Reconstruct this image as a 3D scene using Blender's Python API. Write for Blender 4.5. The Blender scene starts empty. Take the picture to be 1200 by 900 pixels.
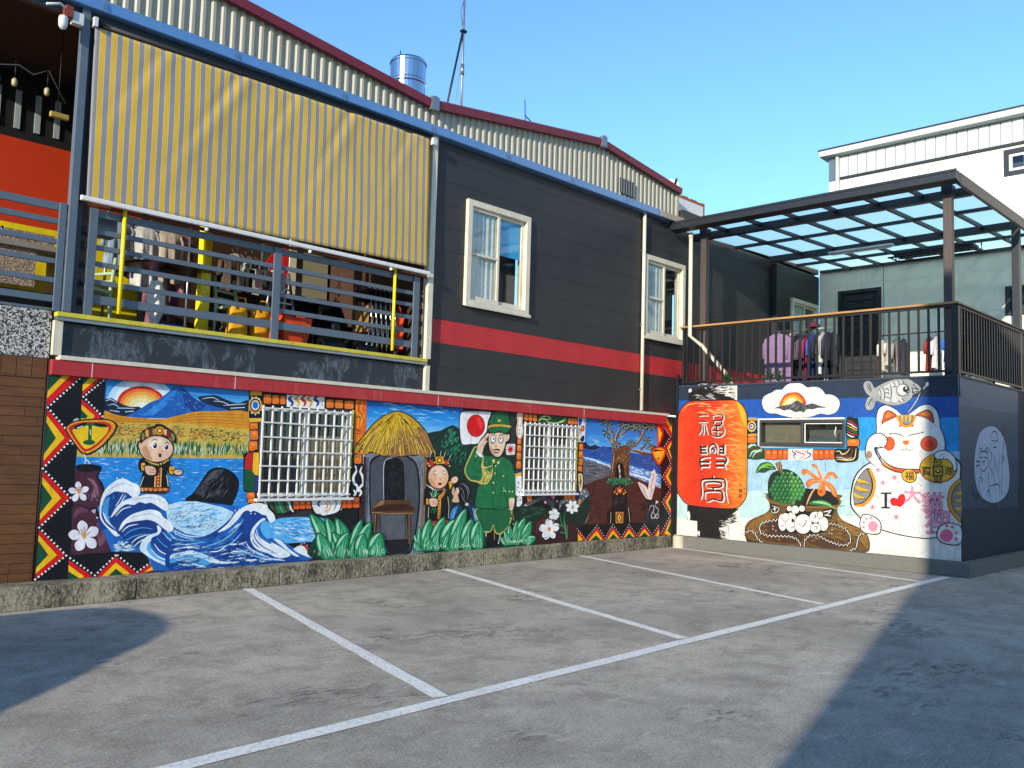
import bpy, math, random
from mathutils import Vector, Matrix
scene = bpy.context.scene
COL = scene.collection
R = math.radians

# ------------------------------------------------------------------ camera
cam_d = bpy.data.cameras.new('camera'); cam = bpy.data.objects.new('camera', cam_d); COL.objects.link(cam)
cam_d.sensor_fit = 'HORIZONTAL'; cam_d.sensor_width = 36.0; cam_d.lens = 36.0 * 1059.96 / 1200.0
cam_d.clip_start = 0.05; cam_d.clip_end = 2000
def cam_matrix(yaw, pitch, roll, loc):
    f = Vector((math.cos(pitch)*math.cos(yaw), math.cos(pitch)*math.sin(yaw), math.sin(pitch)))
    r = f.cross(Vector((0, 0, 1))).normalized(); u = r.cross(f)
    r2 = math.cos(roll)*r + math.sin(roll)*u; u2 = -math.sin(roll)*r + math.cos(roll)*u
    m = Matrix((r2, u2, -f)).transposed().to_4x4(); m.translation = loc
    return m
cam.matrix_world = cam_matrix(0.76806442, 0.08110067, 0.028935, Vector((0, 0, 1.6)))
scene.camera = cam

# ------------------------------------------------------------------ sky, sun, exposure
SUN_AZ, SUN_EL = R(15.5), R(15.0)          # direction the light travels (from +X towards +Y), height of the sun
world = bpy.data.worlds.new('World'); scene.world = world; world.use_nodes = True
nt = world.node_tree; bg = nt.nodes['Background']; sky = nt.nodes.new('ShaderNodeTexSky')
sky.sky_type = 'NISHITA'; sky.sun_disc = False; sky.sun_elevation = SUN_EL
sky.sun_rotation = math.atan2(-math.cos(SUN_AZ), -math.sin(SUN_AZ)) % (2*math.pi)
sky.altitude = 20; sky.air_density = 1.0; sky.dust_density = 0.0; sky.ozone_density = 5.4
nt.links.new(sky.outputs[0], bg.inputs[0]); bg.inputs[1].default_value = 0.15
sun_d = bpy.data.lights.new('sun', 'SUN'); sun_o = bpy.data.objects.new('sun', sun_d); COL.objects.link(sun_o)
sun_d.energy = 2.8; sun_d.angle = R(0.5); sun_d.color = (1.0, 0.91, 0.76)
sun_o.rotation_euler = Vector((math.cos(SUN_AZ)*math.cos(SUN_EL), math.sin(SUN_AZ)*math.cos(SUN_EL), -math.sin(SUN_EL))).to_track_quat('-Z', 'Y').to_euler()
sun_o.location = (-20, -8, 12)
vs = scene.view_settings; vs.view_transform = 'Standard'; vs.look = 'None'; vs.exposure = 1.22; vs.gamma = 1; vs.use_curve_mapping = False
scene.cycles.max_bounces = 8; scene.cycles.transparent_max_bounces = 12

# ------------------------------------------------------------------ materials
def lin(h):
    if not isinstance(h, str): return tuple(h)
    o = []
    for i in (0, 2, 4):
        c = int(h[i:i+2], 16)/255.0; o.append(c/12.92 if c <= .04045 else ((c+.055)/1.055)**2.4)
    return tuple(o)
MATS = {}
def N(t, kind, **kw):
    n = t.nodes.new(kind)
    for k, v in kw.items(): setattr(n, k, v)
    return n
def mixc(t, fac, a, b, blend='MIX'):
    n = N(t, 'ShaderNodeMix', data_type='RGBA', blend_type=blend)
    for s, v in ((0, fac), (6, a), (7, b)):
        if hasattr(v, 'is_output'): t.links.new(v, n.inputs[s])
        elif s == 0: n.inputs[0].default_value = v
        else: n.inputs[s].default_value = (*v[:3], 1)
    return n.outputs[2]
def noise(t, pos, scale, detail=4, rough=.6, dist=0):
    n = N(t, 'ShaderNodeTexNoise'); t.links.new(pos, n.inputs['Vector'])
    n.inputs['Scale'].default_value = scale; n.inputs['Detail'].default_value = detail; n.inputs['Roughness'].default_value = rough; n.inputs['Distortion'].default_value = dist
    return n.outputs['Fac']
def ramp(t, f, a, b, ca=0.0, cb=1.0):
    n = N(t, 'ShaderNodeMapRange'); t.links.new(f, n.inputs[0])
    for i, v in ((1, a), (2, b), (3, ca), (4, cb)): n.inputs[i].default_value = v
    return n.outputs[0]
def scaled(t, pos, s):
    n = N(t, 'ShaderNodeVectorMath', operation='MULTIPLY'); t.links.new(pos, n.inputs[0]); n.inputs[1].default_value = s
    return n.outputs[0]
def new_mat(name):
    m = bpy.data.materials.new(name); m.use_nodes = True; t = m.node_tree
    b = t.nodes['Principled BSDF']; g = N(t, 'ShaderNodeNewGeometry')
    return m, t, b, g.outputs['Position']
def bump(t, b, h, strength, dist=.01):
    n = N(t, 'ShaderNodeBump'); n.inputs['Strength'].default_value = strength; n.inputs['Distance'].default_value = dist
    t.links.new(h, n.inputs['Height']); t.links.new(n.outputs[0], b.inputs['Normal'])
def mat(name, c, rough=.6, metal=0.0, var=.1, scale=5, bmp=0.0, bscale=60, spec=.4, streak=0.0, streak_c=None):
    if name in MATS: return MATS[name]
    m, t, b, pos = new_mat(name); c = lin(c)
    f = noise(t, pos, scale, 5)
    col = mixc(t, ramp(t, f, .3, .7), [x*(1-var) for x in c], [min(1, x*(1+var)) for x in c])
    if streak:
        s = noise(t, scaled(t, pos, (9, 9, .7)), 2.2, 5); s2 = noise(t, pos, 1.3, 3)
        mul = N(t, 'ShaderNodeMath', operation='MULTIPLY'); t.links.new(ramp(t, s, .5, .75), mul.inputs[0]); t.links.new(ramp(t, s2, .4, .7, 0, streak), mul.inputs[1])
        col = mixc(t, mul.outputs[0], col, lin(streak_c or '6a6a66'))
    t.links.new(col, b.inputs['Base Color'])
    b.inputs['Roughness'].default_value = rough; b.inputs['Metallic'].default_value = metal; b.inputs['Specular IOR Level'].default_value = spec
    if bmp: bump(t, b, noise(t, pos, bscale, 4), bmp)
    MATS[name] = m; return m
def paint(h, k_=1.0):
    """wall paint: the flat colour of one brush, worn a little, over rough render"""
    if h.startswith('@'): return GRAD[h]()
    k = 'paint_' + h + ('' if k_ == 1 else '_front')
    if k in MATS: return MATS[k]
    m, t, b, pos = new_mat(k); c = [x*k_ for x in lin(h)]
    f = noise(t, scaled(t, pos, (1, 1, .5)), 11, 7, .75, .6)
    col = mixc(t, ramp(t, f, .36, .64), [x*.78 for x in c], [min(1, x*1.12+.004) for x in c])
    w = noise(t, pos, 55, 3, .7); col = mixc(t, ramp(t, w, .69, .78, 0, .35), col, lin('b8b4aa'))
    t.links.new(col, b.inputs['Base Color']); b.inputs['Roughness'].default_value = .55; b.inputs['Specular IOR Level'].default_value = .3
    bump(t, b, noise(t, pos, 90, 3), .12, .004)
    MATS[k] = m; return m
def gradient_paint(name, stops, axis='Z', streaks=True):
    if name in MATS: return MATS[name]
    m, t, b, pos = new_mat(name)
    s = N(t, 'ShaderNodeSeparateXYZ'); t.links.new(pos, s.inputs[0])
    lo, hi = stops[0][0], stops[-1][0]
    f = ramp(t, s.outputs[axis], lo, hi)
    n = noise(t, scaled(t, pos, (1.2, 1.2, 14)) if streaks else pos, 2.0 if streaks else 6, 4)
    ad = N(t, 'ShaderNodeMath', operation='ADD'); t.links.new(f, ad.inputs[0]); t.links.new(ramp(t, n, .3, .7, -.12, .12), ad.inputs[1])
    cr = N(t, 'ShaderNodeValToRGB'); t.links.new(ad.outputs[0], cr.inputs[0])
    els = cr.color_ramp.elements
    while len(els) < len(stops): els.new(.5)
    for e, (p, c) in zip(els, stops): e.position = (p-lo)/(hi-lo); e.color = (*lin(c), 1)
    t.links.new(cr.outputs[0], b.inputs['Base Color']); b.inputs['Roughness'].default_value = .55; b.inputs['Specular IOR Level'].default_value = .3
    MATS[name] = m; return m
GRAD = {
 '@sky1': lambda: gradient_paint('paint_sunrise_sky', [(1.95, 'b8dcec'), (2.15, '4aa2dc'), (2.32, '1c7cc8')]),
 '@sky2': lambda: gradient_paint('paint_clear_sky', [(1.75, 'd0e6ee'), (1.95, '62b2e2'), (2.12, '1f8ad6'), (2.3, '0d63b4')]),
 '@sky3': lambda: gradient_paint('paint_shore_sky', [(1.55, 'b8d4e4'), (1.75, '6ab4e2'), (2.0, '2f88d0'), (2.3, '1a66b4')]),
 '@lantern': lambda: gradient_paint('paint_lantern', [(8.30, 'd8741c'), (8.6, 'd05014'), (8.95, 'cc300e'), (9.35, 'c8240a'), (9.8, 'c83a10')], 'Y', False),
}
def mat_ground():
    m, t, b, pos = new_mat('concrete_ground')
    big = noise(t, pos, .35, 6, .6, .6); mid = noise(t, pos, 1.9, 9, .8, .3); fine = noise(t, pos, 42, 6, .9); grit = noise(t, pos, 85, 4, .8); sweep = noise(t, scaled(t, pos, (.8, 2.0, 1)), 3.4, 9, .85, .6); sw2 = noise(t, scaled(t, pos, (1.8, .8, 1)), 2.6, 9, .85, .5)
    c = mixc(t, ramp(t, big, .35, .65), lin('9c9484'), lin('c2b8a4'))
    c = mixc(t, ramp(t, mid, .44, .62, 0, .75), c, lin('7e7668'))
    c = mixc(t, ramp(t, sweep, .54, .68, 0, .5), c, lin('dcd5c4'))
    c = mixc(t, ramp(t, sw2, .56, .7, 0, .45), c, lin('8c8474'))
    c = mixc(t, ramp(t, fine, .47, .62, 0, .62), c, lin('565046'))
    c = mixc(t, ramp(t, grit, .54, .62, 0, .6), c, lin('e8e2d2'))
    st = noise(t, pos, .9, 3, .5, .3); st2 = noise(t, scaled(t, pos, (1, 2.5, 1)), 5, 5, .75, .5)
    mu = N(t, 'ShaderNodeMath', operation='MULTIPLY'); t.links.new(ramp(t, st, .56, .66), mu.inputs[0]); t.links.new(ramp(t, st2, .5, .6), mu.inputs[1])
    c = mixc(t, ramp(t, mu.outputs[0], 0, 1, 0, .7), c, lin('4a4842'))
    t.links.new(c, b.inputs['Base Color']); b.inputs['Roughness'].default_value = .9; b.inputs['Specular IOR Level'].default_value = .2
    ad = N(t, 'ShaderNodeMath', operation='ADD'); t.links.new(fine, ad.inputs[0]); t.links.new(mid, ad.inputs[1]); bump(t, b, ad.outputs[0], .5, .012)
    return m
def mat_line():
    m, t, b, pos = new_mat('road_paint')
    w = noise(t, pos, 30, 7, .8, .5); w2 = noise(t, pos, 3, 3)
    c = mixc(t, ramp(t, w2, .3, .7), lin('dedcd0'), lin('eeece0')); c = mixc(t, ramp(t, w, .5, .64, 0, .9), c, lin('a09c90'))
    t.links.new(c, b.inputs['Base Color']); b.inputs['Roughness'].default_value = .7
    return m
def mat_kerb(name, base, dark, amt):
    m, t, b, pos = new_mat(name)
    a = noise(t, scaled(t, pos, (1, 1, .5)), 30, 9, .95, .3); a2 = noise(t, scaled(t, pos, (1, 1, .35)), 2.2, 4); f = noise(t, pos, 70, 3)
    s = N(t, 'ShaderNodeSeparateXYZ'); t.links.new(pos, s.inputs[0])
    c = mixc(t, ramp(t, f, .35, .65), lin(base), [x*.75 for x in lin(base)])
    ad = N(t, 'ShaderNodeMath', operation='ADD'); t.links.new(a, ad.inputs[0]); t.links.new(ramp(t, a2, .3, .7, -.06, .05), ad.inputs[1])
    c = mixc(t, ramp(t, ad.outputs[0], .55-.13*amt, .62-.08*amt, 0, .95), c, lin(dark))
    mo = noise(t, pos, 5, 4); c = mixc(t, ramp(t, mo, .55, .75, 0, .5*amt), c, lin('7a7440'))
    t.links.new(c, b.inputs['Base Color']); b.inputs['Roughness'].default_value = .9; bump(t, b, a, .5, .02)
    return m
def mat_worn_panel():
    m, t, b, pos = new_mat('worn_dark_panel')
    a = noise(t, scaled(t, pos, (1, 1, .55)), 3.6, 4, .6, .8); v = noise(t, scaled(t, pos, (6, 6, 1.4)), 6, 6, .8, .8); h = noise(t, scaled(t, pos, (1.5, 1, 9)), 5, 5, .7)
    mu = N(t, 'ShaderNodeMath', operation='MULTIPLY'); t.links.new(ramp(t, a, .52, .56), mu.inputs[0]); t.links.new(ramp(t, v, .42, .7), mu.inputs[1])
    c = mixc(t, mu.outputs[0], lin('23272c'), lin('6c757c')); c = mixc(t, ramp(t, h, .55, .8, 0, .3), c, lin('3a4046'))
    t.links.new(c, b.inputs['Base Color']); b.inputs['Roughness'].default_value = .6
    return m
def mat_siding(name, c):
    m, t, b, pos = new_mat(name); c = lin(c)
    br = N(t, 'ShaderNodeTexBrick'); mp = N(t, 'ShaderNodeMapping'); mp.inputs['Rotation'].default_value = (R(90), 0, 0)
    t.links.new(pos, mp.inputs[0]); t.links.new(mp.outputs[0], br.inputs['Vector']); br.inputs['Scale'].default_value = 1.0; br.inputs['Brick Width'].default_value = .2; br.inputs['Row Height'].default_value = .0573; br.inputs['Mortar Size'].default_value = .004
    f = noise(t, pos, 2.5, 5); f2 = noise(t, scaled(t, pos, (12, 12, 1.5)), 3, 4)
    col = mixc(t, ramp(t, f, .3, .7), [x*.85 for x in c], [x*1.12 for x in c]); col = mixc(t, ramp(t, f2, .5, .8, 0, .25), col, [min(1, x*1.5+.012) for x in c])
    t.links.new(col, b.inputs['Base Color']); b.inputs['Roughness'].default_value = .5; b.inputs['Specular IOR Level'].default_value = .35
    iv = N(t, 'ShaderNodeMath', operation='SUBTRACT'); iv.inputs[0].default_value = 1; t.links.new(br.outputs['Fac'], iv.inputs[1])
    ad = N(t, 'ShaderNodeMath', operation='ADD'); t.links.new(iv.outputs[0], ad.inputs[0]); t.links.new(ramp(t, noise(t, pos, 80, 3), 0, 1, 0, .8), ad.inputs[1])
    bump(t, b, ad.outputs[0], .3, .004)
    return m
def mat_awning():
    m, t, b, pos = new_mat('striped_awning_fabric')
    s = N(t, 'ShaderNodeSeparateXYZ'); tc = N(t, 'ShaderNodeUVMap'); t.links.new(tc.outputs[0], s.inputs[0])
    mm = N(t, 'ShaderNodeMath', operation='MULTIPLY'); t.links.new(s.outputs['X'], mm.inputs[0]); mm.inputs[1].default_value = 39.0
    fr = N(t, 'ShaderNodeMath', operation='FRACT'); t.links.new(mm.outputs[0], fr.inputs[0])
    cr = N(t, 'ShaderNodeValToRGB'); cr.color_ramp.interpolation = 'CONSTANT'; t.links.new(fr.outputs[0], cr.inputs[0])
    st = [(0, '8c898a'), (.45, 'd2c8ae'), (.49, 'd8ac30'), (.95, 'd2c8ae'), (.985, '8c898a')]
    e = cr.color_ramp.elements
    while len(e) < len(st): e.new(.5)
    for q, (p, c) in zip(e, st): q.position = p; q.color = (*lin(c), 1)
    d = noise(t, pos, 1.5, 4); c = mixc(t, ramp(t, d, .4, .75, 0, .25), cr.outputs[0], lin('8a8272'))
    t.links.new(c, b.inputs['Base Color']); b.inputs['Roughness'].default_value = .8; b.inputs['Specular IOR Level'].default_value = .15
    bump(t, b, noise(t, scaled(t, pos, (3, 3, 1)), 5, 5), .25, .01)
    return m
def mat_speckle(name, a, bcol, scale):
    m, t, b, pos = new_mat(name)
    v = N(t, 'ShaderNodeTexVoronoi'); t.links.new(pos, v.inputs['Vector']); v.inputs['Scale'].default_value = scale
    s = N(t, 'ShaderNodeSeparateColor'); t.links.new(v.outputs['Color'], s.inputs[0])
    c = mixc(t, ramp(t, s.outputs[0], .35, .6), lin(a), lin(bcol)); t.links.new(c, b.inputs['Base Color']); b.inputs['Roughness'].default_value = .85
    bump(t, b, v.outputs['Distance'], .6, .01)
    return m
def mat_wood(name, a, bcol, axis=(1, 1, 1), rough=.6):
    m, t, b, pos = new_mat(name)
    f = noise(t, scaled(t, pos, axis), 6, 6, .7, 1.0); g = noise(t, pos, 1.7, 3)
    c = mixc(t, ramp(t, f, .3, .7), lin(a), lin(bcol)); c = mixc(t, ramp(t, g, .4, .7, 0, .4), c, [x*.45 for x in lin(a)])
    oi = N(t, 'ShaderNodeObjectInfo'); c = mixc(t, ramp(t, oi.outputs['Random'], 0, 1, 0, .45), c, [x*.5 for x in lin(bcol)])
    t.links.new(c, b.inputs['Base Color']); b.inputs['Roughness'].default_value = rough; bump(t, b, f, .3, .004)
    return m
def mat_glass(name, c, rough=.04):
    m, t, b, pos = new_mat(name)
    b.inputs['Base Color'].default_value = (*lin(c), 1); b.inputs['Roughness'].default_value = rough; b.inputs['Specular IOR Level'].default_value = .9
    tr = N(t, 'ShaderNodeBsdfTransparent'); mx = N(t, 'ShaderNodeMixShader'); fr = N(t, 'ShaderNodeLayerWeight'); fr.inputs[0].default_value = .5; pw_ = N(t, 'ShaderNodeMath', operation='POWER'); t.links.new(fr.outputs['Facing'], pw_.inputs[0]); pw_.inputs[1].default_value = 4
    gl = N(t, 'ShaderNodeBsdfGlossy'); gl.inputs['Roughness'].default_value = .03; tr.inputs[0].default_value = (.9, .93, .93, 1)
    f = ramp(t, pw_.outputs[0], 0, 1, .035, .7); t.links.new(f, mx.inputs[0]); t.links.new(tr.outputs[0], mx.inputs[1]); t.links.new(gl.outputs[0], mx.inputs[2])
    t.links.new(mx.outputs[0], t.nodes['Material Output'].inputs[0])
    return m
def mat_poly(name):
    m, t, b, pos = new_mat(name)
    tl = N(t, 'ShaderNodeBsdfTranslucent'); tl.inputs[0].default_value = (.74, .95, .97, 1)
    tr = N(t, 'ShaderNodeBsdfTransparent'); tr.inputs[0].default_value = (.75, .9, .95, 1)
    gl = N(t, 'ShaderNodeBsdfGlossy'); gl.inputs['Roughness'].default_value = .2
    a = N(t, 'ShaderNodeMixShader'); a.inputs[0].default_value = .2; t.links.new(tl.outputs[0], a.inputs[1]); t.links.new(tr.outputs[0], a.inputs[2])
    c = N(t, 'ShaderNodeMixShader'); c.inputs[0].default_value = .05; t.links.new(a.outputs[0], c.inputs[1]); t.links.new(gl.outputs[0], c.inputs[2])
    t.links.new(c.outputs[0], t.nodes['Material Output'].inputs[0])
    return m

GROUND = mat_ground(); LINE = mat_line()
KERB = mat_kerb('mossy_kerb', 'b0a88e', '16150f', 1.0); PLINTH = mat_kerb('grey_plinth', '6a6962', 'b8b4a8', -.75)
WORN = mat_worn_panel(); SIDING = mat_siding('dark_siding', '2d2c2b'); SIDERED = mat_siding('red_siding', 'b02a2c')
AWN = mat_awning(); TERRAZZO = mat_speckle('pebble_wash', '34322f', 'c4bfb4', 70); STONE = mat_speckle('beige_granite', '7a6656', 'a89078', 60)
TILE = mat_wood('brown_wall_tile', '4a2a12', '84521f', (.6, 1, 6)); WOODCAP = mat_wood('timber_handrail', '9a6a34', 'c89a5c', (4, .4, 4)); OLDWOOD = mat_wood('weathered_post', '2e2824', '5a4c42', (6, 6, .4))
GLASS = mat_glass('window_glass', '20262a'); POLY = mat_poly('polycarbonate')
REDBEAM = mat('red_beam', 'a8282a', .5, streak=.5, streak_c='c87a74', var=.08); CREAM = mat('cream_trim', 'cfc6ae', .55, streak=.5, streak_c='8a8272')
WHITEP = mat('white_paint', 'd8d6d0', .6, var=.05, streak=.3, streak_c='8f8d86'); STEEL = mat('grey_steel', '56626c', .45, var=.08); STEELD = mat('dark_steel', '1e2227', .45, var=.1)
YELP = mat('yellow_paint', 'e6cf14', .5, streak=.4, streak_c='8a7a30'); YELL = mat('yellow_ledge', 'c8b83a', .6, streak=.6, streak_c='6a6034'); ORANGE = mat('orange_wall', 'c2360e', .6, var=.05); BLACK = mat('black_matte', '0d0e10', .5)
DKWALL = mat('dark_interior', '131416', .7); BROWNW = mat('brown_interior', '3a2418', .7); ALU = mat('aluminium', '8a8c8c', .35, .7); SKYFAS = mat('sky_tinted_fascia', '5c86b4', .3, .25, var=.06, streak=.4, streak_c='88a4c0')
MAROON = mat('maroon_flashing', '6e1c2c', .45, var=.1); CORR = mat('corrugated_cream', 'a39c86', .5, .0, var=.05, streak=.35, streak_c='8c8a80'); CHROME = mat('stainless', 'b8bcc0', .18, 1.0, var=.03)
GREYWALL = mat('terrace_render', 'dcd6c6', .8, var=.07, scale=2, bmp=.2, bscale=40, streak=.4, streak_c='8f948f'); WHITEW = mat('white_render', 'cbc9c1', .75, var=.05, scale=1.5, bmp=.15, bscale=50, streak=.3, streak_c='a8a69e')
DOORB = mat('dark_door', '202225', .5); BEIGED = mat('beige_door', '8f8c74', .6, var=.06); GREEND = mat('olive_door', '3d4038', .6); CURTAIN = mat('curtain_cloth', 'd6d8d0', .85, var=.15, scale=30)
RUST = mat('rusty_bar', '5a3220', .7, var=.25, scale=30); CLADD = mat('white_cladding', 'b4b8b4', .45, var=.04, streak=.4, streak_c='9a9c98'); BRICKR = mat('parapet_brick', '9a5a34', .8, var=.2, scale=20)
PLASTIC = mat('white_plastic', 'c8c8c2', .4); GREENP = mat('pale_green_plastic', '9aae88', .5); ORPL = mat('orange_plastic', 'e0481a', .45); YELCL = mat('yellow_canvas', 'd89a14', .8, var=.15, scale=12); LEATHER = mat('black_vinyl', '0f1012', .3)
BLUEGL = mat('sky_tinted_blind', '3ab8ea', .5); REDP = mat('red_paper', 'c81420', .6); LEAFM = mat('pot_plant_leaf', '3a6a24', .6, var=.3, scale=30); POT = mat('grey_pot', '6a6a66', .7); VANP = mat('silver_car_paint', '9aa0a6', .3, .6); RUBBER = mat('tyre_rubber', '18181a', .8); CARDB = mat('cardboard', '9a7444', .8)

# ------------------------------------------------------------------ mesh helpers
class MB:
    def __init__(s): s.v = []; s.f = []; s.m = []; s.uv = None
    def add(s, vs_, fs, mi=0):
        o = len(s.v); s.v += [tuple(p) for p in vs_]; s.f += [tuple(i+o for i in f) for f in fs]; s.m += [mi]*len(fs); return s
    def box(s, x0, x1, y0, y1, z0, z1, mi=0):
        v = [(x, y, z) for z in (z0, z1) for y in (y0, y1) for x in (x0, x1)]
        return s.add(v, [(0, 2, 3, 1), (4, 5, 7, 6), (0, 1, 5, 4), (2, 6, 7, 3), (0, 4, 6, 2), (1, 3, 7, 5)], mi)
    def prism(s, pts, axis, a, b, mi=0):
        """closed 2D outline pushed along an axis: 'x' outline is (y,z), 'y' outline is (x,z), 'z' outline is (x,y)"""
        n = len(pts); P = {'x': lambda p, t: (t, p[0], p[1]), 'y': lambda p, t: (p[0], t, p[1]), 'z': lambda p, t: (p[0], p[1], t)}[axis]
        v = [P(p, a) for p in pts] + [P(p, b) for p in pts]
        return s.add(v, [tuple(range(n-1, -1, -1)), tuple(range(n, 2*n))] + [(i, (i+1) % n, n+(i+1) % n, n+i) for i in range(n)], mi)
    def tube(s, pts, r, n=8, mi=0, cap=True):
        pts = [Vector(p) for p in pts]; rs = r if isinstance(r, (list, tuple)) else [r]*len(pts); V = []; F = []
        for i, p in enumerate(pts):
            d = (pts[min(i+1, len(pts)-1)] - pts[max(i-1, 0)]).normalized()
            u = d.cross(Vector((0, 0, 1)) if abs(d.z) < .9 else Vector((1, 0, 0))).normalized(); w = d.cross(u)
            V += [tuple(p + (u*math.cos(2*math.pi*k/n+.4) + w*math.sin(2*math.pi*k/n+.4))*rs[i]) for k in range(n)]
        for i in range(len(pts)-1):
            F += [(i*n+k, i*n+(k+1) % n, (i+1)*n+(k+1) % n, (i+1)*n+k) for k in range(n)]
        if cap: F += [tuple(range(n-1, -1, -1)), tuple((len(pts)-1)*n+k for k in range(n))]
        return s.add(V, F, mi)
    def lathe(s, c, prof, n=20, mi=0):
        V = []; F = []
        for r_, z in prof: V += [(c[0]+r_*math.cos(2*math.pi*k/n), c[1]+r_*math.sin(2*math.pi*k/n), c[2]+z) for k in range(n)]
        for i in range(len(prof)-1): F += [(i*n+k, i*n+(k+1) % n, (i+1)*n+(k+1) % n, (i+1)*n+k) for k in range(n)]
        F += [tuple(range(n-1, -1, -1)), tuple((len(prof)-1)*n+k for k in range(n))]
        return s.add(V, F, mi)
    def grid(s, nx, ny, fn, mi=0):
        V = [fn(i/nx, j/ny) for j in range(ny+1) for i in range(nx+1)]
        return s.add(V, [(j*(nx+1)+i, j*(nx+1)+i+1, (j+1)*(nx+1)+i+1, (j+1)*(nx+1)+i) for j in range(ny) for i in range(nx)], mi)
    def build(s, name, mats, parent=None, smooth=False, bevel=0, loc=None):
        if not isinstance(mats, (list, tuple)): mats = [mats]
        xs = list(zip(*s.v)); c = Vector([(min(a)+max(a))/2 for a in xs]); c.z = min(xs[2])
        if loc is not None: c = Vector(loc)
        me = bpy.data.meshes.new(name); me.from_pydata([(p[0]-c.x, p[1]-c.y, p[2]-c.z) for p in s.v], [], s.f)
        for m in mats: me.materials.append(m)
        if len(mats) > 1:
            for p, i in zip(me.polygons, s.m): p.material_index = i
        if smooth:
            for p in me.polygons: p.use_smooth = True
        o = bpy.data.objects.new(name, me); COL.objects.link(o); place(o, c, parent)
        if bevel:
            b = o.modifiers.new('bevel', 'BEVEL'); b.width = bevel; b.segments = 2; b.limit_method = 'ANGLE'
        return o
WPOS = {}
def place(o, world_loc, parent):
    o.location = Vector(world_loc) - (WPOS[parent.name] if parent else Vector((0, 0, 0)))
    if parent: o.parent = parent
    WPOS[o.name] = Vector(world_loc)
def box(name, x0, x1, y0, y1, z0, z1, m, parent=None, bevel=0):
    return MB().box(x0, x1, y0, y1, z0, z1).build(name, m, parent, bevel=bevel)
def tube(name, pts, r, m, parent=None, n=8): return MB().tube(pts, r, n).build(name, m, parent, smooth=True)
def again(o, world_loc, parent):
    """another copy of a piece: shares its mesh"""
    c = o.copy(); COL.objects.link(c); c.parent = None; place(c, world_loc, parent); return c
def thing(name, loc, label, cat, group=None):
    o = bpy.data.objects.new(name, None); COL.objects.link(o); o.empty_display_size = .2; o.location = loc; WPOS[o.name] = Vector(loc)
    return tag(o, label, cat, group)
def tag(o, label, cat, group=None):
    o['label'] = label; o['category'] = cat
    if group: o['group'] = group
    return o
def setting(o): o['kind'] = 'structure'; return o

# ------------------------------------------------------------------ ground, markings, kerbs
setting(MB().add([(-150, -150, 0), (150, -150, 0), (150, 150, 0), (-150, 150, 0)], [(0, 1, 2, 3)]).build('ground', GROUND))
def strip(name, a, b, w0, w1=None):
    a = Vector((*a, 0)); b = Vector((*b, 0)); d = (b-a).normalized(); n = Vector((-d.y, d.x, 0)); w1 = w1 or w0; k = 24; V = []; rnd = random.Random(len(WPOS))
    for i in range(k+1):
        p = a.lerp(b, i/k); j = [rnd.uniform(-.006, .006) for _ in range(2)]
        V += [tuple(p + n*(w0/2+j[0]) + Vector((0, 0, .005))), tuple(p - n*(w0/2+j[1]) + Vector((0, 0, .005)))]
    return setting(MB().add(V, [(2*i, 2*i+1, 2*i+3, 2*i+2) for i in range(k)]).build(name, LINE))
strip('parking_line', (2.02, 4.42), (14.5, 4.80), .13)
for a, b in (((5.56, 9.52), (4.14, 4.57)), ((8.72, 9.68), (7.17, 4.66)), ((11.83, 9.74), (10.25, 4.76)), ((14.55, 9.6), (13.52, 4.84))):
    strip('parking_line', a, b, .12)
setting(MB().add([(12.62, 7.60, .004), (12.73, 7.27, .004), (12.80, 7.29, .004), (12.70, 7.62, .004)], [(0, 1, 2, 3)]).build('drain_slot', mat('drain_iron', '2a2824', .8)))
rnd = random.Random(3)
for i in range(9):      # cast kerb in lengths, hardly visible joints
    x0 = -1.0 + i*1.75; x1 = min(x0+1.75, 14.62); yf = lambda x: 9.46 + (x-3)*.0285
    z = .222 + rnd.uniform(-.004, .004)
    setting(MB().prism([(x0, yf(x0)), (x1-.004, yf(x1)), (x1-.004, 9.848), (x0, 9.848)], 'z', 0, z).build('kerb', KERB, bevel=.012))
setting(box('annex_plinth', 14.62, 14.779, 4.52, 9.72, 0, .225, PLINTH, bevel=.01))
setting(box('annex_plinth', 14.782, 26, 4.52, 4.688, 0, .222, PLINTH, bevel=.01))
setting(MB().lathe((14.62, 9.64, 0), [(.11, 0), (.11, .2), (.09, .225)], 14).build('drain_cap', mat('pale_concrete', 'b0a894', .8)))

# ------------------------------------------------------------------ main building
MAIN = thing('main_building', (3.35, 9.85, 0), 'long dark two-storey building with painted ground floor and red stripe', 'building')
def wall_holes(name, x0, x1, z0, z1, y0, y1, holes, m, parent):
    """wall in the XZ plane with rectangular openings"""
    mb = MB(); xs = sorted({x0, x1, *[h[0] for h in holes], *[h[1] for h in holes]})
    for a, b in zip(xs[:-1], xs[1:]):
        hs = sorted([h for h in holes if h[0] <= a and h[1] >= b], key=lambda h: h[2]); z = z0
        for h in hs:
            if h[2] > z: mb.box(a, b, y0, y1, z, h[2])
            z = h[3]
        if z < z1: mb.box(a, b, y0, y1, z, z1)
    return mb.build(name, m, parent)
W1 = (5.81, 7.15, 1.03, 2.14); W2 = (10.49, 11.77, 1.05, 2.165)
MURALW = wall_holes('mural_wall', 3.35, 14.775, 0, 2.47, 9.85, 10.05, [W1, W2], mat('mural_render', '2a2a2c', .7), MAIN)
mb = MB().box(3.355, 14.36, 9.775, 9.849, 2.312, 2.468); mb.build('red_beam', REDBEAM, MAIN, bevel=.004)
box('beam_cap', 3.42, 14.42, 9.76, 9.90, 2.4695, 2.515, CREAM, MAIN, bevel=.004)
for x in (3.75, 5.4, 8.6, 11.9): box('beam_joint', x, x+.008, 9.7745, 9.80, 2.312, 2.468, WHITEP, MAIN)
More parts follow.
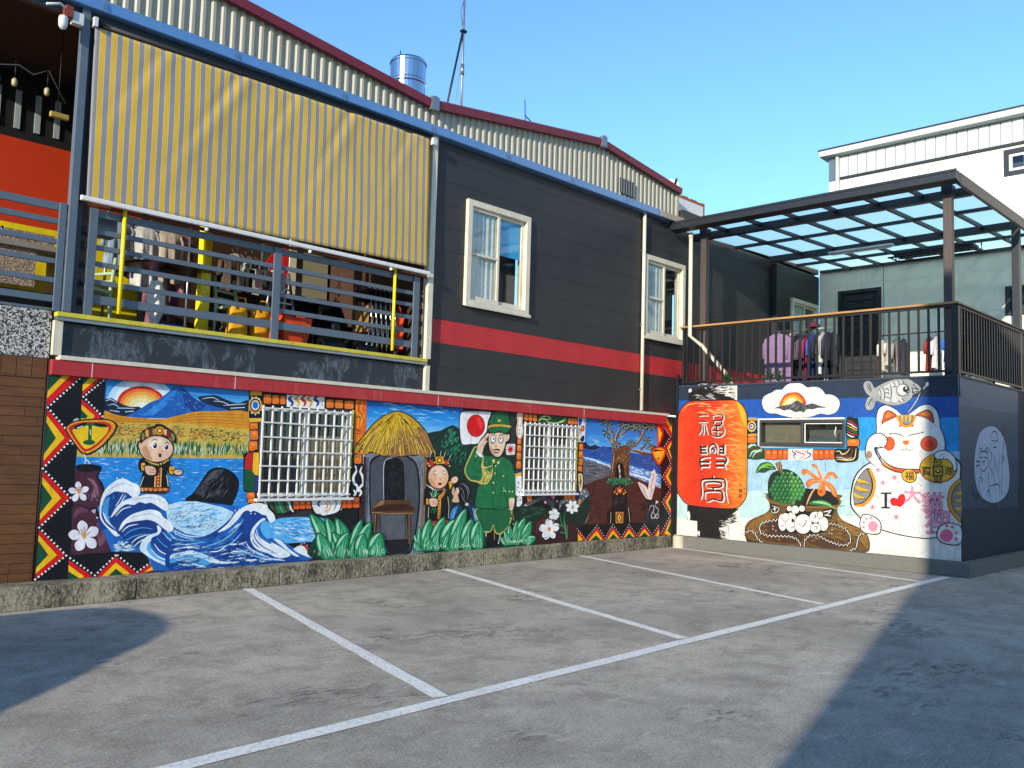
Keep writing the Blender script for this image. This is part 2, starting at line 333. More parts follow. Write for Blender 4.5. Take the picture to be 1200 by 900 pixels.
# lower band under the balcony, worn dark panel in a pale frame
box('worn_panel', 3.45, 8.36, 9.842, 9.95, 2.516, 2.86, WORN, MAIN); box('panel_frame', 3.36, 3.449, 9.81, 9.95, 2.516, 2.875, CREAM, MAIN, bevel=.004)
box('ledge_strip', 3.37, 8.39, 9.79, 9.95, 2.8755, 2.915, ALU, MAIN, bevel=.004); box('ledge', 3.37, 8.38, 9.775, 9.99, 2.9155, 2.965, YELL, MAIN, bevel=.006)
box('corner_trim', 8.3605, 8.445, 9.795, 9.90, 2.516, 2.8745, CREAM, MAIN, bevel=.004); box('corner_trim', 8.345, 8.445, 9.785, 9.90, 2.966, 6.24, CREAM, MAIN, bevel=.006)
# lap siding, board by board, openings left for the windows
HOLES = [(9.10, 10.47, 3.86, 5.46), (13.63, 14.96, 3.90, 5.455), (19.45, 20.8, 3.9, 5.49)]
BH = .345; z0s = [2.516, 2.884] + [3.229 + BH*k for k in range(9)]; z0s.append(6.218)
boards = {}
for zi in range(len(z0s)-1):
    za, zb = z0s[zi], z0s[zi+1]; cuts = [(8.447, 13.55), (13.55, 17.2), (17.2, 20.935)]
    for xa, xb in cuts:
        segs = [(xa, xb, za, zb)]
        for h in HOLES:
            out = []
            for (a, b, c, d) in segs:
                if h[0] >= b or h[1] <= a or h[2] >= d or h[3] <= c: out.append((a, b, c, d)); continue
                if a < h[0]: out.append((a, h[0], c, d))
                if b > h[1]: out.append((h[1], b, c, d))
                if c < h[2]: out.append((max(a, h[0]), min(b, h[1]), c, h[2]))
                if d > h[3]: out.append((max(a, h[0]), min(b, h[1]), h[3], d))
            segs = out
        for a, b, c, d in segs:
            o = MB().prism([(9.848, c+.0006), (9.87, c+.0006), (9.87, d-.0006), (9.851, d-.0006)], 'x', a+.001, b-.001).build('siding_board', SIDERED if zi == 2 else SIDING, MAIN)
wall_holes('upper_wall', 8.44, 20.935, 2.516, 6.22, 9.871, 10.05, HOLES, DKWALL, MAIN)
# soffit, roof edge, rear volumes
box('ceiling', 2.35, 8.34, 9.88, 12.6, 6.30, 6.36, DKWALL, MAIN); box('roof_beam', 2.35, 8.34, 9.81, 9.879, 6.10, 6.2215, STEELD, MAIN)
mb = MB().prism([(9.715, 6.232), (9.76, 6.222), (9.94, 6.222), (9.94, 6.35), (9.70, 6.352)], 'x', 2.2, 14.72); mb.build('gutter', SKYFAS, MAIN, bevel=.008)  # metal gutter; its blue is the sky's reflection put into the base colour
box('gutter_end', 13.95, 14.74, 9.685, 9.699, 6.228, 6.345, mat('rusty_gutter', 'a89a84', .5, .3, streak=.8, streak_c='6a5038'), MAIN)
for i in range(7): box('gutter_bracket', 3.6+i*1.55, 3.63+i*1.55, 9.695, 9.7005, 6.26, 6.32, ALU, MAIN)
prof = [(-2.0, 7.85), (8.40, 6.80), (12.38, 7.33), (14.90, 7.03)]     # roof line of the tin gable wall
def roofz(x):
    for (a, za), (b, zb) in zip(prof[:-1], prof[1:]):
        if a <= x <= b: return za+(zb-za)*(x-a)/(b-a)
    return prof[-1][1]
mb = MB(); x = 2.2; P_ = .13; yb = 9.97; pts = []
while x < 14.86: pts += [(x, yb), (x+.022, yb-.024), (x+.058, yb-.024), (x+.08, yb)]; x += P_
V = []
for (a, b) in pts: V += [(a, b, 6.3), (a, b, roofz(a)-.02)]
mb.add(V, [(2*i, 2*i+2, 2*i+3, 2*i+1) for i in range(len(pts)-1)]); mb.build('corrugated_wall', CORR, MAIN)
box('corrugated_wall_end', 14.84, 14.90, 9.93, 10.0, 6.3, 7.0, CORR, MAIN)
for (a, za), (b, zb) in zip(prof[:-1], prof[1:]):
    MB().add([(a, 9.86, za-.13), (b, 9.86, zb-.13), (b, 9.84, za*0+zb-.02), (a, 9.84, za-.02), (b, 9.90, zb+.02), (a, 9.90, za+.02), (b, 10.2, zb+.03), (a, 10.2, za+.03), (b, 9.93, zb-.13), (a, 9.93, za-.13)], [(0, 1, 2, 3), (3, 2, 4, 5), (5, 4, 6, 7), (9, 8, 1, 0)]).build('roof_flashing', MAROON, MAIN)
    MB().add([(a, 9.985, za), (b, 9.985, zb), (b, 19, zb), (a, 19, za), (a, 9.985, za-.04), (b, 9.985, zb-.04), (b, 19, zb-.04), (a, 19, za-.04)], [(0, 1, 2, 3), (7, 6, 5, 4), (0, 4, 5, 1)]).build('roof_sheet', MAROON, MAIN)
for x in (8.40, 12.38): MB().prism([(x-.07, roofz(x)-.16), (x+.07, roofz(x)-.16), (x+.07, roofz(x)+.03), (x, roofz(x)+.05), (x-.07, roofz(x)+.03)], 'y', 9.825, 9.90).build('flashing_joint', ALU, MAIN)
v = MB().box(12.98, 13.42, 9.925, 9.935, 6.5, 6.78).build('wall_vent', BLACK, MAIN)
for k in range(6): box('vent_slat', 13.0+k*.078, 13.02+k*.078, 9.915, 9.924, 6.5, 6.78, ALU, v)
box('rear_wall', -2, 14.9, 18.9, 19.0, 0, 6.7, DKWALL, MAIN); box('side_wall', 20.6, 20.93, 10.06, 12, 0, 6.3, DKWALL, MAIN); box('rear_roof', 14.9, 20.93, 10.05, 14, 6.20, 6.27, DKWALL, MAIN); box('upper_wall', 14.95, 20.93, 9.86, 10.04, 6.2805, 6.6, SIDING, MAIN)
# downpipe on the dark wall
o = tube('downpipe', [(13.585, 9.80, 2.53), (13.585, 9.80, 6.28)], .033, CREAM, MAIN)
for z in (2.9, 4.1, 5.5): box('pipe_clip', 13.545, 13.625, 9.795, 9.84, z, z+.03, ALU, o)
# two-sash windows
def sash_window(x0, x1, z0, z1, blind, lbl=None):
    w = MB(); f = .085; yo = 9.79; yi = 9.99
    for a, b, c, d in ((x0-.01, x0+f, z0-.01, z1+.01), (x1-f, x1+.01, z0-.01, z1+.01), (x0+f, x1-f, z0-.01, z0+f), (x0+f, x1-f, z1-f, z1+.01)): w.box(a, b, yo, yi, c, d)
    w = w.build('window', CREAM, MAIN, bevel=.006)
    if lbl: w['label'] = lbl
    xm = (x0+x1)/2; s = .05
    for (a, b, y) in ((x0+f+.002, xm+.03, 9.83), (xm-.03, x1-f-.002, 9.865)):
        m_ = MB()
        for q in ((a, a+s, z0+f+.002, z1-f-.002), (b-s, b, z0+f+.002, z1-f-.002), (a+s, b-s, z0+f+.002, z0+f+s+.02), (a+s, b-s, z1-f-s, z1-f-.002)): m_.box(q[0], q[1], y, y+.032, q[2], q[3])
        if y < 9.85: m_.box(a+s, b-s, y+.002, y+.03, (z0+z1)/2-.02, (z0+z1)/2+.02)
        m_.build('sash', CREAM, w, bevel=.003)
        MB().box(a+s, b-s, y+.014, y+.018, z0+f+s+.02, z1-f-s).build('pane', GLASS, w)
    MB().grid(40, 1, lambda u, v_: (x0+f+u*(xm-x0-f), 9.885+.012*math.sin(u*34)+.005*math.sin(u*71), z0+f+v_*(z1-z0-2*f))).build('curtain', CURTAIN, w, smooth=True)
    box('dark_room', x0+f, x1-f, 10.03, 10.04, z0+f, z1-f, DKWALL, w)
    if blind: box('sky_tinted_blind', xm+.02, x1-f-.052, 9.903, 9.906, z0+(z1-z0)*.56, z1-f-.05, BLUEGL, w)  # blind, its cyan brightened to stand for the sky reflected in the pane
    box('sill', x0-.03, x1+.03, 9.765, 9.789, z0-.03, z0+.02, CREAM, w, bevel=.004)
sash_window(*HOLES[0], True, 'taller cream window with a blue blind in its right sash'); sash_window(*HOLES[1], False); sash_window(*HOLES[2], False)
# ground-floor windows behind white security grilles
def grille_window(x0, x1, z0, z1, nv, nh, curtain):
    w = MB(); f = .05
    for a, b, c, d in ((x0, x0+f, z0, z1), (x1-f, x1, z0, z1), (x0+f, x1-f, z0, z0+f), (x0+f, x1-f, z1-f, z1), ((x0+x1)/2-.03, (x0+x1)/2+.03, z0+f, z1-f)): w.box(a, b, 9.862, 9.98, c, d)
    w = w.build('grille_window', WHITEP, MAIN)
    MB().box(x0+f, x1-f, 9.895, 9.898, z0+f, z1-f).build('pane', GLASS, w)
    MB().grid(50, 1, lambda u, v_: ((x0+x1)/2+.03+u*((x1-x0)/2-.08), 9.925+.012*math.sin(u*60), z0+f+v_*(z1-z0-2*f)*.72)).build('curtain', curtain, w, smooth=True)
    MB().grid(50, 1, lambda u, v_: (x0+f+u*((x1-x0)/2-.08), 9.93+.012*math.sin(u*50), z0+f+v_*(z1-z0-2*f))).build('curtain', mat('dark_curtain', '2c3034', .9, var=.3, scale=20), w, smooth=True)
    box('dark_room', x0, x1, 10.045, 10.05, z0, z1, DKWALL, w)
    r = .0085; ys = 9.828
    v0 = MB().box(-r, r, ys-r, ys+r, z0-.01, z1+.01).build('bar', WHITEP, w)
    place(v0, (x0+.02, ys, z0-.01), w)
    for k in range(1, nv): again(v0, (x0+.02+(x1-x0-.04)*k/(nv-1), ys, z0-.01), w)
    h0 = MB().box(x0-.005, x1+.005, ys-r, ys+r, -r, r).build('bar', WHITEP, w)
    place(h0, ((x0+x1)/2, ys-.018, z0+.02), w)
    for k in range(1, nh): again(h0, ((x0+x1)/2, ys-.018, z0+.02+(z1-z0-.05)*k/(nh-1)), w)
    for z in (z0+.03, z1-.06):
        for x in (x0+.02, x1-.02): box('bracket', x-.012, x+.012, ys, 9.859, z, z+.024, WHITEP, w)
    box('sill', x0-.04, x1+.04, 9.77, 9.8495, z0-.045, z0-.012, WHITEP, w, bevel=.004)
grille_window(*W1, 11, 7, mat('tan_curtain', 'b89a70', .9, var=.2, scale=25)); grille_window(*W2, 12, 7, mat('sage_curtain', 'c8ccae', .9, var=.2, scale=25))

# ------------------------------------------------------------------ left end: tiled wall, pebble wash, steel column
LEFT = thing('tiled_wall', (1.2, 9.87, 0), 'brown tiled wall with pebble-wash band left of the mural', 'wall')
box('backing', -1, 3.345, 9.885, 10.05, 0, 2.97, mat('tile_joint', '6a5c4a', .9), LEFT)
rnd = random.Random(11); z = .21; k = 0
while z < 2.2:
    h = .098; x = -1.0 + (rnd.random()*.5 if k % 2 else 0)
    while x < 3.34:
        w_ = rnd.uniform(1.3, 2.4); xe = min(x+w_, 3.342)
        if xe-x > .03: box('tile', x, xe-.006, 9.868+rnd.uniform(0, .006), 9.884, z, z+h-.006, TILE, LEFT)
        x += w_
    z += h; k += 1
for i in range(30):
    x = -1.0 + i*.1447
    if x+.139 < 3.345: box('tile', x, x+.139, 9.866, 9.884, 2.272, 2.474, TILE, LEFT)
box('pebble_band', -1, 3.345, 9.86, 9.884, 2.48, 2.975, TERRAZZO, LEFT)
box('coping', -1, 3.36, 9.85, 10.05, 2.9755, 3.0, STEEL, LEFT)
colm = thing('steel_column', (3.48, 9.84, 2.966), 'grey steel column between the two balcony railings', 'column')
box('shaft', 3.415, 3.50, 9.77, 9.85, 2.967, 6.40, STEEL, colm, bevel=.006); box('shaft', 3.503, 3.555, 9.80, 9.88, 2.967, 6.28, STEELD, colm, bevel=.004)
cam_box = thing('security_camera', (3.32, 9.70, 5.98), 'white dome security camera with bracket on the steel column', 'camera')
box('bracket', 3.30, 3.414, 9.72, 9.80, 6.0, 6.13, PLASTIC, cam_box, bevel=.006); box('junction_box', 3.22, 3.298, 9.70, 9.80, 6.04, 6.16, mat('rust_red_box', '7a3424', .6), cam_box, bevel=.006); tube('arm', [(3.3, 9.74, 6.1), (3.16, 9.70, 6.14), (3.02, 9.66, 6.07)], .014, PLASTIC, cam_box)
MB().lathe((3.2, 9.70, 5.93), [(.0, -.05), (.03, -.04), (.043, -.01), (.046, .03), (.046, .07), (.04, .09)], 14).build('dome', PLASTIC, cam_box, smooth=True)

# ------------------------------------------------------------------ balcony railings
def railing(x0, x1, zs, posts, label):
    t = thing('balcony_railing', (x0, 9.84, 2.967), label, 'railing', 'grey balcony railings')
    for i, (a, b) in enumerate(zs): box('rail', x0, x1, 9.825, 9.855, a, b, STEEL, t, bevel=.004)
    for a, b in posts: box('post', a, b, 9.80, 9.8245, 2.967, zs[0][1]+.004, STEEL, t, bevel=.005)
    return t
RZ = [(4.035, 4.115), (3.85, 3.905), (3.68, 3.735), (3.503, 3.558), (3.305, 3.362), (3.10, 3.193)]
rl = railing(3.63, 8.21, RZ, [(3.635, 3.725), (5.86, 5.965), (8.10, 8.205)], 'long grey steel railing under the striped awning')
box('rusty_bar', 3.55, 8.33, 9.80, 9.84, 4.128, 4.165, RUST, rl, bevel=.004)
railing(-1.0, 3.41, [(4.02, 4.10), (3.875, 3.935), (3.665, 3.72), (3.46, 3.515), (3.26, 3.315), (3.06, 3.13)], [(-.95, -.88), (1.2, 1.28), (3.33, 3.405)], 'shorter grey steel railing left of the column')
for x, zl in ((3.995, 'yellow pole strapped to the railing by the column'), (7.74, 'yellow pole strapped to the railing by the folding chairs')):
    tag(tube('yellow_pole', [(x, 9.785, 3.02), (x, 9.785, 4.22)], .022, YELP), zl, 'pole', 'yellow poles on the balcony railing')

# ------------------------------------------------------------------ striped awning
aw = thing('awning', (5.9, 9.76, 4.2), 'lowered yellow and grey striped awning over the balcony', 'awning')
def awn(u, v):
    x = 3.555+u*4.70; zb = 4.205+.045*u; zt = 6.07+.045*u; z = zb+(zt-zb)*v
    k = 1-abs(2*v-1)**4
    y = 9.745-.03*(1-v)+.009*math.sin(u*13+v*3.5)*k+.007*math.sin(u*7-v*5)*k
    for cx, amp in ((.36, .013), (.70, .011), (.16, .007), (.52, .006), (.92, .006)):
        d = (u-cx-.26*(v-1)*(1 if cx < .5 else .8)); y += amp*math.exp(-(d/.014)**2)*v*v - amp*.8*math.exp(-((d-.03)/.02)**2)*v
    y += .0025*math.sin(u*61+v*9)*v
    return (x, y, z)
mb = MB().grid(160, 40, awn); o = mb.build('fabric', AWN, aw, smooth=True); uvl = o.data.uv_layers.new(name='uv')
for lp in o.data.loops: i = lp.vertex_index; uvl.data[lp.index].uv = ((i % 161)/160, (i//161)/40)
so = o.modifiers.new('thickness', 'SOLIDIFY'); so.thickness = .003
MB().prism([(9.69, 4.152), (9.74, 4.152), (9.74, 4.205), (9.705, 4.207), (9.69, 4.195)], 'x', 3.50, 8.30).build('bottom_bar', WHITEP, aw, bevel=.006)
bpy.data.objects[aw.name].children[-1].rotation_euler = (0, -.0096, 0)
tube('roller', [(3.5, 9.78, 6.10), (8.32, 9.78, 6.15)], .04, BLACK, aw, 12); box('roller_bracket', 8.27, 8.34, 9.70, 9.78, 6.06, 6.16, PLASTIC, aw); box('roller_bracket', 3.51, 3.55, 9.70, 9.79, 6.04, 6.14, PLASTIC, aw)
for x in (4.9, 6.3, 7.6): MB().lathe((x, 9.70, 4.10), [(.01, 0), (.022, .01), (.022, .035), (.01, .04)], 8).build('weight', WHITEP, aw, smooth=True)

# ------------------------------------------------------------------ inside the balcony
BALC = thing('balcony_room', (5.5, 11, 2.9), 'open balcony room with orange and yellow back wall', 'room')
box('floor_slab', -1, 8.44, 9.991, 12.6, 2.80, 2.93, mat('balcony_floor', '6a6660', .8), BALC)
box('back_wall', -1, 5.35, 12.5, 12.6, 2.931, 4.40, YELP, BALC); box('back_wall', -1, 5.35, 12.5, 12.6, 4.4005, 5.50, ORANGE, BALC); up = box('upper_back_wall', -1, 5.35, 12.5, 12.6, 5.5005, 6.29, DKWALL, BALC)
for k in range(7): box('louvre_slot', 2.9+k*.24, 2.97+k*.24, 12.48, 12.499, 5.62, 6.12, mat('pale_glass', '9aa4a4', .3), up)
box('back_wall', 5.36, 8.34, 12.2, 12.3, 2.931, 6.29, BROWNW, BALC); box('end_wall', 8.28, 8.34, 9.9, 12.19, 2.931, 6.29, BROWNW, BALC)
box('yellow_post', 5.30, 5.42, 10.55, 10.67, 2.931, 6.29, YELP, BALC); box('inner_column', 3.62, 3.70, 10.0, 10.08, 2.931, 6.29, STEELD, BALC)
d = box('olive_door', 7.06, 7.48, 12.12, 12.199, 2.931, 5.0, GREEND, BALC); box('beige_door', 7.62, 8.22, 12.12, 12.199, 2.931, 5.2, BEIGED, BALC); box('door_jamb', 7.49, 7.61, 12.08, 12.199, 2.931, 5.2, CREAM, BALC)
ctr = thing('granite_counter', (3.0, 11.6, 2.93), 'speckled granite kitchen counter behind the left railing', 'counter')
box('worktop', 1.2, 4.05, 11.25, 12.0, 3.86, 3.93, mat('counter_top', '8a8478', .5), ctr, bevel=.01)
for x in (1.2, 2.6, 3.95): box('panel', x, x+.1, 11.3, 11.95, 2.931, 3.859, STONE, ctr)
for x in (2.71, 3.17): box('panel', x, x+.45, 11.3, 11.35, 3.42, 3.858, STONE, ctr)
box('opening_shade', 2.71, 3.94, 11.6, 11.65, 2.931, 3.419, BLACK, ctr); box('splashback', 1.2, 4.05, 12.02, 12.06, 3.931, 4.22, STONE, ctr)  # black sheet stands in for the shade inside the counter's open front
tp = thing('tap', (3.35, 11.9, 3.931), 'bent steel tap on the granite counter', 'tap'); tube('spout', [(3.35, 11.9, 3.931), (3.35, 11.9, 4.13), (3.35, 11.7, 4.15), (3.35, 11.68, 4.08)], .015, CHROME, tp); tube('handle', [(3.42, 11.9, 3.931), (3.42, 11.9, 4.02), (3.46, 11.86, 4.03)], .012, CHROME, tp)
so_ = thing('soap_bottle', (2.9, 11.5, 3.931), 'white soap bottle with blue cap on the counter', 'bottle'); MB().lathe((2.9, 11.5, 3.931), [(.04, 0), (.045, .02), (.045, .12), (.02, .15)], 12).build('body', PLASTIC, so_, smooth=True); MB().lathe((2.9, 11.5, 4.082), [(.022, 0), (.022, .04), (.008, .06)], 10).build('cap', mat('blue_cap', '2448a0', .4), so_, smooth=True)
tb = thing('round_table', (4.95, 10.75, 2.93), 'black round table behind the railing', 'table')
MB().lathe((4.95, 10.75, 3.79), [(.46, 0), (.53, .012), (.53, .03), (.51, .035)], 36).build('top', LEATHER, tb, smooth=False); MB().lathe((4.95, 10.75, 2.93), [(.26, 0), (.26, .03), (.04, .05), (.035, .82), (.12, .858)], 20).build('pedestal', BLACK, tb, smooth=True)
def stool(x, y, rz, label):
    t = thing('plastic_chair', (x, y, 2.93), label, 'chair', 'pale green chairs on the balcony'); c, s_ = math.cos(rz), math.sin(rz); P = lambda a, b, z: (x+a*c-b*s_, y+a*s_+b*c, 2.93+z)
    for a in (-.19, .19):
        tube('leg', [P(a, -.2, 0), P(a*.95, -.18, .44)], .022, GREENP, t); tube('leg', [P(a, .2, 0), P(a*.95, .18, .44), P(a*.9, .24, .86)], .022, GREENP, t)
    MB().add([P(-.2, -.2, .43), P(.2, -.2, .43), P(.2, .2, .43), P(-.2, .2, .43), P(-.2, -.2, .465), P(.2, -.2, .465), P(.2, .2, .465), P(-.2, .2, .465)], [(3, 2, 1, 0), (4, 5, 6, 7), (0, 1, 5, 4), (1, 2, 6, 5), (2, 3, 7, 6), (3, 0, 4, 7)]).build('seat', GREENP, t)
    for z in (.58, .68, .78): tube('back_slat', [P(-.18, .21+(z-.44)*.1, z), P(0, .24+(z-.44)*.1, z+.01), P(.18, .21+(z-.44)*.1, z)], .02, GREENP, t)
stool(5.75, 10.45, .3, 'pale green chair beside the yellow canvas bags'); stool(3.98, 10.7, -1.2, 'pale green chair behind the railing beside the column')
for i, (x, y) in enumerate(((5.62, 10.2), (5.95, 10.22))):
    b = thing('canvas_bag', (x, y, 2.93), ('left' if i == 0 else 'right')+' of two yellow canvas bags below the pale chair', 'bag', 'yellow canvas bags')
    MB().grid(16, 8, lambda u, v, x=x, y=y: (x+.13*math.copysign(abs(math.cos(u*2*math.pi))**.6, math.cos(u*2*math.pi))*(1-.12*v), y+.09*math.copysign(abs(math.sin(u*2*math.pi))**.6, math.sin(u*2*math.pi))*(1-.1*v)+.01*math.sin(u*30), 2.932+v*.42+.015*math.sin(u*12)*v)).build('body', YELCL, b, smooth=True)
    tube('handle', [(x-.06, y-.08, 3.33), (x-.05, y-.09, 3.47), (x+.05, y-.09, 3.47), (x+.06, y-.08, 3.33)], .012, YELCL, b)
def garment(name, x, y, ztop, w, h, m, label, group, along='x', cat='clothes'):
    """a shirt on a hanger: hook, shoulders, sleeves, hem"""
    t = thing(name, (x, y, ztop-h), label, cat, group); A = (lambda a, d, z: (x+a, y+d, z)) if along == 'x' else (lambda a, d, z: (x+d, y+a, z))
    sh = w/2; rn = random.Random(int(x*997+y*131)); ph = rn.random()*6; fq = rn.uniform(5, 8); mb = MB()
    def half(v): return sh*(.35+.65*min(1, v/.09)**.5) - .02*math.sin(v*3) + .015*v
    for side in (-1, 1):
        mb.grid(14, 10, lambda u, v, side=side: A((u*2-1)*half(v), side*(.012+.03*math.sin(u*math.pi)*min(1, v*4))+.02*v*math.sin(u*fq*2+ph)+.012*v*math.sin(u*fq*5+ph), ztop-h*v+.015*v*math.sin(u*fq*2+ph)))
    for q in (-1, 1):
        mb.tube([A(q*sh*.8, 0, ztop-.07), A(q*(sh+.01), .02, ztop-.2*h), A(q*(sh+.0+.03*rn.random()), .03, ztop-h*rn.uniform(.5, .62))], [.02, .04, .038], 7)
    mb.build('cloth', m, t, smooth=True)
    tube('hanger', [A(-sh*.9, 0, ztop-.05), A(0, 0, ztop+.01), A(0, 0, ztop+.06), A(0, .03, ztop+.1)], .006, ALU, t, 6)
rack = thing('clothes_rail', (5.0, 11.7, 2.93), 'steel clothes rail behind the round table', 'clothes rail')
tube('rail', [(4.55, 11.7, 4.62), (5.7, 11.7, 4.62)], .015, ALU, rack)
for x in (4.57, 5.68): tube('upright', [(x, 11.7, 2.93), (x, 11.7, 4.62)], .018, ALU, rack)
cols = [('8898ac', 'pale blue'), ('2c3444', 'navy'), ('c8c8c4', 'white'), ('6c86a8', 'mid blue'), ('b8aa98', 'patterned cream'), ('9c6a74', 'dusky pink')]
for i, (c, nm) in enumerate(cols): garment('hanging_shirt', 4.72+i*.17, 11.7+.05*(i % 2), 4.52, .34, .62+.1*(i % 3), mat('shirt_'+c, c, .85, var=.2, scale=14), nm+' shirt on the balcony clothes rail', 'shirts on the balcony rail', 'x')
for i, c in enumerate(('7c4a58', '6a3c4c')): garment('hanging_towel', 5.05+i*.2, 11.3, 3.72, .18, .6, mat('towel_'+c, c, .9, var=.2, scale=14), ('lighter' if i == 0 else 'darker')+' plum cloth hanging below the round table', 'plum cloths', 'x', 'cloth')
pr = thing('folded_parasol', (4.62, 10.3, 2.93), 'folded white parasol leaning behind the yellow pole', 'parasol')
tube('pole', [(4.62, 10.3, 2.93), (4.62, 10.3, 3.75)], .015, ALU, pr)
MB().grid(24, 6, lambda u, v: (4.62+(.02+.07*math.sin(v*math.pi*.85))*(1+.28*math.cos(u*8*math.pi))*math.cos(u*2*math.pi), 10.3+(.02+.07*math.sin(v*math.pi*.85))*(1+.28*math.cos(u*8*math.pi))*math.sin(u*2*math.pi), 2.99+v*.55)).build('canopy', mat('parasol_cloth', 'cfc8bc', .85), pr, smooth=True)
MB().box(4.56, 4.68, 10.24, 10.36, 2.93, 2.975).build('foot', BLACK, pr, bevel=.01)
sp = thing('wall_speaker', (4.0, 10.12, 3.86), 'small blue-grey box with black base hanging by the column', 'speaker'); box('case', 3.83, 4.05, 10.1, 10.25, 3.95, 4.12, mat('bluegrey_plastic', '7c94b0', .5), sp, bevel=.01); box('grille', 3.85, 4.03, 10.12, 10.24, 3.90, 3.949, BLACK, sp)
hg = thing('peg_hanger', (6.05, 10.3, 3.9), 'round peg hanger with small clothes under the awning', 'hanger')
tube('ring', [(6.05+.26*math.cos(a*math.pi/8), 10.4+.26*math.sin(a*math.pi/8), 3.97) for a in range(17)], .008, PLASTIC, hg); tube('hook', [(6.05, 10.4, 3.97), (6.05, 10.4, 4.2), (6.08, 10.4, 4.24)], .006, ALU, hg)
rnd = random.Random(4)
for k in range(14):
    a = k*math.pi/7; x, y = 6.05+.26*math.cos(a), 10.4+.26*math.sin(a); box('peg', x-.008, x+.008, y-.008, y+.008, 3.89, 3.965, PLASTIC, hg)
    if k % 3 == 0: MB().grid(3, 3, lambda u, v, x=x, y=y: (x-.05+u*.1, y+.012*math.sin(v*6+u*4), 3.64+v*.25)).build('small_cloth', mat('cloth_'+str(k), ('c8a090', 'b8b4a0', '7a6a60', 'a87a70', '8a8a80')[k//3 % 5], .9), hg, smooth=True)
ld = thing('step_ladder', (6.45, 10.6, 2.93), 'dull metal step ladder in the dark part of the balcony', 'ladder')
for a in (-.16, .16): tube('stile', [(6.45+a, 10.35, 2.93), (6.45+a*.7, 10.6, 4.0)], .018, ALU, ld); tube('stile', [(6.45+a, 10.85, 2.93), (6.45+a*.7, 10.6, 4.0)], .018, ALU, ld)
for k in range(4): box('tread', 6.33, 6.57, 10.40+k*.05, 10.47+k*.05, 3.15+k*.2, 3.17+k*.2, ALU, ld)
bn = thing('orange_bin', (6.5, 10.4, 2.93), 'orange plastic bin beside the railing post', 'bin')
MB().add([(6.32, 10.25, 2.93), (6.66, 10.25, 2.93), (6.66, 10.55, 2.93), (6.32, 10.55, 2.93), (6.28, 10.2, 3.36), (6.72, 10.2, 3.36), (6.72, 10.6, 3.36), (6.28, 10.6, 3.36)], [(3, 2, 1, 0), (4, 5, 6, 7), (0, 1, 5, 4), (1, 2, 6, 5), (2, 3, 7, 6), (3, 0, 4, 7)]).build('body', ORPL, bn, bevel=.012); box('lid', 6.26, 6.74, 10.18, 10.62, 3.361, 3.40, mat('red_plastic', 'a81a18', .5), bn, bevel=.012); box('hinge', 6.44, 6.56, 10.15, 10.18, 3.34, 3.40, ORPL, bn)
cn = thing('traffic_pole', (6.02, 10.05, 2.93), 'thin orange barrier post beside the grey railing post', 'post'); MB().lathe((6.02, 10.05, 2.93), [(.09, 0), (.09, .03), (.03, .05), (.025, .42), (.035, .43), (.035, .46)], 12).build('body', ORPL, cn, smooth=True); MB().lathe((6.02, 10.05, 3.391), [(.02, 0), (.028, .01), (.0, .03)], 10).build('cap', ORPL, cn)
for i, x in enumerate((7.0, 7.55)):
    rc = thing('massage_chair', (x, 10.75, 2.93), ('left' if i == 0 else 'right')+' black vinyl reclining chair behind the railing', 'chair', 'black recliners')
    MB().prism([(10.35, 3.0), (10.95, 3.0), (11.0, 3.25), (10.4, 3.32), (10.33, 3.2)], 'x', x-.2, x+.2).build('seat', LEATHER, rc, bevel=.05); MB().prism([(10.9, 3.2), (11.3, 3.72), (11.22, 3.84), (11.08, 3.82), (10.75, 3.3)], 'x', x-.22, x+.22).build('backrest', LEATHER, rc, bevel=.05)
    for s_ in (-.26, .26): MB().prism([(10.4, 2.95), (11.0, 2.95), (11.05, 3.45), (10.45, 3.42)], 'x', x+s_-.05, x+s_+.05).build('arm', LEATHER, rc, bevel=.03)
    MB().prism([(10.05, 2.95), (10.3, 3.0), (10.34, 3.2), (10.1, 3.1)], 'x', x-.18, x+.18).build('footrest', LEATHER, rc, bevel=.03)
for i in range(6):
    x = 7.62+i*.085; fc = thing('folding_chair', (x, 10.3, 2.93), 'folded steel chair in the row by the yellow pole, '+('first', 'second', 'third', 'fourth', 'fifth', 'last')[i]+' from the left', 'chair', 'folded steel chairs')
    for q in (10.12, 10.48): tube('leg', [(x+.06, q, 2.93), (x, q, 3.45), (x-.04, q, 3.9)], .012, CHROME, fc); tube('leg', [(x-.08, q, 2.93), (x-.02, q, 3.5)], .012, CHROME, fc)
    tube('backrest', [(x-.04, 10.12, 3.9), (x-.05, 10.2, 3.95), (x-.05, 10.4, 3.95), (x-.04, 10.48, 3.9)], .012, CHROME, fc); MB().add([(x-.05, 10.14, 3.74), (x-.05, 10.46, 3.74), (x-.055, 10.46, 3.9), (x-.055, 10.14, 3.9), (x-.035, 10.14, 3.74), (x-.035, 10.46, 3.74), (x-.04, 10.46, 3.9), (x-.04, 10.14, 3.9)], [(0, 1, 2, 3), (7, 6, 5, 4), (0, 4, 5, 1), (2, 6, 7, 3)]).build('back_pad', BLACK, fc); MB().add([(x-.02, 10.14, 3.3), (x-.02, 10.46, 3.3), (x-.05, 10.46, 3.66), (x-.05, 10.14, 3.66), (x, 10.14, 3.3), (x, 10.46, 3.3), (x-.03, 10.46, 3.66), (x-.03, 10.14, 3.66)], [(0, 1, 2, 3), (7, 6, 5, 4), (0, 4, 5, 1), (2, 6, 7, 3)]).build('seat_pad', mat('tan_vinyl', '8a6a3a', .5), fc)
cp = tag(MB().box(7.38, 7.47, 12.1, 12.112, 3.75, 4.75).build('door_couplet', REDP), 'vertical red paper couplet with black writing beside the door', 'couplet')
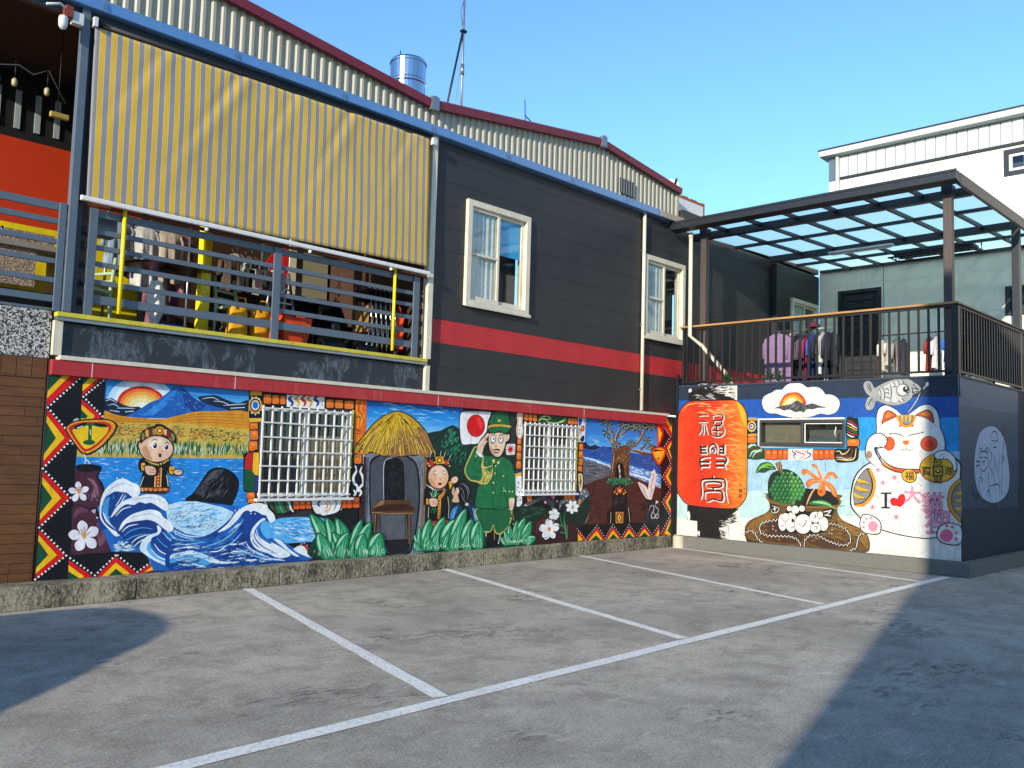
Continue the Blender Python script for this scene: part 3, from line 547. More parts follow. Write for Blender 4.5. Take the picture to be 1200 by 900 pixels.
dm = tag(MB().prism([(7.10, 4.45), (7.22, 4.28), (7.34, 4.45), (7.22, 4.62)], 'y', 12.1, 12.112).build('door_diamond', REDP), 'red paper diamond on the olive door', 'paper sign')
bs = thing('blue_basin', (4.75, 10.2, 2.93), 'shallow blue plastic basin on the balcony floor', 'basin'); MB().lathe((4.75, 10.2, 2.931), [(.16, 0), (.2, .07), (.215, .075), (.2, .07)], 20).build('bowl', mat('blue_plastic', '1c48b0', .4), bs); tube('rim', [(4.75+.21*math.cos(a*math.pi/8), 10.2+.21*math.sin(a*math.pi/8), 3.006) for a in range(17)], .008, mat('blue_plastic', '1c48b0', .4), bs)
for i, (x, y, z, c, nm) in enumerate(((5.15, 11.0, 3.826, 'a02030', 'dark red cloth heap'), (4.85, 10.85, 3.826, 'b8b0a4', 'pale patterned cloth heap'))):
    h_ = thing('cloth_heap', (x, y, z), nm+' on the black round table', 'cloth'); rn = random.Random(i)
    MB().grid(18, 8, lambda u, v, x=x, y=y, z=z: (x+(.17*(1-v)+.012*math.sin(u*31))*math.cos(u*6.2832), y+(.12*(1-v)+.012*math.sin(u*25))*math.sin(u*6.2832), z+.1*v**.6+.014*math.sin(u*19+v*7)*v)).build('cloth', mat('heap_'+c, c, .9, var=.3, scale=25), h_, smooth=True)
    tube('fold', [(x-.1, y-.09, z+.03), (x, y-.1, z+.06), (x+.1, y-.09, z+.02)], .02, mat('heap_'+c, c, .9, var=.3, scale=25), h_)
for i, (x, c, nm) in enumerate(((6.22, '4c4038', 'brown'), (6.32, 'a8a49c', 'pale grey'), (6.42, '241f1e', 'black'), (6.55, '6a5a50', 'taupe'))):
    garment('hanging_garment', x, 11.5+.06*(i % 2), 4.3+.05*(i % 2), .3, .5, mat('gar_'+c, c, .9, var=.25, scale=20), nm+' garment in the dark middle of the balcony', 'garments in the middle of the balcony', 'x')
for i, (x, z0_, w_, h_, c, nm) in enumerate(((6.05, 2.93, .3, .28, '2c2a2a', 'black storage crate, lower of two'), (6.05, 3.212, .28, .2, '5a4a3a', 'brown carton, upper of two'), (8.05, 2.93, .24, .42, '7a1820', 'dark red carton beside the folding chairs'))):
    k_ = thing('storage_crate', (x, 11.0, z0_), nm, 'crate', 'balcony crates'); box('body', x-w_/2, x+w_/2, 10.85, 11.15, z0_, z0_+h_-.03, mat('crate_'+c, c, .6), k_, bevel=.008); box('lid', x-w_/2-.01, x+w_/2+.01, 10.84, 11.16, z0_+h_-.029, z0_+h_, mat('crate_'+c, c, .6), k_, bevel=.006)
lj = thing('life_vest', (8.12, 10.15, 3.4), 'orange vest hanging at the right end of the railing', 'vest'); MB().grid(8, 10, lambda u, v: (8.02+.16*u+.01*math.sin(v*14), 10.1+.03*math.sin(u*3.14)+.01*math.sin(v*20), 3.1+v*.5)).build('vest', ORPL, lj, smooth=True); tube('strap', [(8.06, 10.1, 3.6), (8.1, 10.12, 3.72), (8.14, 10.1, 3.6)], .012, ORPL, lj)
wl = thing('string_lights', (3.3, 10.6, 5.6), 'string of small lamps sagging under the dark ceiling at left', 'string lights')
tube('wire', [(2.6, 10.5, 5.72), (2.85, 10.5, 5.62), (3.05, 10.5, 5.68), (3.2, 10.5, 5.62), (3.35, 10.5, 5.72), (3.55, 10.5, 5.4)], .006, ALU, wl)
for x, z in ((2.85, 5.5), (3.02, 5.52), (3.35, 5.52)): tube('cord', [(x, 10.5, z+.2), (x, 10.5, z)], .005, BLACK, wl); MB().lathe((x, 10.5, z-.09), [(.012, 0), (.03, .02), (.03, .07), (.014, .09)], 10).build('lamp', mat('lamp_housing', 'a89a70', .4), wl, smooth=True)
lf = thing('tube_light', (3.5, 10.6, 5.3), 'small yellowish tube lamp by the column', 'lamp'); box('case', 3.42, 3.62, 10.55, 10.6, 5.24, 5.30, mat('yellowed_case', 'a8924a', .5), lf, bevel=.008); tube('cord', [(3.5, 10.58, 5.3), (3.5, 10.58, 6.3)], .005, BLACK, lf)

# ------------------------------------------------------------------ annex with terrace
ANX = thing('annex_building', (14.78, 7.2, 0), 'low annex with lantern and lucky cat mural under a roof terrace', 'building')
XA = 14.781; AW = (6.50, 8.06, 1.93, 2.40)
mb = MB()
for (y0, y1, z0, z1) in ((4.69, AW[0], .0, 3.04), (AW[1], 9.845, 0, 3.04), (AW[0], AW[1], 0, AW[2]), (AW[0], AW[1], AW[3], 3.04)): mb.box(XA, XA+.2, y0, y1, z0, z1)
FRONTW = mb.build('front_wall', mat('annex_render', 'c8c8c0', .7), ANX)
SIDEW = box('side_wall', XA+.2005, 26, 4.69, 4.89, 0, 3.04, mat('annex_side_render', '1e242e', .7), ANX)
MB().box(XA, XA+.2, 4.6895, 4.6899, 0, 3.04).build('corner_face', mat('annex_side_render', '1e242e', .7), ANX)
box('side_pilaster', 18.45, 18.75, 4.60, 4.689, 0.223, 3.04, mat('dark_pilaster', '14181e', .7), ANX)
box('terrace_slab', XA+.02, 20.93, 4.9, 9.84, 2.90, 3.0, mat('terrace_floor', '7a7a74', .8), ANX); box('terrace_edge', XA-.015, XA+.2, 4.68, 9.84, 3.0405, 3.075, mat('slate_edge', '26323e', .6), ANX, bevel=.005); box('terrace_edge', XA+.21, 24, 4.675, 4.89, 3.0405, 3.075, mat('slate_edge', '26323e', .6), ANX, bevel=.005)
box('corner_post', 14.76, 14.80, 9.79, 9.84, 0.226, 3.3, BLACK, ANX)
w = MB()
for a, b, c, d in ((AW[0], AW[0]+.035, AW[2], AW[3]), (AW[1]-.035, AW[1], AW[2], AW[3]), (AW[0]+.035, AW[1]-.035, AW[2], AW[2]+.07), (AW[0]+.035, AW[1]-.035, AW[3]-.05, AW[3]), (7.235, 7.275, AW[2]+.07, AW[3]-.05)): w.box(XA-.03, XA+.14, a, b, c, d)
w = w.build('window', mat('bronze_frame', '3c3c3a', .45, .3), ANX, bevel=.004)
box('pane', XA+.06, XA+.065, 7.276, AW[1]-.036, AW[2]+.071, AW[3]-.051, GLASS, w); box('pane', XA+.05, XA+.055, AW[0]+.036, 7.234, AW[2]+.071, AW[3]-.051, GLASS, w)
m_ = MB()
for a, b, c, d in ((6.54, 6.555, 2.0, 2.34), (7.21, 7.225, 2.0, 2.34), (6.556, 7.209, 2.0, 2.015), (6.556, 7.209, 2.325, 2.34)): m_.box(XA+.02, XA+.035, a, b, c, d)
m_.build('inner_frame', WHITEP, w); box('blind', XA+.12, XA+.13, 7.3, 8.02, 2.0, 2.34, mat('tan_blind', '6a6250', .8), w); box('room_wall', XA+.35, XA+.36, 6.4, 8.1, 1.9, 2.45, mat('grey_room', '4a4e4c', .8), w)
tube('lever', [(XA+.0, 6.66, 2.12), (XA-.01, 6.67, 2.18), (XA-.01, 6.65, 2.26), (XA, 6.66, 2.28)], .01, PLASTIC, w)
tube('downpipe', [(14.72, 9.52, 6.03), (14.72, 9.52, 4.02), (14.86, 9.36, 3.86), (15.3, 9.0, 3.25), (15.4, 8.95, 3.0)], .038, CREAM, ANX); 
tube('pipe_collar', [(14.72, 9.52, 5.93), (14.72, 9.52, 6.02)], .048, CREAM, ANX)

# terrace railing
tr = thing('terrace_railing', (14.86, 7.3, 3.076), 'black railing with timber cap around the roof terrace', 'railing')
box('bottom_rail', 14.84, 14.88, 4.76, 9.74, 3.13, 3.165, BLACK, tr); box('top_rail', 14.835, 14.885, 4.76, 9.76, 4.155, 4.195, BLACK, tr); box('timber_cap', 14.79, 14.93, 4.70, 9.80, 4.197, 4.232, WOODCAP, tr, bevel=.006)
box('bottom_rail', 14.9, 24, 4.74, 4.78, 3.13, 3.165, BLACK, tr); box('top_rail', 14.9, 24, 4.735, 4.785, 4.155, 4.195, BLACK, tr); box('side_cap', 14.94, 24, 4.70, 4.82, 4.197, 4.22, BLACK, tr)
b0 = MB().box(-.016, .016, -.016, .016, 0, .989).build('baluster', BLACK, tr); place(b0, (14.86, 9.66, 3.166), tr)
for k in range(1, 31): again(b0, (14.86, 9.66-k*.155, 3.166), tr)
for k in range(62): again(b0, (15.1+k*.14, 4.76, 3.166), tr)
box('post', 14.83, 14.89, 9.70, 9.75, 3.076, 4.1545, BLACK, tr); box('corner_post', 14.80, 14.90, 4.70, 4.80, 3.076, 4.1545, BLACK, tr)

# canopy
cz = lambda x: 6.13+(x-14.6)*.0395
cn = thing('terrace_canopy', (17.7, 7.3, 3.0), 'dark steel canopy with blue translucent roof panels over the terrace', 'canopy')
MB().prism([(14.40, 6.06), (14.58, 6.03), (14.60, 6.03), (14.60, 6.19), (14.56, 6.21), (14.40, 6.20)], 'y', 4.58, 9.78).build('gutter', STEELD, cn, bevel=.006)
MB().box(14.385, 14.399, 4.57, 9.79, 6.175, 6.215).build('gutter_lip', STEELD, cn)
for y in (4.575, ): box('side_beam', 14.6, 20.93, y-.0, y+.06, 6.02, 6.2, STEELD, cn)
ROWS = [14.62, 15.28, 16.85, 18.40, 19.65, 20.88]; NB = 7; YB = [4.64+(9.78-4.64)*k/NB for k in range(NB+1)]
for i, x in enumerate(ROWS):
    big = i in (1, 3); dz = .15 if big else .07; wd = .06 if big else .035
    if i: box('beam' if big else 'purlin', x-wd, x+wd, 4.64, 9.80, cz(x)-dz, cz(x)-.012, STEELD, cn)
for y in YB[1:-1]:
    MB().add([(14.61, y-.03, cz(14.61)-.075), (20.9, y-.03, cz(20.9)-.075), (20.9, y+.03, cz(20.9)-.075), (14.61, y+.03, cz(14.61)-.075), (14.61, y-.03, cz(14.61)-.0135), (20.9, y-.03, cz(20.9)-.0135), (20.9, y+.03, cz(20.9)-.0135), (14.61, y+.03, cz(14.61)-.0135)], [(3, 2, 1, 0), (4, 5, 6, 7), (0, 1, 5, 4), (1, 2, 6, 5), (2, 3, 7, 6), (3, 0, 4, 7)]).build('rafter', STEELD, cn)
for i in range(len(ROWS)-1):
    for k in range(NB):
        a, b = ROWS[i]-.0, ROWS[i+1]-.0; y0, y1 = YB[k]+.004, YB[k+1]-.004
        MB().add([(a, y0, cz(a)-.012), (b-.004, y0, cz(b)-.012), (b-.004, y1, cz(b)-.012), (a, y1, cz(a)-.012), (a, y0, cz(a)-.004), (b-.004, y0, cz(b)-.004), (b-.004, y1, cz(b)-.004), (a, y1, cz(a)-.004)], [(3, 2, 1, 0), (4, 5, 6, 7), (0, 1, 5, 4), (1, 2, 6, 5), (2, 3, 7, 6), (3, 0, 4, 7)]).build('roof_panel', POLY, cn)
box('post', 14.91, 15.04, 4.82, 4.95, 3.0, cz(15)-.16, OLDWOOD, cn, bevel=.006); box('post', 14.905, 15.035, 9.30, 9.42, 3.0, cz(15)-.16, OLDWOOD, cn, bevel=.006)
box('post', 18.34, 18.48, 4.75, 4.88, 3.0, cz(18.4)-.152, STEELD, cn, bevel=.006); box('post', 18.5, 18.64, 9.70, 9.83, 3.0, cz(18.4)-.152, STEELD, cn, bevel=.006)
box('post_head', 14.90, 15.06, 4.80, 4.97, cz(15)-.159, cz(15)-.02, STEELD, cn); box('post_head', 14.895, 15.055, 9.28, 9.44, cz(15)-.159, cz(15)-.02, STEELD, cn)
# lamp and drying rack under the canopy
tl = thing('terrace_lamp', (18.0, 7.4, 6.1), 'long white tube lamp under the canopy', 'lamp'); box('housing', 18.15, 18.3, 7.0, 8.35, 6.09, 6.135, PLASTIC, tl, bevel=.01); box('tube', 18.2, 18.25, 7.05, 8.3, 6.06, 6.089, WHITEP, tl)
dr = thing('drying_rack', (19.2, 6.3, 5.9), 'dark ceiling-mounted drying rack under the canopy', 'drying rack')
for x in (18.95, 19.45): tube('bar', [(x, 5.7, 6.02), (x, 7.4, 6.02)], .02, BLACK, dr); 
box('motor_box', 19.0, 19.4, 5.75, 7.3, 6.05, 6.13, BLACK, dr, bevel=.01)
for k in range(12): tube('hook', [(18.95, 5.8+k*.13, 6.02), (18.95, 5.8+k*.13, 5.95)], .012, BLACK, dr, 6)
for y in (5.72, 7.36): tube('cross_arm', [(18.95, y, 6.02), (19.45, y, 6.02), (19.45, y, 6.2)], .016, BLACK, dr)

# ------------------------------------------------------------------ white building behind the terrace
WB = thing('white_building', (20.95, 2, 0), 'white rendered building with ribbed cladding under its roof, right of the terrace', 'building')
def wall_holes_x(name, X0, X1, y0, y1, z0, z1, holes, m, parent):
    mb = MB(); ys = sorted({y0, y1, *[h[0] for h in holes], *[h[1] for h in holes]})
    for a, b in zip(ys[:-1], ys[1:]):
        hs = sorted([h for h in holes if h[0] <= a and h[1] >= b], key=lambda h: h[2]); z = z0
        for h in hs:
            if h[2] > z: mb.box(X0, X1, a, b, z, h[2])
            z = h[3]
        if z < z1: mb.box(X0, X1, a, b, z, z1)
    return mb.build(name, m, parent)
DR = (8.33, 9.37, 3.0, 5.82); SW = (5.18, 5.70, 4.90, 5.53); UW = (5.14, 5.69, 7.92, 8.50)
wall_holes_x('wall', 20.94, 21.2, -8, 9.60, 0, 8.56, [DR, SW, UW], GREYWALL, WB); box('wall', 21.2, 30, 9.35, 9.60, 0, 8.56, WHITEW, WB); box('wall_return', 20.94, 21.2, 9.601, 9.845, 0, 6.9, GREYWALL, WB)
mb = MB(); y = -8; pts = []
while y < 9.40: pts += [(y, 20.925), (y+.008, 20.962), (y+.016, 20.962), (y+.024, 20.925)]; y += .225
V = []
for a, b in pts: V += [(b, a, 8.63), (b, a, 9.14)]
mb.add(V, [(2*i+2, 2*i, 2*i+1, 2*i+3) for i in range(len(pts)-1)]); mb.build('ribbed_cladding', CLADD, WB)
box('cladding_back', 20.965, 21.2, -8, 9.60, 8.5605, 9.2, CLADD, WB); box('dark_trim', 20.90, 20.959, -8, 9.42, 8.565, 8.625, STEELD, WB)
box('corner_panel', 20.93, 20.964, 9.45, 9.60, 8.565, 9.1, STEEL, WB)
MB().prism([(20.70, 9.16), (20.96, 9.15), (21.2, 9.15), (21.2, 9.36), (20.70, 9.30)], 'y', -8, 9.75).build('roof_edge', CLADD, WB, bevel=.01); MB().prism([(20.68, 9.301), (30, 9.8), (30, 9.84), (20.68, 9.33)], 'y', -8, 9.77).build('roof', STEELD, WB)
tube('downpipe', [(20.88, 9.36, 9.16), (20.88, 9.36, 6.5)], .05, CLADD, WB)
def square_window(h, name, fr):
    w = MB(); f = .1
    for a, b, c, d in ((h[0], h[0]+f, h[2], h[3]), (h[1]-f, h[1], h[2], h[3]), (h[0]+f, h[1]-f, h[2], h[2]+f), (h[0]+f, h[1]-f, h[3]-f, h[3])): w.box(20.915, 21.05, a, b, c, d)
    w = w.build('window', fr, WB); w2 = MB(); g = .16
    for a, b, c, d in ((h[0]+f, h[0]+g, h[2]+f, h[3]-f), (h[1]-g, h[1]-f, h[2]+f, h[3]-f), (h[0]+g, h[1]-g, h[2]+f, h[2]+g), (h[0]+g, h[1]-g, h[3]-g, h[3]-f)): w2.box(20.95, 21.0, a, b, c, d)
    w2.build('frame', WHITEP if name == 'u' else fr, w); box('pane', 20.98, 20.985, h[0]+g, h[1]-g, h[2]+g, h[3]-g, GLASS, w); box('dark_room', 21.21, 21.22, h[0], h[1], h[2], h[3], mat('dim_room', '4a4e50', .9), w)
square_window(UW, 'u', STEELD); square_window(SW, 's', STEELD)
dd = box('door', 20.99, 21.05, DR[0]+.08, DR[1]-.08, 3.0, DR[3]-.08, DOORB, WB)
for a, b, c, d_ in ((DR[0], DR[0]+.08, 3.0, DR[3]), (DR[1]-.08, DR[1], 3.0, DR[3]), (DR[0]+.08, DR[1]-.08, DR[3]-.08, DR[3])): box('door_frame', 20.92, 21.05, a, b, c, d_, DOORB, dd)
for k in range(14): box('louvre', 20.965, 20.989, DR[0]+.2, DR[1]-.2, 3.15+k*.185, 3.29+k*.185, DOORB, dd, bevel=.01)
box('wall_joint', 20.932, 20.939, 8.27, 8.285, 3.0, 6.3, mat('joint_grey', '7a7e7c', .8), WB)

# ------------------------------------------------------------------ clothes on the terrace
def rail_rack(y0, y1, x, z, label, m):
    t = thing('clothes_rack', (x, (y0+y1)/2, 3.0), label, 'clothes rack', 'terrace clothes racks'); tube('rail', [(x, y0, z), (x, y1, z)], .014, m, t)
    for y in (y0, y1): tube('upright', [(x, y, 3.02), (x, y, z)], .016, m, t); tube('foot', [(x-.25, y, 3.02), (x+.25, y, 3.02)], .014, m, t)
rail_rack(7.75, 8.95, 17.2, 4.36, 'clothes rack full of purple and dark garments behind the railing', ALU)
SH = [('7a6280', 'lilac blouse', .62, .98), ('7a5c80', 'darker lilac blouse', .5, .95), ('2a262c', 'black shirt', .5, .98), ('4c4450', 'grey striped shirt', .5, .95), ('7c2040', 'crimson shirt', .45, .95), ('2c50a8', 'bright blue shirt', .45, .9), ('1c1e24', 'black trousers', .4, 1.0), ('c8c4bc', 'white shirt', .45, .85), ('262a44', 'navy shirt', .45, .95), ('15161a', 'black coat', .4, 1.05)]
for i, (c, nm, w_, h_) in enumerate(SH): garment('hanging_shirt', 16.95 if i == 0 else 17.2, 8.72-i*.105 if i else 8.85, 4.27, w_, h_, mat('terrace_cloth_'+c, c, .85, var=.2, scale=18), nm+' on the full clothes rack', 'clothes on the full rack', 'y' if i == 0 else 'x')
hat = thing('cap', (17.2, 8.5, 4.37), 'maroon cap on top of the full clothes rack', 'cap'); MB().lathe((17.2, 8.2, 4.375), [(.11, 0), (.115, .03), (.1, .09), (.05, .13), (.0, .14)], 16).build('crown', mat('maroon_cloth', '5a1a34', .9), hat, smooth=True); MB().prism([(17.0, 8.1), (17.1, 8.08), (17.1, 8.32), (17.0, 8.3)], 'z', 4.378, 4.388).build('brim', mat('maroon_cloth', '5a1a34', .9), hat)
rail_rack(6.2, 8.1, 20.2, 4.56, 'sparse clothes rack with a rusty rail against the white wall', RUST)
for i, (c, nm, w_, h_, y) in enumerate((('c8c2b8', 'cream top', .4, .7, 8.0), ('b0aca4', 'pale grey top', .36, .6, 7.86), ('8a8480', 'grey top', .36, .75, 7.7), ('3a3a40', 'charcoal top', .36, .8, 7.55), ('8a2a22', 'red top', .36, .75, 7.0), ('d0ccc6', 'white top', .36, .7, 6.86), ('1c62c0', 'sky blue top', .4, .6, 6.62), ('20242c', 'black trousers', .36, .95, 6.5), ('28304c', 'navy coat', .42, .95, 6.3))):
    garment('hanging_shirt', 20.2, y, 4.46, w_, h_, mat('rack_cloth_'+c, c, .85, var=.2, scale=18), nm+' on the rusty clothes rail by the white wall', 'clothes on the rusty rail', 'x')
bx_ = thing('cardboard_box', (19.9, 5.9, 3.0), 'brown cardboard box at the right end of the rusty rail', 'box'); box('body', 19.7, 20.1, 5.75, 6.1, 3.9, 4.2, CARDB, bx_, bevel=.004); box('flap', 19.68, 20.12, 5.73, 6.12, 4.201, 4.21, CARDB, bx_); box('shelf_below', 19.65, 20.15, 5.7, 6.15, 3.001, 3.899, POT, bx_)
ty = thing('bicycle_wheel', (19.2, 5.7, 3.0), 'bicycle wheel leaning behind the terrace railing', 'wheel'); tube('tyre', [(19.3, 5.8+.32*math.cos(a*math.pi/12), 3.33+.32*math.sin(a*math.pi/12)) for a in range(25)], .022, RUBBER, ty)
for k in range(8): tube('spoke', [(19.3, 5.8, 3.33), (19.3, 5.8+.31*math.cos(k*math.pi/4), 3.33+.31*math.sin(k*math.pi/4))], .004, ALU, ty, 5)
for i, (x, y) in enumerate(((15.25, 8.15), (15.25, 7.95), (15.2, 9.0))):
    p_ = thing('pot_plant', (x, y, 3.0), ('left', 'right', 'farthest left')[i]+' small potted plant behind the terrace railing', 'plant', 'terrace pot plants'); MB().lathe((x, y, 3.0), [(.06, 0), (.08, .12), (.085, .13)], 12).build('pot', POT, p_)
    rnd = random.Random(i); mb = MB()
    for k in range(60):
        a = rnd.random()*6.28; e = rnd.uniform(.2, 1.4); r_ = rnd.uniform(.04, .13); c = Vector((x+r_*math.cos(a)*math.cos(e), y+r_*math.sin(a)*math.cos(e), 3.14+r_*math.sin(e)*1.6)); d1 = Vector((math.cos(a+1), math.sin(a+1), .3))*.025; d2 = Vector((math.cos(a), math.sin(a), .8))*.035
        mb.add([tuple(c-d2), tuple(c+d1), tuple(c+d2), tuple(c-d1)], [(0, 1, 2, 3)])
    mb.build('leaves', LEAFM, p_)

# ------------------------------------------------------------------ on the roofs
tk = thing('water_tank', (9.28, 11.6, 6.9), 'large banded stainless water tank on the red roof', 'water tank', 'roof water tanks')
MB().lathe((9.28, 11.6, 6.9), [(.30, 0), (.30, .42), (.312, .44), (.312, .48), (.30, .50), (.30, .86), (.312, .88), (.312, .92), (.30, .94), (.30, 1.22), (.312, 1.22), (.312, 1.255), (.30, 1.27), (.285, 1.29)], 28).build('shell', CHROME, tk, smooth=False); MB().lathe((9.28, 11.6, 8.191), [(.275, 0), (.15, .03), (.05, .04)], 20).build('lid', CHROME, tk); tube('vent', [(9.1, 11.6, 8.19), (9.1, 11.6, 8.31)], .008, BLACK, tk)
tk = thing('water_tank', (8.95, 12.6, 6.9), 'smaller steel tank half hidden left of the large tank', 'water tank', 'roof water tanks'); MB().lathe((9.22, 12.4, 6.9), [(.26, 0), (.26, 1.1), (.27, 1.12), (.27, 1.16), (.2, 1.19)], 24).build('shell', CHROME, tk); MB().lathe((9.22, 12.4, 8.091), [(.1, 0), (.1, .02), (.05, .03)], 16).build('lid', CHROME, tk)
ms = thing('antenna_mast', (10.42, 11.5, 7.05), 'tall thin antenna mast with a slanting stay on the roof', 'mast'); tube('pole', [(10.42, 11.5, 7.0), (10.41, 11.5, 8.4), (10.4, 11.5, 11.5)], [.026, .022, .018], ALU, ms); tube('stay', [(9.95, 11.5, 7.05), (10.39, 11.5, 9.08)], .02, STEELD, ms); tube('coupling', [(10.415, 11.5, 8.3), (10.412, 11.5, 8.5)], .035, ALU, ms); tube('wire', [(10.40, 11.5, 9.7), (10.33, 11.5, 9.45), (10.38, 11.5, 9.2)], .006, mat('blue_cable', '2c5c9c', .5), ms); tube('guy_wire', [(10.36, 11.5, 8.4), (10.2, 11.5, 7.1)], .003, ALU, ms); box('clamp', 10.36, 10.46, 11.46, 11.54, 9.08, 9.12, BLACK, ms)
an = thing('small_aerial', (12.09, 11.5, 7.28), 'small leaning rod aerial on the roof ridge slope', 'aerial'); tube('rod', [(12.13, 11.5, 7.25), (12.03, 11.5, 8.36)], .012, mat('blue_cable', '2c5c9c', .5), an); tube('bracket', [(12.0, 11.5, 7.3), (12.2, 11.5, 8.0), (12.04, 11.5, 8.06)], .014, STEELD, an)
pw = thing('parapet_wall', (16.4, 10.4, 6.27), 'white parapet wall with brick top beyond the tin gable', 'wall'); box('panel', 14.92, 16.3, 10.25, 10.4, 6.271, 7.02, WHITEP, pw); 
rnd = random.Random(9); x = 14.92
while x < 16.28: wv = .115; box('brick', x, min(x+wv-.006, 16.3), 10.25, 10.4, 7.021, 7.021+rnd.uniform(.06, .085), BRICKR, pw); x += wv
box('edge', 16.301, 16.36, 10.25, 10.4, 6.271, 7.10, BRICKR, pw)
ds = thing('satellite_dish', (15.75, 10.7, 7.0), 'small grey satellite dish above the brick parapet', 'dish')
c = Vector((15.75, 10.7, 7.42)); ax = Vector((-.55, -.8, .3)).normalized(); u_ = ax.cross(Vector((0, 0, 1))).normalized(); w_ = ax.cross(u_)
MB().grid(24, 5, lambda a, b: tuple(c + (u_*math.cos(a*6.2832)+w_*math.sin(a*6.2832))*.2*b - ax*.06*(1-b*b))).build('reflector', PLASTIC, ds, smooth=True); tube('arm', [tuple(c-ax*.06-Vector((0, 0, .15))), tuple(c+ax*.28-Vector((0, 0, .12)))], .012, STEELD, ds); tube('receiver', [tuple(c+ax*.25-Vector((0, 0, .1))), tuple(c+ax*.33-Vector((0, 0, .02)))], .025, BLACK, ds); tube('mast', [(15.78, 10.72, 6.27), (15.78, 10.72, 7.38)], .02, STEELD, ds)

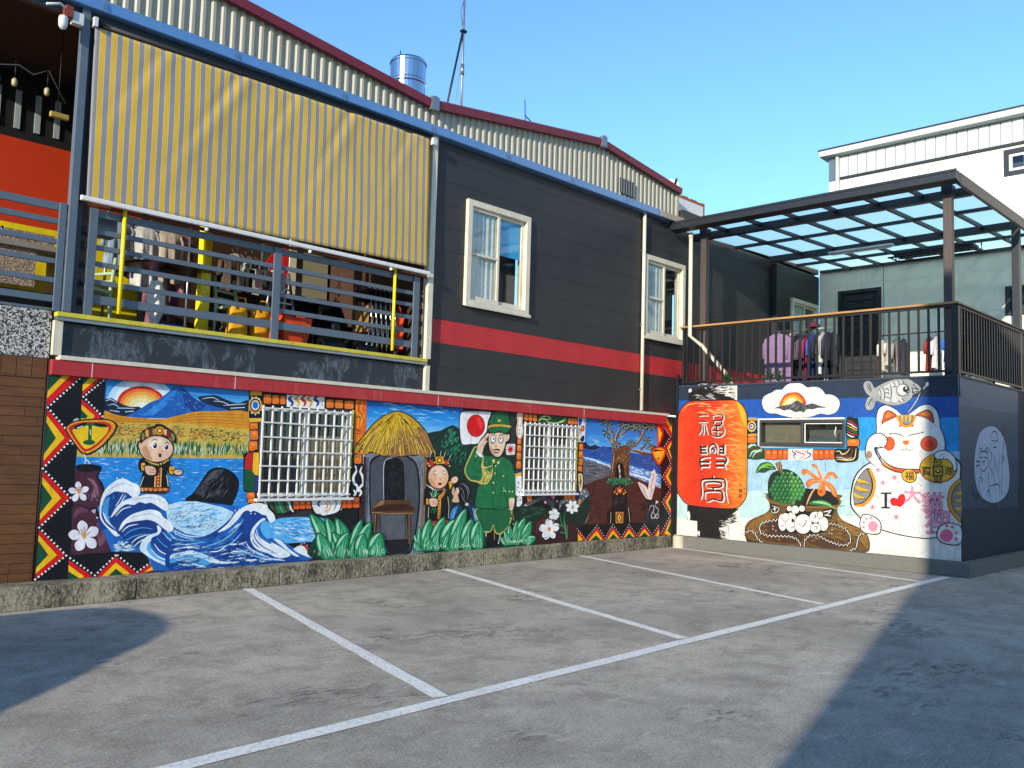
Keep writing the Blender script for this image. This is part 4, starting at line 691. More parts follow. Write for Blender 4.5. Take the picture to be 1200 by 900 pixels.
# ------------------------------------------------------------------ the murals
# One line is one paint shape on a wall: p/s straight or smooth outline, l/c straight or smooth brush line, d dots,
# x a patch of loose brush strokes, t a written character.  Numbers are millimetres on the wall (along, up), each
# point given relative to the one before.  A '# name wall' line starts a new motif.
MURAL = '''
# painted_colour_bands A
p 1d3048 9850 3080 -5166 -19 -9 -330 5209 51
p 0b55b0 9845 2789 -5158 -51 2 -323 1819 19 1593 -8 1744 41
p 169be0 9849 2467 -1748 -17 -4 -575 1752 -17
p 169be0 6508 2434 -1820 -19 2 -523 1818 -15
p 169be0 8097 1909 -1589 25 0 -57 1589 -2
p a8cfe6 9829 1858 -5133 34 -6 -560 5164 -308
p bfe2df 9815 1025 -5113 307 -8 -414 5151 -446
p efece2 9807 507 -5101 436 -4 -758 5138 12
p efece2 9846 553 -503 -31 -5 -348 502 23
# painted_cloud A
s 2a3440 8032 2708 -31 105 -85 50 -79 30 -77 43 -122 5 -54 58 -109 52 -108 5 -106 -27 -96 -64 -94 7 -104 -14 -83 -53 -51 -72 -92 -8 -101 -47 -60 -90 16 -99 65 -78 121 -38 143 21 124 -38 146 -29 192 -3 194 31 176 50 134 12 95 64
s f1eee6 8023 2709 -31 102 -84 49 -77 28 -77 43 -120 4 -54 57 -107 50 -106 4 -106 -25 -94 -63 -94 7 -102 -14 -82 -51 -51 -70 -90 -8 -100 -45 -59 -88 15 -96 64 -76 120 -37 141 21 123 -37 145 -28 188 -3 193 30 174 49 132 11 93 63
s d8301a 7676 2642 -21 100 -75 99 -108 37 -127 -4 -95 -62 -53 -90 -4 -50 236 -35
s f08a18 7654 2641 -21 96 -75 83 -96 34 -107 -9 -78 -62 -38 -90 190 -52
s f7bf3a 7633 2641 -32 96 -69 58 -81 26 -85 -16 -64 -61 -21 -50 148 -47
s f8e8b8 7600 2644 -43 86 -85 48 -85 -12 -43 -61 85 -48
s 4a4c50 7778 2603 -91 39 -108 14 -108 22 -84 48 -53 5 -53 -37 -105 -32 -103 18 -103 -36 -146 -41 146 -4 103 -24 103 8 52 -64 52 26 106 -12 106 45 108 -14 87 37
x 8c8e94 40 80 12 -40 20 151 7643 2611 -278 104 -105 -42 -187 -3 -103 -51 206 -26 210 -36
x 1e2024 34 80 12 -35 30 152 7643 2611 -278 94 -292 -45 -103 -47 289 -78 255 44
# painted_lantern A
p e6e2d6 9324 3102 -799 -52 1 -291 352 0 149 292
p 0a0a0a 9567 2939 -56 55 -132 4 -56 64 -222 32 -147 -45 -74 -98 -145 -100 -195 -84 -18 -16 1043 24
x 0a0a0a 110 146 16 0 6 141 9323 3062 -781 -27 -2 -268 410 10
x f2f0e8 60 146 13 0 6 142 9267 3076 -734 -42 -1 -204 383 26 332 138
p 0a0a0a 9567 2939 -504 65 -40 -225 542 -4
x c8c8c4 26 147 10 3 6 143 9509 2888 -484 35 -255 -134 738 1
s f0eee6 9564 2996 -53 15 -10 -50 57 -23
s f0eee6 9361 3079 -41 2 3 -52
p 0a0a0a 9566 796 -1098 1 10 -185 185 -136 9 -257 666 -13 4 306 220 6
p e8e6de 8457 798 9 -287 208 -36 -2 -246 129 -11 74 201 -211 222
x 0a0a0a 90 146 19 0 5 144 8925 624 -457 112 10 -185 208 -76 2 -237 232 -9
x d8d8d4 24 125 12 0 5 145 8924 541 -445 153 216 -446 178 6
s e8e6de 9559 668 -50 3 -10 -127 50 -21
s d0d0cc 9334 322 -49 4 -1 -84 45 17
s 120a06 9810 2417 -55 197 -133 129 -152 38 -337 0 -363 0 -213 -10 -105 -53 -88 -95 -53 -156 -9 -495 0 -615 5 -306 59 -126 103 -105 191 -42 448 -3 333 12 170 39 136 138 60 143 21 686
s @lantern 9790 2407 -54 194 -129 127 -148 37 -328 1 -354 0 -208 -10 -103 -51 -85 -94 -52 -154 -9 -488 0 -606 5 -302 58 -124 100 -103 186 -42 437 -2 324 12 166 38 133 137 59 141 20 674
x f2a04a 60 285 25 8 18 146 8733 2677 -282 -84 -90 -312 -12 -1309 400 -99 51 1410
x f6c070 26 228 20 3 8 147 9469 2724 -877 -18 -108 -237 926 75
x c8300c 70 263 20 80 12 148 9752 2450 -896 -9 -18 -1572 831 -14
s f6b41a 8522 2736 -106 -96 -71 -173 -1 -186 88 156
c f6c86a 16 9696 2580 -113 113 -227 45
c 3a0e04 8 9753 2532 -171 145 -264 27|9714 2482 -170 145 -264 28|9674 2432 -207 145 -188 30|9729 1062 -174 -169 -263 -50|9692 1112 -193 -168 -317 -63
c a83a0c 10 9800 2417 -745 -30 -710 18|9797 2269 -744 -26 -709 23|9795 2121 -744 -21 -709 26|9793 1973 -743 -16 -709 30|9790 1826 -742 -12 -708 34|9788 1679 -742 -8 -707 39|9785 1532 -741 -4 -706 43|9783 1385 -741 1 -706 47|9780 1238 -739 6 -706 51|9778 1092 -739 10 -705 55|9776 946 -739 14 -704 59
c e9e2da 42 9317 2471 -74 25 -84 -1 -37 -21|9325 2358 -103 21 -101 -22|9226 2363 -10 -153 3 -104|9259 2339 8 -129 54 -89|9181 2338 -26 -144 -37 -67|9030 2468 -99 25 -109 -6 -21 -24 12 -63 116 -12 82 10 7 59|9001 2313 -17 64|8983 2313 -91 -16 -71 24|8830 2376 -13 -63|9001 2290 45 -48 8 -72 -46 -56 -91 -23 -99 24 -44 63 10 64 45 47|8928 2289 -6 -190|9045 2194 -118 8 -147 -16|9001 2282 -73 7 -99 -3
c 0a0606 28 9334 2481 -75 25 -83 -1 -37 -21|9342 2368 -103 20 -102 -21|9243 2372 -10 -153 3 -104|9276 2348 7 -129 55 -88|9198 2348 -26 -145 -38 -67|9047 2478 -100 25 -108 -6 -22 -25 12 -63 117 -12 82 11 6 59|9018 2323 -18 64|8999 2323 -90 -16 -72 23|8846 2386 -13 -64|9017 2299 45 -48 9 -71 -47 -56 -91 -24 -98 25 -45 63 10 63 45 48|8945 2299 -6 -191|9062 2204 -118 7 -148 -15|9017 2291 -72 8 -100 -4
c e9e2da 56 9265 1924 -12 -171|9255 1885 -123 11|9254 1832 -113 4|9253 1774 -130 7|9074 1771 9 96 -43 68 -73 7 -49 -63 -6 -111|9038 1804 -12 46 -48 1 -8 -42 39 -22|8771 1944 2 -182|8870 1901 -91 -5|8858 1845 -79 1|8869 1785 -91 -2|9061 1702 122 -3 86 -38 6 -64 -25 -85 17 -28|9261 1612 -201 5|9243 1534 -172 4|8952 1700 -156 11 -83 -27 11 -63 35 -53 -36 -82|8939 1620 -215 11|8938 1542 -191 5
c 0a0606 36 9288 1936 -13 -171|9277 1898 -123 10|9276 1845 -113 3|9276 1787 -131 6|9096 1784 9 95 -43 68 -73 8 -49 -63 -6 -112|9060 1816 -12 47 -48 1 -8 -43 39 -21|8792 1957 3 -183|8892 1914 -91 -6|8879 1857 -79 1|8891 1798 -91 -3|9083 1714 122 -3 86 -38 7 -64 -26 -85 17 -28|9283 1624 -201 5|9265 1546 -172 5|8974 1712 -156 11 -83 -27 11 -63 35 -53 -37 -83|8961 1632 -215 11|8960 1554 -191 5
c e9e2da 55 9008 1361 -12 -52|9259 907 -31 107 18 211 -56 62 -207 16 -191 3 -60 -50 -2 -197 -49 -184|9151 1144 13 63 -85 35 -192 8 -77 -28 16 -59 155 -22 170 3|8981 1135 5 -50|9161 912 8 105 -43 48 -265 19 -67 -38 5 -136 180 22 120 -49 62 29
c 0a0606 36 9030 1373 -13 -52|9281 918 -31 108 18 211 -56 62 -207 16 -192 3 -59 -50 -3 -198 -49 -184|9174 1156 13 63 -85 35 -194 8 -76 -28 16 -60 155 -21 171 3|9003 1147 4 -51|9183 923 8 105 -43 49 -266 19 -67 -39 6 -136 180 22 120 -48 62 28
t 140806 8438 1225 70 1 大
t 140806 8441 1122 82 1 貓
t 140806 8445 1024 82 1 狸
t 140806 8361 1161 49 1 友
t 140806 8352 1075 53 1 社
# painted_bead_frame A
p 0a0a08 8306 2436 -189 -2 -4 -541 -145 2 -1 -193 333 -7
s e89a20 8288 2430 -80 15 -79 -17 -1 -35 160 2
s e89a20 8285 2147 -158 7 -1 -41 159 -7
l f0e0a0 14 8164 2285 -32 0|8171 2252 -27 -18|8193 2228 -16 -32|8222 2219 0 -37|8252 2228 16 -32|8274 2252 27 -18|8282 2285 32 0|8274 2318 28 19|8253 2342 16 32|8223 2351 1 37|8194 2342 -16 32|8172 2318 -27 18
s f0d080 8141 2285 15 -53 41 -33 50 0 42 33 16 53 -15 54 -41 32 -51 0 -41 -33
s 4a2010 8159 2285 12 -41 32 -25 39 0 32 25 13 41 -12 41 -32 26 -39 -1 -32 -25
s e8e0e0 8184 2285 7 -25 19 -16 24 0 20 16 7 25 -7 26 -19 15 -24 0 -19 -16
s 2a4a8a 8207 2287 4 -13 10 -8 12 0 11 8 4 13 -4 14 -10 8 -13 0 -10 -9
s 2a1206 8312 2086 -29 18 -137 1 -29 -18 -1 -85 29 -18 137 -1 30 18
s f07818 8299 2080 -26 16 -117 0 -25 -15 -1 -73 25 -16 117 -1 26 16
s f7a84a 8253 2074 -78 -6 39 -18
c c24e10 6 8253 2013 -78 7
s 0d4a2a 8295 1962 -124 28 -102 -66 -90 -50 -17 -157 320 -11
c a8e0bc 31 8295 1890 -102 63 -68 -20|8259 1737 -56 93 -112 22 -78 32
c 6a2a18 27 8294 1839 -90 52 -113 2|8146 1719 -56 72 -105 22
c eeeeea 16 8202 1724 -55 87 -135 38|8295 1921 -79 46
s 2a1206 7963 1855 -19 30 -89 1 -20 -29 0 -137 18 -29 90 -2 19 29
s e8641c 7954 1846 -16 25 -77 1 -17 -25 0 -117 16 -26 77 -1 17 25
s f7a84a 7925 1836 -52 -9 26 -30
c c24e10 6 7924 1738 -51 11
s 2a1206 7840 1856 -20 31 -92 1 -19 -30 -1 -138 19 -30 92 -2 20 29
s e8641c 7830 1847 -16 26 -79 1 -17 -25 -1 -120 17 -26 79 -1 17 25
s f7a84a 7800 1837 -52 -9 26 -30
c c24e10 6 7800 1738 -53 11
s 2a1206 7709 1860 -14 28 -67 1 -14 -28 -1 -132 14 -29 67 -2 14 29
s e8641c 7702 1850 -12 25 -57 1 -13 -24 0 -114 12 -25 57 -1 12 24
s f7a84a 7680 1841 -38 -9 19 -29
c c24e10 6 7680 1746 -38 10
s 2a1206 7618 1862 -15 28 -69 1 -15 -28 0 -129 14 -28 69 -2 15 28
s e8641c 7611 1853 -13 24 -59 1 -13 -24 0 -111 12 -24 60 -2 12 24
s f7a84a 7588 1844 -39 -9 19 -28
c c24e10 6 7588 1751 -40 10
s 2a1206 7059 1869 -16 29 -71 1 -15 -28 0 -132 15 -28 71 -2 16 28
s e8641c 7052 1860 -14 24 -61 1 -13 -24 0 -113 13 -24 61 -2 13 24
s f7a84a 7028 1851 -41 -9 21 -29
c c24e10 6 7028 1756 -41 11
s 2a1206 6961 1870 -15 29 -68 1 -14 -29 0 -133 14 -29 68 -2 15 29
s e8641c 6954 1861 -13 25 -58 0 -13 -24 0 -115 13 -25 58 -1 13 24
s f7a84a 6932 1851 -39 -9 19 -29
c c24e10 6 6931 1756 -38 10
s 2a1206 6864 1873 -15 27 -67 1 -15 -27 0 -128 15 -27 67 -2 15 27
s e8641c 6857 1864 -13 24 -58 0 -12 -23 0 -110 12 -24 58 -1 13 24
s f7a84a 6835 1855 -39 -9 19 -27
c c24e10 6 6835 1763 -39 10
s 2a1206 6771 1875 -15 27 -69 1 -15 -27 0 -124 15 -27 69 -2 15 27
s e8641c 6764 1866 -13 23 -59 1 -13 -23 0 -107 13 -23 59 -1 13 23
s f7a84a 6741 1857 -39 -8 19 -27
c c24e10 6 6741 1768 -39 10
p eeece6 7515 1891 -456 6 8 -194 432 -4
c 1a3a8c 22 7426 1882 10 -39 -63 -39 52 -30 -53 -59|7143 1886 31 -49 -72 -28 41 -59 114 -38
c d0281c 22 7341 1880 32 -32 -116 -32 -41 -29 93 -70
c e89a20 14 7468 1872 10 -70 -32 -88|7092 1877 -21 -87 31 -74|7257 1875 -62 -25
s 0a0a08 6471 2419 -136 4 -61 -25 -5 -320 202 4
c c8281c 21 6463 2386 -70 -25 -57 -47 -50 -29
c eeeeea 21 6463 2341 -70 -29 -57 -40 -50 -25
c e8b020 21 6463 2295 -69 -32 -58 -33 -50 -20
c 1a7a44 21 6463 2249 -69 -36 -58 -24 -50 -17
c c8281c 21 6463 2204 -69 -40 -58 -17 -50 -13
c eeeeea 21 6464 2158 -70 -43 -58 -9
c 1a7a44 21 6464 2113 -70 -47 -58 -2
s 2a1206 6471 2053 -34 18 -159 1 -34 -18 0 -84 34 -18 159 -2 35 18
s f07818 6455 2047 -29 16 -137 1 -29 -16 0 -72 29 -16 137 -2 29 16
s f7a84a 6403 2041 -91 -5 45 -19
c c24e10 6 6403 1980 -91 7
s 0a0a08 6668 1893 -196 13 0 38 -193 2 -15 -141 34 -94 154 -32 206 14
c f2e08a 19 6658 1855 -69 11 -39 -47 -78 20 -59 77|6648 1731 -98 -7 -117 -7 -96 40 -30 160
c 6a2c18 42 6658 1798 -89 -8 -88 -17 -87 30 -29 123
c eeeeea 13 6658 1764 -98 -6 -88 -23 -97 31
# painted_basket A
s 120c06 8349 406 -22 104 -91 99 -180 84 -133 69 -62 85 18 100 45 59 1 71 -67 24 -1214 39 -59 -65 -10 -76 49 -79 -9 -105 -89 -99 -175 -64 -152 -64 -94 -104 -23 -147 42 -101 228 -17 492 -3 620 10 544 -17 270 7 58 88
s 6a4a1e 8339 408 -22 103 -90 98 -178 82 -133 69 -61 83 19 99 44 58 0 70 -65 23 -1205 39 -59 -63 -9 -75 49 -78 -10 -103 -88 -98 -173 -63 -152 -63 -93 -103 -22 -145 41 -99 226 -17 488 -3 615 9 540 -17 268 8 58 86
s 8a6428 8316 410 -112 170 -178 93 -154 90 -65 -56 218 -175 133 -110
s 8a6428 6648 782 -194 -118 -248 -93 -93 -122 19 -166 131 154 268 128
s 4a2c18 8025 512 -349 105 -423 -184 83 -162 555 -7 133 108
s 4a3018 7170 324 -284 100 -432 -77 39 -78 353 -32
x a8803a 70 141 14 10 30 161 8227 558 -398 187 -1181 37 -479 -227 -19 -237 1103 -39 971 -3
x 3a2410 60 141 16 5 30 162 8227 558 -398 187 -1181 37 -479 -227 -19 -237 1103 -39 971 -3
s 0e0a08 7255 918 -20 273 -145 26 -243 -8 -140 -51 -78 -91 -10 -94 228 -51
c 8a6428 32 7914 1050 -40 -88 -239 -36 -380 -24 -368 18 -258 34 -49 59 19 75 89 61
s 0a2a16 7885 1042 13 239 -65 163 -152 75 -150 15 -170 -74 -116 -133 -42 -154 31 -176 104 -74 275 33 217 38
s 166a36 7573 1453 18 -35 37 -1 18 34 -18 35 -37 1
s 166a36 7496 1456 18 -35 36 -2 19 34 -18 35 -37 1
s 3f9044 7420 1458 18 -35 36 -1 18 34 -18 34 -36 2
s 166a36 7689 1377 18 -35 37 -1 19 34 -19 35 -37 1
s 166a36 7611 1380 18 -35 37 -1 19 34 -19 35 -36 1
s 166a36 7534 1383 18 -35 37 -1 18 33 -18 35 -37 2
s 166a36 7458 1386 18 -35 36 -1 18 33 -18 35 -36 1
s 3f9044 7382 1389 17 -35 36 -1 18 33 -17 35 -36 1
s 3f9044 7306 1391 18 -34 35 -2 18 34 -17 34 -36 2
s 166a36 7727 1304 19 -35 37 -2 18 34 -18 36 -37 1
s 166a36 7650 1307 18 -35 36 -1 19 33 -18 36 -37 1
s 166a36 7572 1310 18 -35 37 -1 18 33 -18 36 -36 1
s 166a36 7496 1313 17 -35 37 -1 18 34 -18 34 -36 2
s 3f9044 7419 1316 18 -34 36 -2 18 34 -18 34 -36 2
s 3f9044 7344 1319 17 -34 36 -2 18 34 -18 34 -36 2
s 3f9044 7268 1322 18 -34 35 -2 18 34 -17 34 -36 2
s 166a36 7766 1231 18 -35 38 -2 18 34 -18 35 -37 2
s 166a36 7688 1234 18 -35 37 -2 19 34 -19 35 -36 2
s 166a36 7611 1237 18 -35 36 -1 19 33 -18 36 -37 1
s 166a36 7534 1241 18 -35 36 -2 18 34 -18 35 -36 1
s 166a36 7457 1244 18 -35 36 -1 18 33 -18 35 -36 1
s 3f9044 7381 1247 18 -34 36 -2 18 33 -18 35 -36 1
s 3f9044 7306 1250 17 -34 36 -2 18 33 -18 35 -36 2
s 3f9044 7231 1254 17 -35 36 -1 17 33 -17 34 -36 2
s 166a36 7805 1157 18 -35 37 -2 19 34 -18 35 -37 2
s 166a36 7727 1161 18 -35 37 -2 19 34 -19 35 -37 2
s 166a36 7649 1164 18 -35 37 -1 18 33 -18 35 -37 2
s 166a36 7572 1168 18 -35 36 -2 19 34 -19 35 -36 1
s 166a36 7495 1171 18 -34 36 -2 18 33 -18 35 -36 2
s 3f9044 7419 1175 18 -35 36 -2 18 34 -18 35 -36 1
s 3f9044 7343 1178 18 -34 35 -2 19 33 -18 35 -36 2
s 3f9044 7268 1182 17 -35 36 -1 18 33 -18 34 -35 2
s 3f9044 7193 1185 18 -34 35 -2 18 33 -18 35 -35 1
s 166a36 7765 1087 19 -35 37 -2 18 34 -18 35 -37 2
s 166a36 7687 1091 18 -35 37 -2 19 34 -18 35 -37 2
s 166a36 7610 1095 18 -35 36 -2 19 33 -18 36 -37 1
s 166a36 7533 1099 18 -35 36 -2 19 33 -18 35 -37 2
s 166a36 7456 1102 18 -34 36 -2 19 33 -18 35 -36 2
s 3f9044 7381 1106 17 -35 36 -1 18 33 -18 35 -35 1
s 3f9044 7305 1110 18 -35 35 -2 18 33 -17 35 -36 2
s 3f9044 7230 1113 18 -34 35 -2 18 33 -18 35 -35 1
s 166a36 7726 1018 18 -36 37 -2 19 34 -19 35 -37 2
s 166a36 7648 1022 18 -35 37 -2 19 33 -19 35 -36 2
s 166a36 7571 1026 18 -35 36 -2 19 33 -18 35 -37 2
s 166a36 7494 1030 18 -35 36 -2 19 33 -18 35 -36 2
s 3f9044 7418 1034 18 -35 36 -2 18 33 -18 35 -36 2
s 3f9044 7343 1038 17 -35 36 -2 18 33 -18 35 -36 2
s 3f9044 7267 1042 18 -35 35 -2 18 33 -17 35 -36 1
s 166a36 7609 953 18 -36 37 -2 18 34 -18 35 -36 2
s 166a36 7532 957 18 -35 37 -2 18 33 -18 35 -36 2
s 166a36 7456 961 18 -35 36 -2 18 33 -18 35 -36 2
s 3f9044 7380 965 18 -35 36 -2 18 33 -18 35 -36 2
d 8cc878 9 7601 1470 -77 2 -77 3 270 -81 -78 3 -77 3 -77 3 -76 2 -76 3 423 -87 -78 3 -78 3 -77 3 -76 3 -76 3 -76 3 500 -91 -79 3 -77 3 -78 3 -76 4 -76 3 -76 3 -75 3 575 -96 -78 4 -78 3 -77 4 -77 3 -77 3 -76 4 -75 3 -75 4 574 -98 -78 4 -78 3 -77 4 -77 4 -76 3 -76 4 -75 4 497 -96 -78 4 -77 4 -77 4 -76 4 -76 4 -75 4 342 -89 -77 4 -77 4 -76 4
d e8e8a0 9 7522 1470 -77 3 115 -75 -77 3 -76 2 -76 3 190 -78 -76 3 -76 3 -76 3 266 -82 -76 4 -77 3 -75 3 -75 3
p 7a5a34 7764 1637 -104 36 -33 -63 -7 -139 50 -1 43 58
c c8a878 10 7714 1648 -22 -99|7671 1649 -22 -119
s 0f4a28 8133 1455 -33 102 -89 80 -133 11 -88 -52 -48 -73 113 -9 110 -54 100 1
s 6ab83a 8088 1527 -100 84 -121 17 -77 -62 110 17
c d8e888 8 8121 1465 -133 95 -220 -30
s 7a2a06 6897 1389 115 66 127 76 96 17 32 -62 -43 -48 -42 41 -107 -56 -146 -64
s ee7a24 6897 1389 112 63 123 74 93 17 31 -60 -41 -47 -42 40 -103 -55 -142 -62
s 7a2a06 6887 1400 42 117 63 98 73 22 11 -34 -84 -48 -42 -118
s ee7a24 6887 1399 41 114 61 95 71 21 11 -33 -82 -46 -41 -115
s 7a2a06 6866 1400 -82 102 -103 3 -56 -86 46 -11 51 47 103 -73
s ee7a24 6867 1400 -80 98 -99 3 -56 -83 46 -11 49 45 100 -70
s 7a2a06 6887 1380 167 14 106 -44 21 -81 -53 -38 -53 62 -146 46
s ee7a24 6887 1380 163 13 102 -43 21 -78 -52 -37 -51 60 -142 45
s 7a2a06 6866 1371 -123 -45 -92 -113 -20 -116 50 7 62 85 103 114
s ee7a24 6867 1371 -120 -43 -89 -111 -20 -113 50 7 59 83 100 110
s 7a2a06 6897 1360 63 -102 10 -119 -63 -47 -72 53 0 118 31 78
s ee7a24 6897 1360 61 -99 10 -116 -61 -45 -70 52 0 115 30 75
s b8501a 6958 1184 -41 31 -40 -36 34 -40
c f8c890 10 6897 1379 153 82 144 53|6883 1399 65 133 82 78|6857 1390 -90 61 -89 13|6897 1360 153 -6 82 -61|6857 1352 -110 -82 -69 -130
c f8c890 8 6887 1380 30 -117 10 -58
c e8b06a 27 6988 1260 82 -100 71 -139 31 -89
l 2a1a10 6 6835 1679 0 -163
s 1c7a3c 7131 954 -82 62 -142 17 -120 -22 -80 -62 -59 -53 119 31 160 19
s 9ad090 7069 986 -142 27 -120 -22 -80 -53 140 31
c b8d84a 11 6747 937 -109 -37
s 0a0806 7687 715 -96 55 -64 73 11 49 -158 28 -188 -8 10 -88 -153 9 -142 -10 -10 -76 -100 -50 -6 -133 95 -74 162 -31 205 -26 252 19 170 7 33 136
s 0a0806 7522 618 17 -93 44 -59 56 -5 45 54 18 90 -17 93 -45 60 -55 3 -45 -53
s f2efe6 7531 617 15 -88 40 -56 50 -4 41 51 16 86 -15 88 -40 56 -51 3 -40 -51
s 0a0806 7335 631 22 -104 58 -67 73 -6 60 59 23 101 -22 104 -59 68 -73 4 -59 -59
s f2efe6 7343 630 21 -99 54 -64 68 -5 55 56 22 97 -21 99 -55 64 -68 5 -55 -57
s 0a0806 7071 620 30 -103 81 -68 101 -8 83 56 32 100 -32 104 -82 68 -101 7 -81 -57
s f2efe6 7079 620 29 -99 77 -65 95 -7 79 54 30 95 -29 99 -79 65 -96 6 -77 -54
s 0a0806 7298 847 15 -45 41 -31 51 -3 41 25 16 44 -16 46 -41 30 -50 3 -41 -25
s f2efe6 7306 847 14 -41 37 -27 45 -3 37 22 14 40 -14 41 -36 27 -46 2 -37 -22
s 0a0806 7430 859 10 -31 28 -20 34 -2 28 17 10 29 -10 31 -28 20 -34 2 -27 -17
s f2efe6 7439 858 8 -26 24 -17 28 -2 24 15 9 25 -9 26 -23 17 -29 1 -23 -14
s 0a0806 7192 873 12 -35 31 -23 38 -2 32 19 12 33 -12 35 -31 23 -39 3 -31 -20
s f2efe6 7201 872 10 -30 27 -20 33 -2 27 17 11 29 -11 30 -27 20 -33 2 -27 -17
s 0a0806 6895 747 21 -60 57 -40 70 -5 57 33 22 57 -22 61 -57 40 -70 4 -57 -33
s f2efe6 6903 747 20 -56 52 -36 65 -5 53 30 21 53 -20 55 -53 37 -66 4 -52 -30
s 0a0806 6775 641 17 -72 46 -48 57 -4 46 41 18 70 -18 73 -46 48 -57 4 -46 -42
s f2efe6 6783 641 16 -68 41 -45 52 -4 43 39 16 66 -16 68 -42 45 -52 3 -42 -38
s 0a0806 6909 565 18 -51 50 -34 61 -5 50 27 19 48 -19 51 -50 35 -61 4 -50 -27
s f2efe6 6917 564 17 -46 45 -31 57 -4 45 24 18 44 -17 46 -46 32 -57 4 -45 -25
s 0a0806 7487 708 13 -46 36 -30 45 -3 36 25 14 45 -13 46 -36 30 -45 3 -36 -26
s f2efe6 7495 708 12 -41 32 -28 39 -2 32 23 13 39 -12 42 -32 27 -40 2 -32 -23
s 0a0806 6871 787 10 -39 28 -25 35 -3 29 22 10 38 -10 39 -29 25 -34 2 -29 -22
s f2efe6 6879 786 9 -34 24 -22 30 -2 24 19 9 33 -9 35 -24 22 -30 2 -24 -19
c 2a2620 14 7453 671 -32 12 -21 -28 21 -30 25 17|7295 585 -42 -16 -51 23 -31 79 31 -2|7048 756 -30 18 -14 -30 28 -21 16 14|7038 565 -41 22 -20 -33 41 -26|7633 561 -43 -27|7452 535 -53 13|7295 585 4 29
s 2a2620 7396 652 4 -18 13 -11 16 -1 12 9 5 17 -5 18 -12 11 -16 1 -12 -9
s 0a0806 7851 903 -54 13 -141 -61 53 -102 98 -6 33 77
c efece0 14 7819 885 -137 -35 42 -74 83 -9 16 58|7796 827 -65 14|7764 869 -5 -80
s 0a0806 6887 862 -199 41 19 -96 40 -78 100 40
c efece0 15 6867 835 -140 37|6847 789 -110 -12|6747 852 70 -71
l 0e0906 47 7709 644 36 -6 37 -7 37 -6 37 -7 37 -6 33 -13 33 -12 33 -12 33 -13 11 -27 11 -28 11 -27 -11 -29 -12 -30 -11 -29 -33 -10 -33 -9 -33 -10 -33 -10 -37 2 -36 2 -36 2 -36 2 -36 2 -36 1 -36 3 -36 2 -35 2 -36 2 -35 2 -35 3 -32 -10 -31 -10 -32 -9 -31 -10 -16 -23 -15 -23 -16 -22 -16 -23
l efe9da 14 7709 662 36 -42 37 29 37 -42 37 29 37 -42 33 23 33 -48 33 24 33 -49 11 9 11 -64 11 9 -11 -65 -11 6 -12 -65 -33 26 -33 -45 -33 26 -33 -46 -37 38 -36 -34 -36 38 -36 -34 -36 37 -36 -33 -36 37 -36 -33 -35 38 -36 -33 -35 37 -35 -33 -32 25 -31 -44 -32 25 -31 -44 -16 12 -16 -58 -15 12 -16 -58
l 0e0906 46 6797 649 -30 -1 -30 -2 -30 -2 -29 -1 -30 -2 -31 -11 -31 -11 -31 -11 -32 -11 -31 -11 -19 -21 -19 -22 -19 -22 -20 -22 -4 -28 -5 -27 -5 -28 -5 -27 20 -23 19 -24 19 -23 34 -3 34 -3 34 -3 34 -3 28 7 28 7 28 7 28 7 28 7 28 7 29 7 29 14 30 13 30 13 30 14 31 13 30 14 35 -3 36 -3 35 -3 36 -3 23 -21 23 -21 23 -21 23 -21 4 -33 3 -32 3 -32
l efe9da 13 6797 666 -30 -36 -30 33 -30 -36 -29 32 -30 -35 -31 23 -31 -45 -31 23 -32 -45 -31 23 -19 -55 -19 11 -19 -55 -20 12 -4 -61 -5 6 -5 -61 -5 6 20 -57 19 10 19 -57 34 31 34 -37 34 31 34 -37 28 41 28 -27 28 41 28 -27 28 41 28 -27 29 41 29 -21 30 48 30 -21 30 48 31 -21 30 48 35 -37 36 31 35 -37 36 31 23 -55 23 13 23 -55 23 13 3 -67 4 2 3 -67
l 0e0906 49 8327 379 -34 16 -34 16 -33 16 -31 -18 -30 -18 -30 -17 -15 -29 -15 -29 -15 -29 -28 -18 -28 -17 -28 -18 -27 -18
l efe9da 14 8327 397 -34 -20 -33 52 -34 -20 -30 18 -31 -54 -29 19 -16 -65 -15 7 -15 -65 -28 18 -28 -53 -27 18 -28 -54
l 0e0906 44 6169 533 25 -7 25 -7 25 -6 13 -32 12 -32 13 -32 5 -33 5 -32 4 -33 5 -33 29 -14 28 -14 29 -14 29 -15
l efe9da 13 6169 550 25 -40 25 26 25 -40 13 1 12 -65 13 2 5 -66 5 0 5 -66 4 1 29 -48 28 19 29 -47 29 19
d efe9da 10 7795 529 -1 -49 -58 -26 -1019 97 50 -61 -44 -6
s 1a120c 8327 308 -80 -54 -246 -30 268 -2
c 2a1a10 6 8441 350 -103 -33|8373 365 -35 -48|6589 937 -97 34|6580 1013 -49 31|7929 1029 44 28
# painted_fish A
s 14181c 6187 2938 -20 77 -67 21 -57 -45 -38 -78 -76 36 -112 53 -148 42 -147 4 -108 -23 -53 -49 -53 -30 -53 -77 54 -54 71 -26 36 -74 109 -73 146 -29 129 16 112 46 66 15 38 -105 57 -47 67 20 15 87 -35 97 -38 28 57 59
s a8aaa6 6181 2935 -19 75 -67 20 -56 -43 -37 -77 -75 35 -111 52 -147 41 -144 3 -107 -22 -53 -48 -52 -29 -52 -74 52 -53 71 -25 36 -72 107 -70 144 -29 128 16 110 45 65 14 38 -102 57 -46 66 20 14 85 -34 93 -38 28 57 58
s d4d4ce 5927 2833 -56 73 -165 87 -181 12 90 -89 19 -128 -107 -95 180 -23 147 40
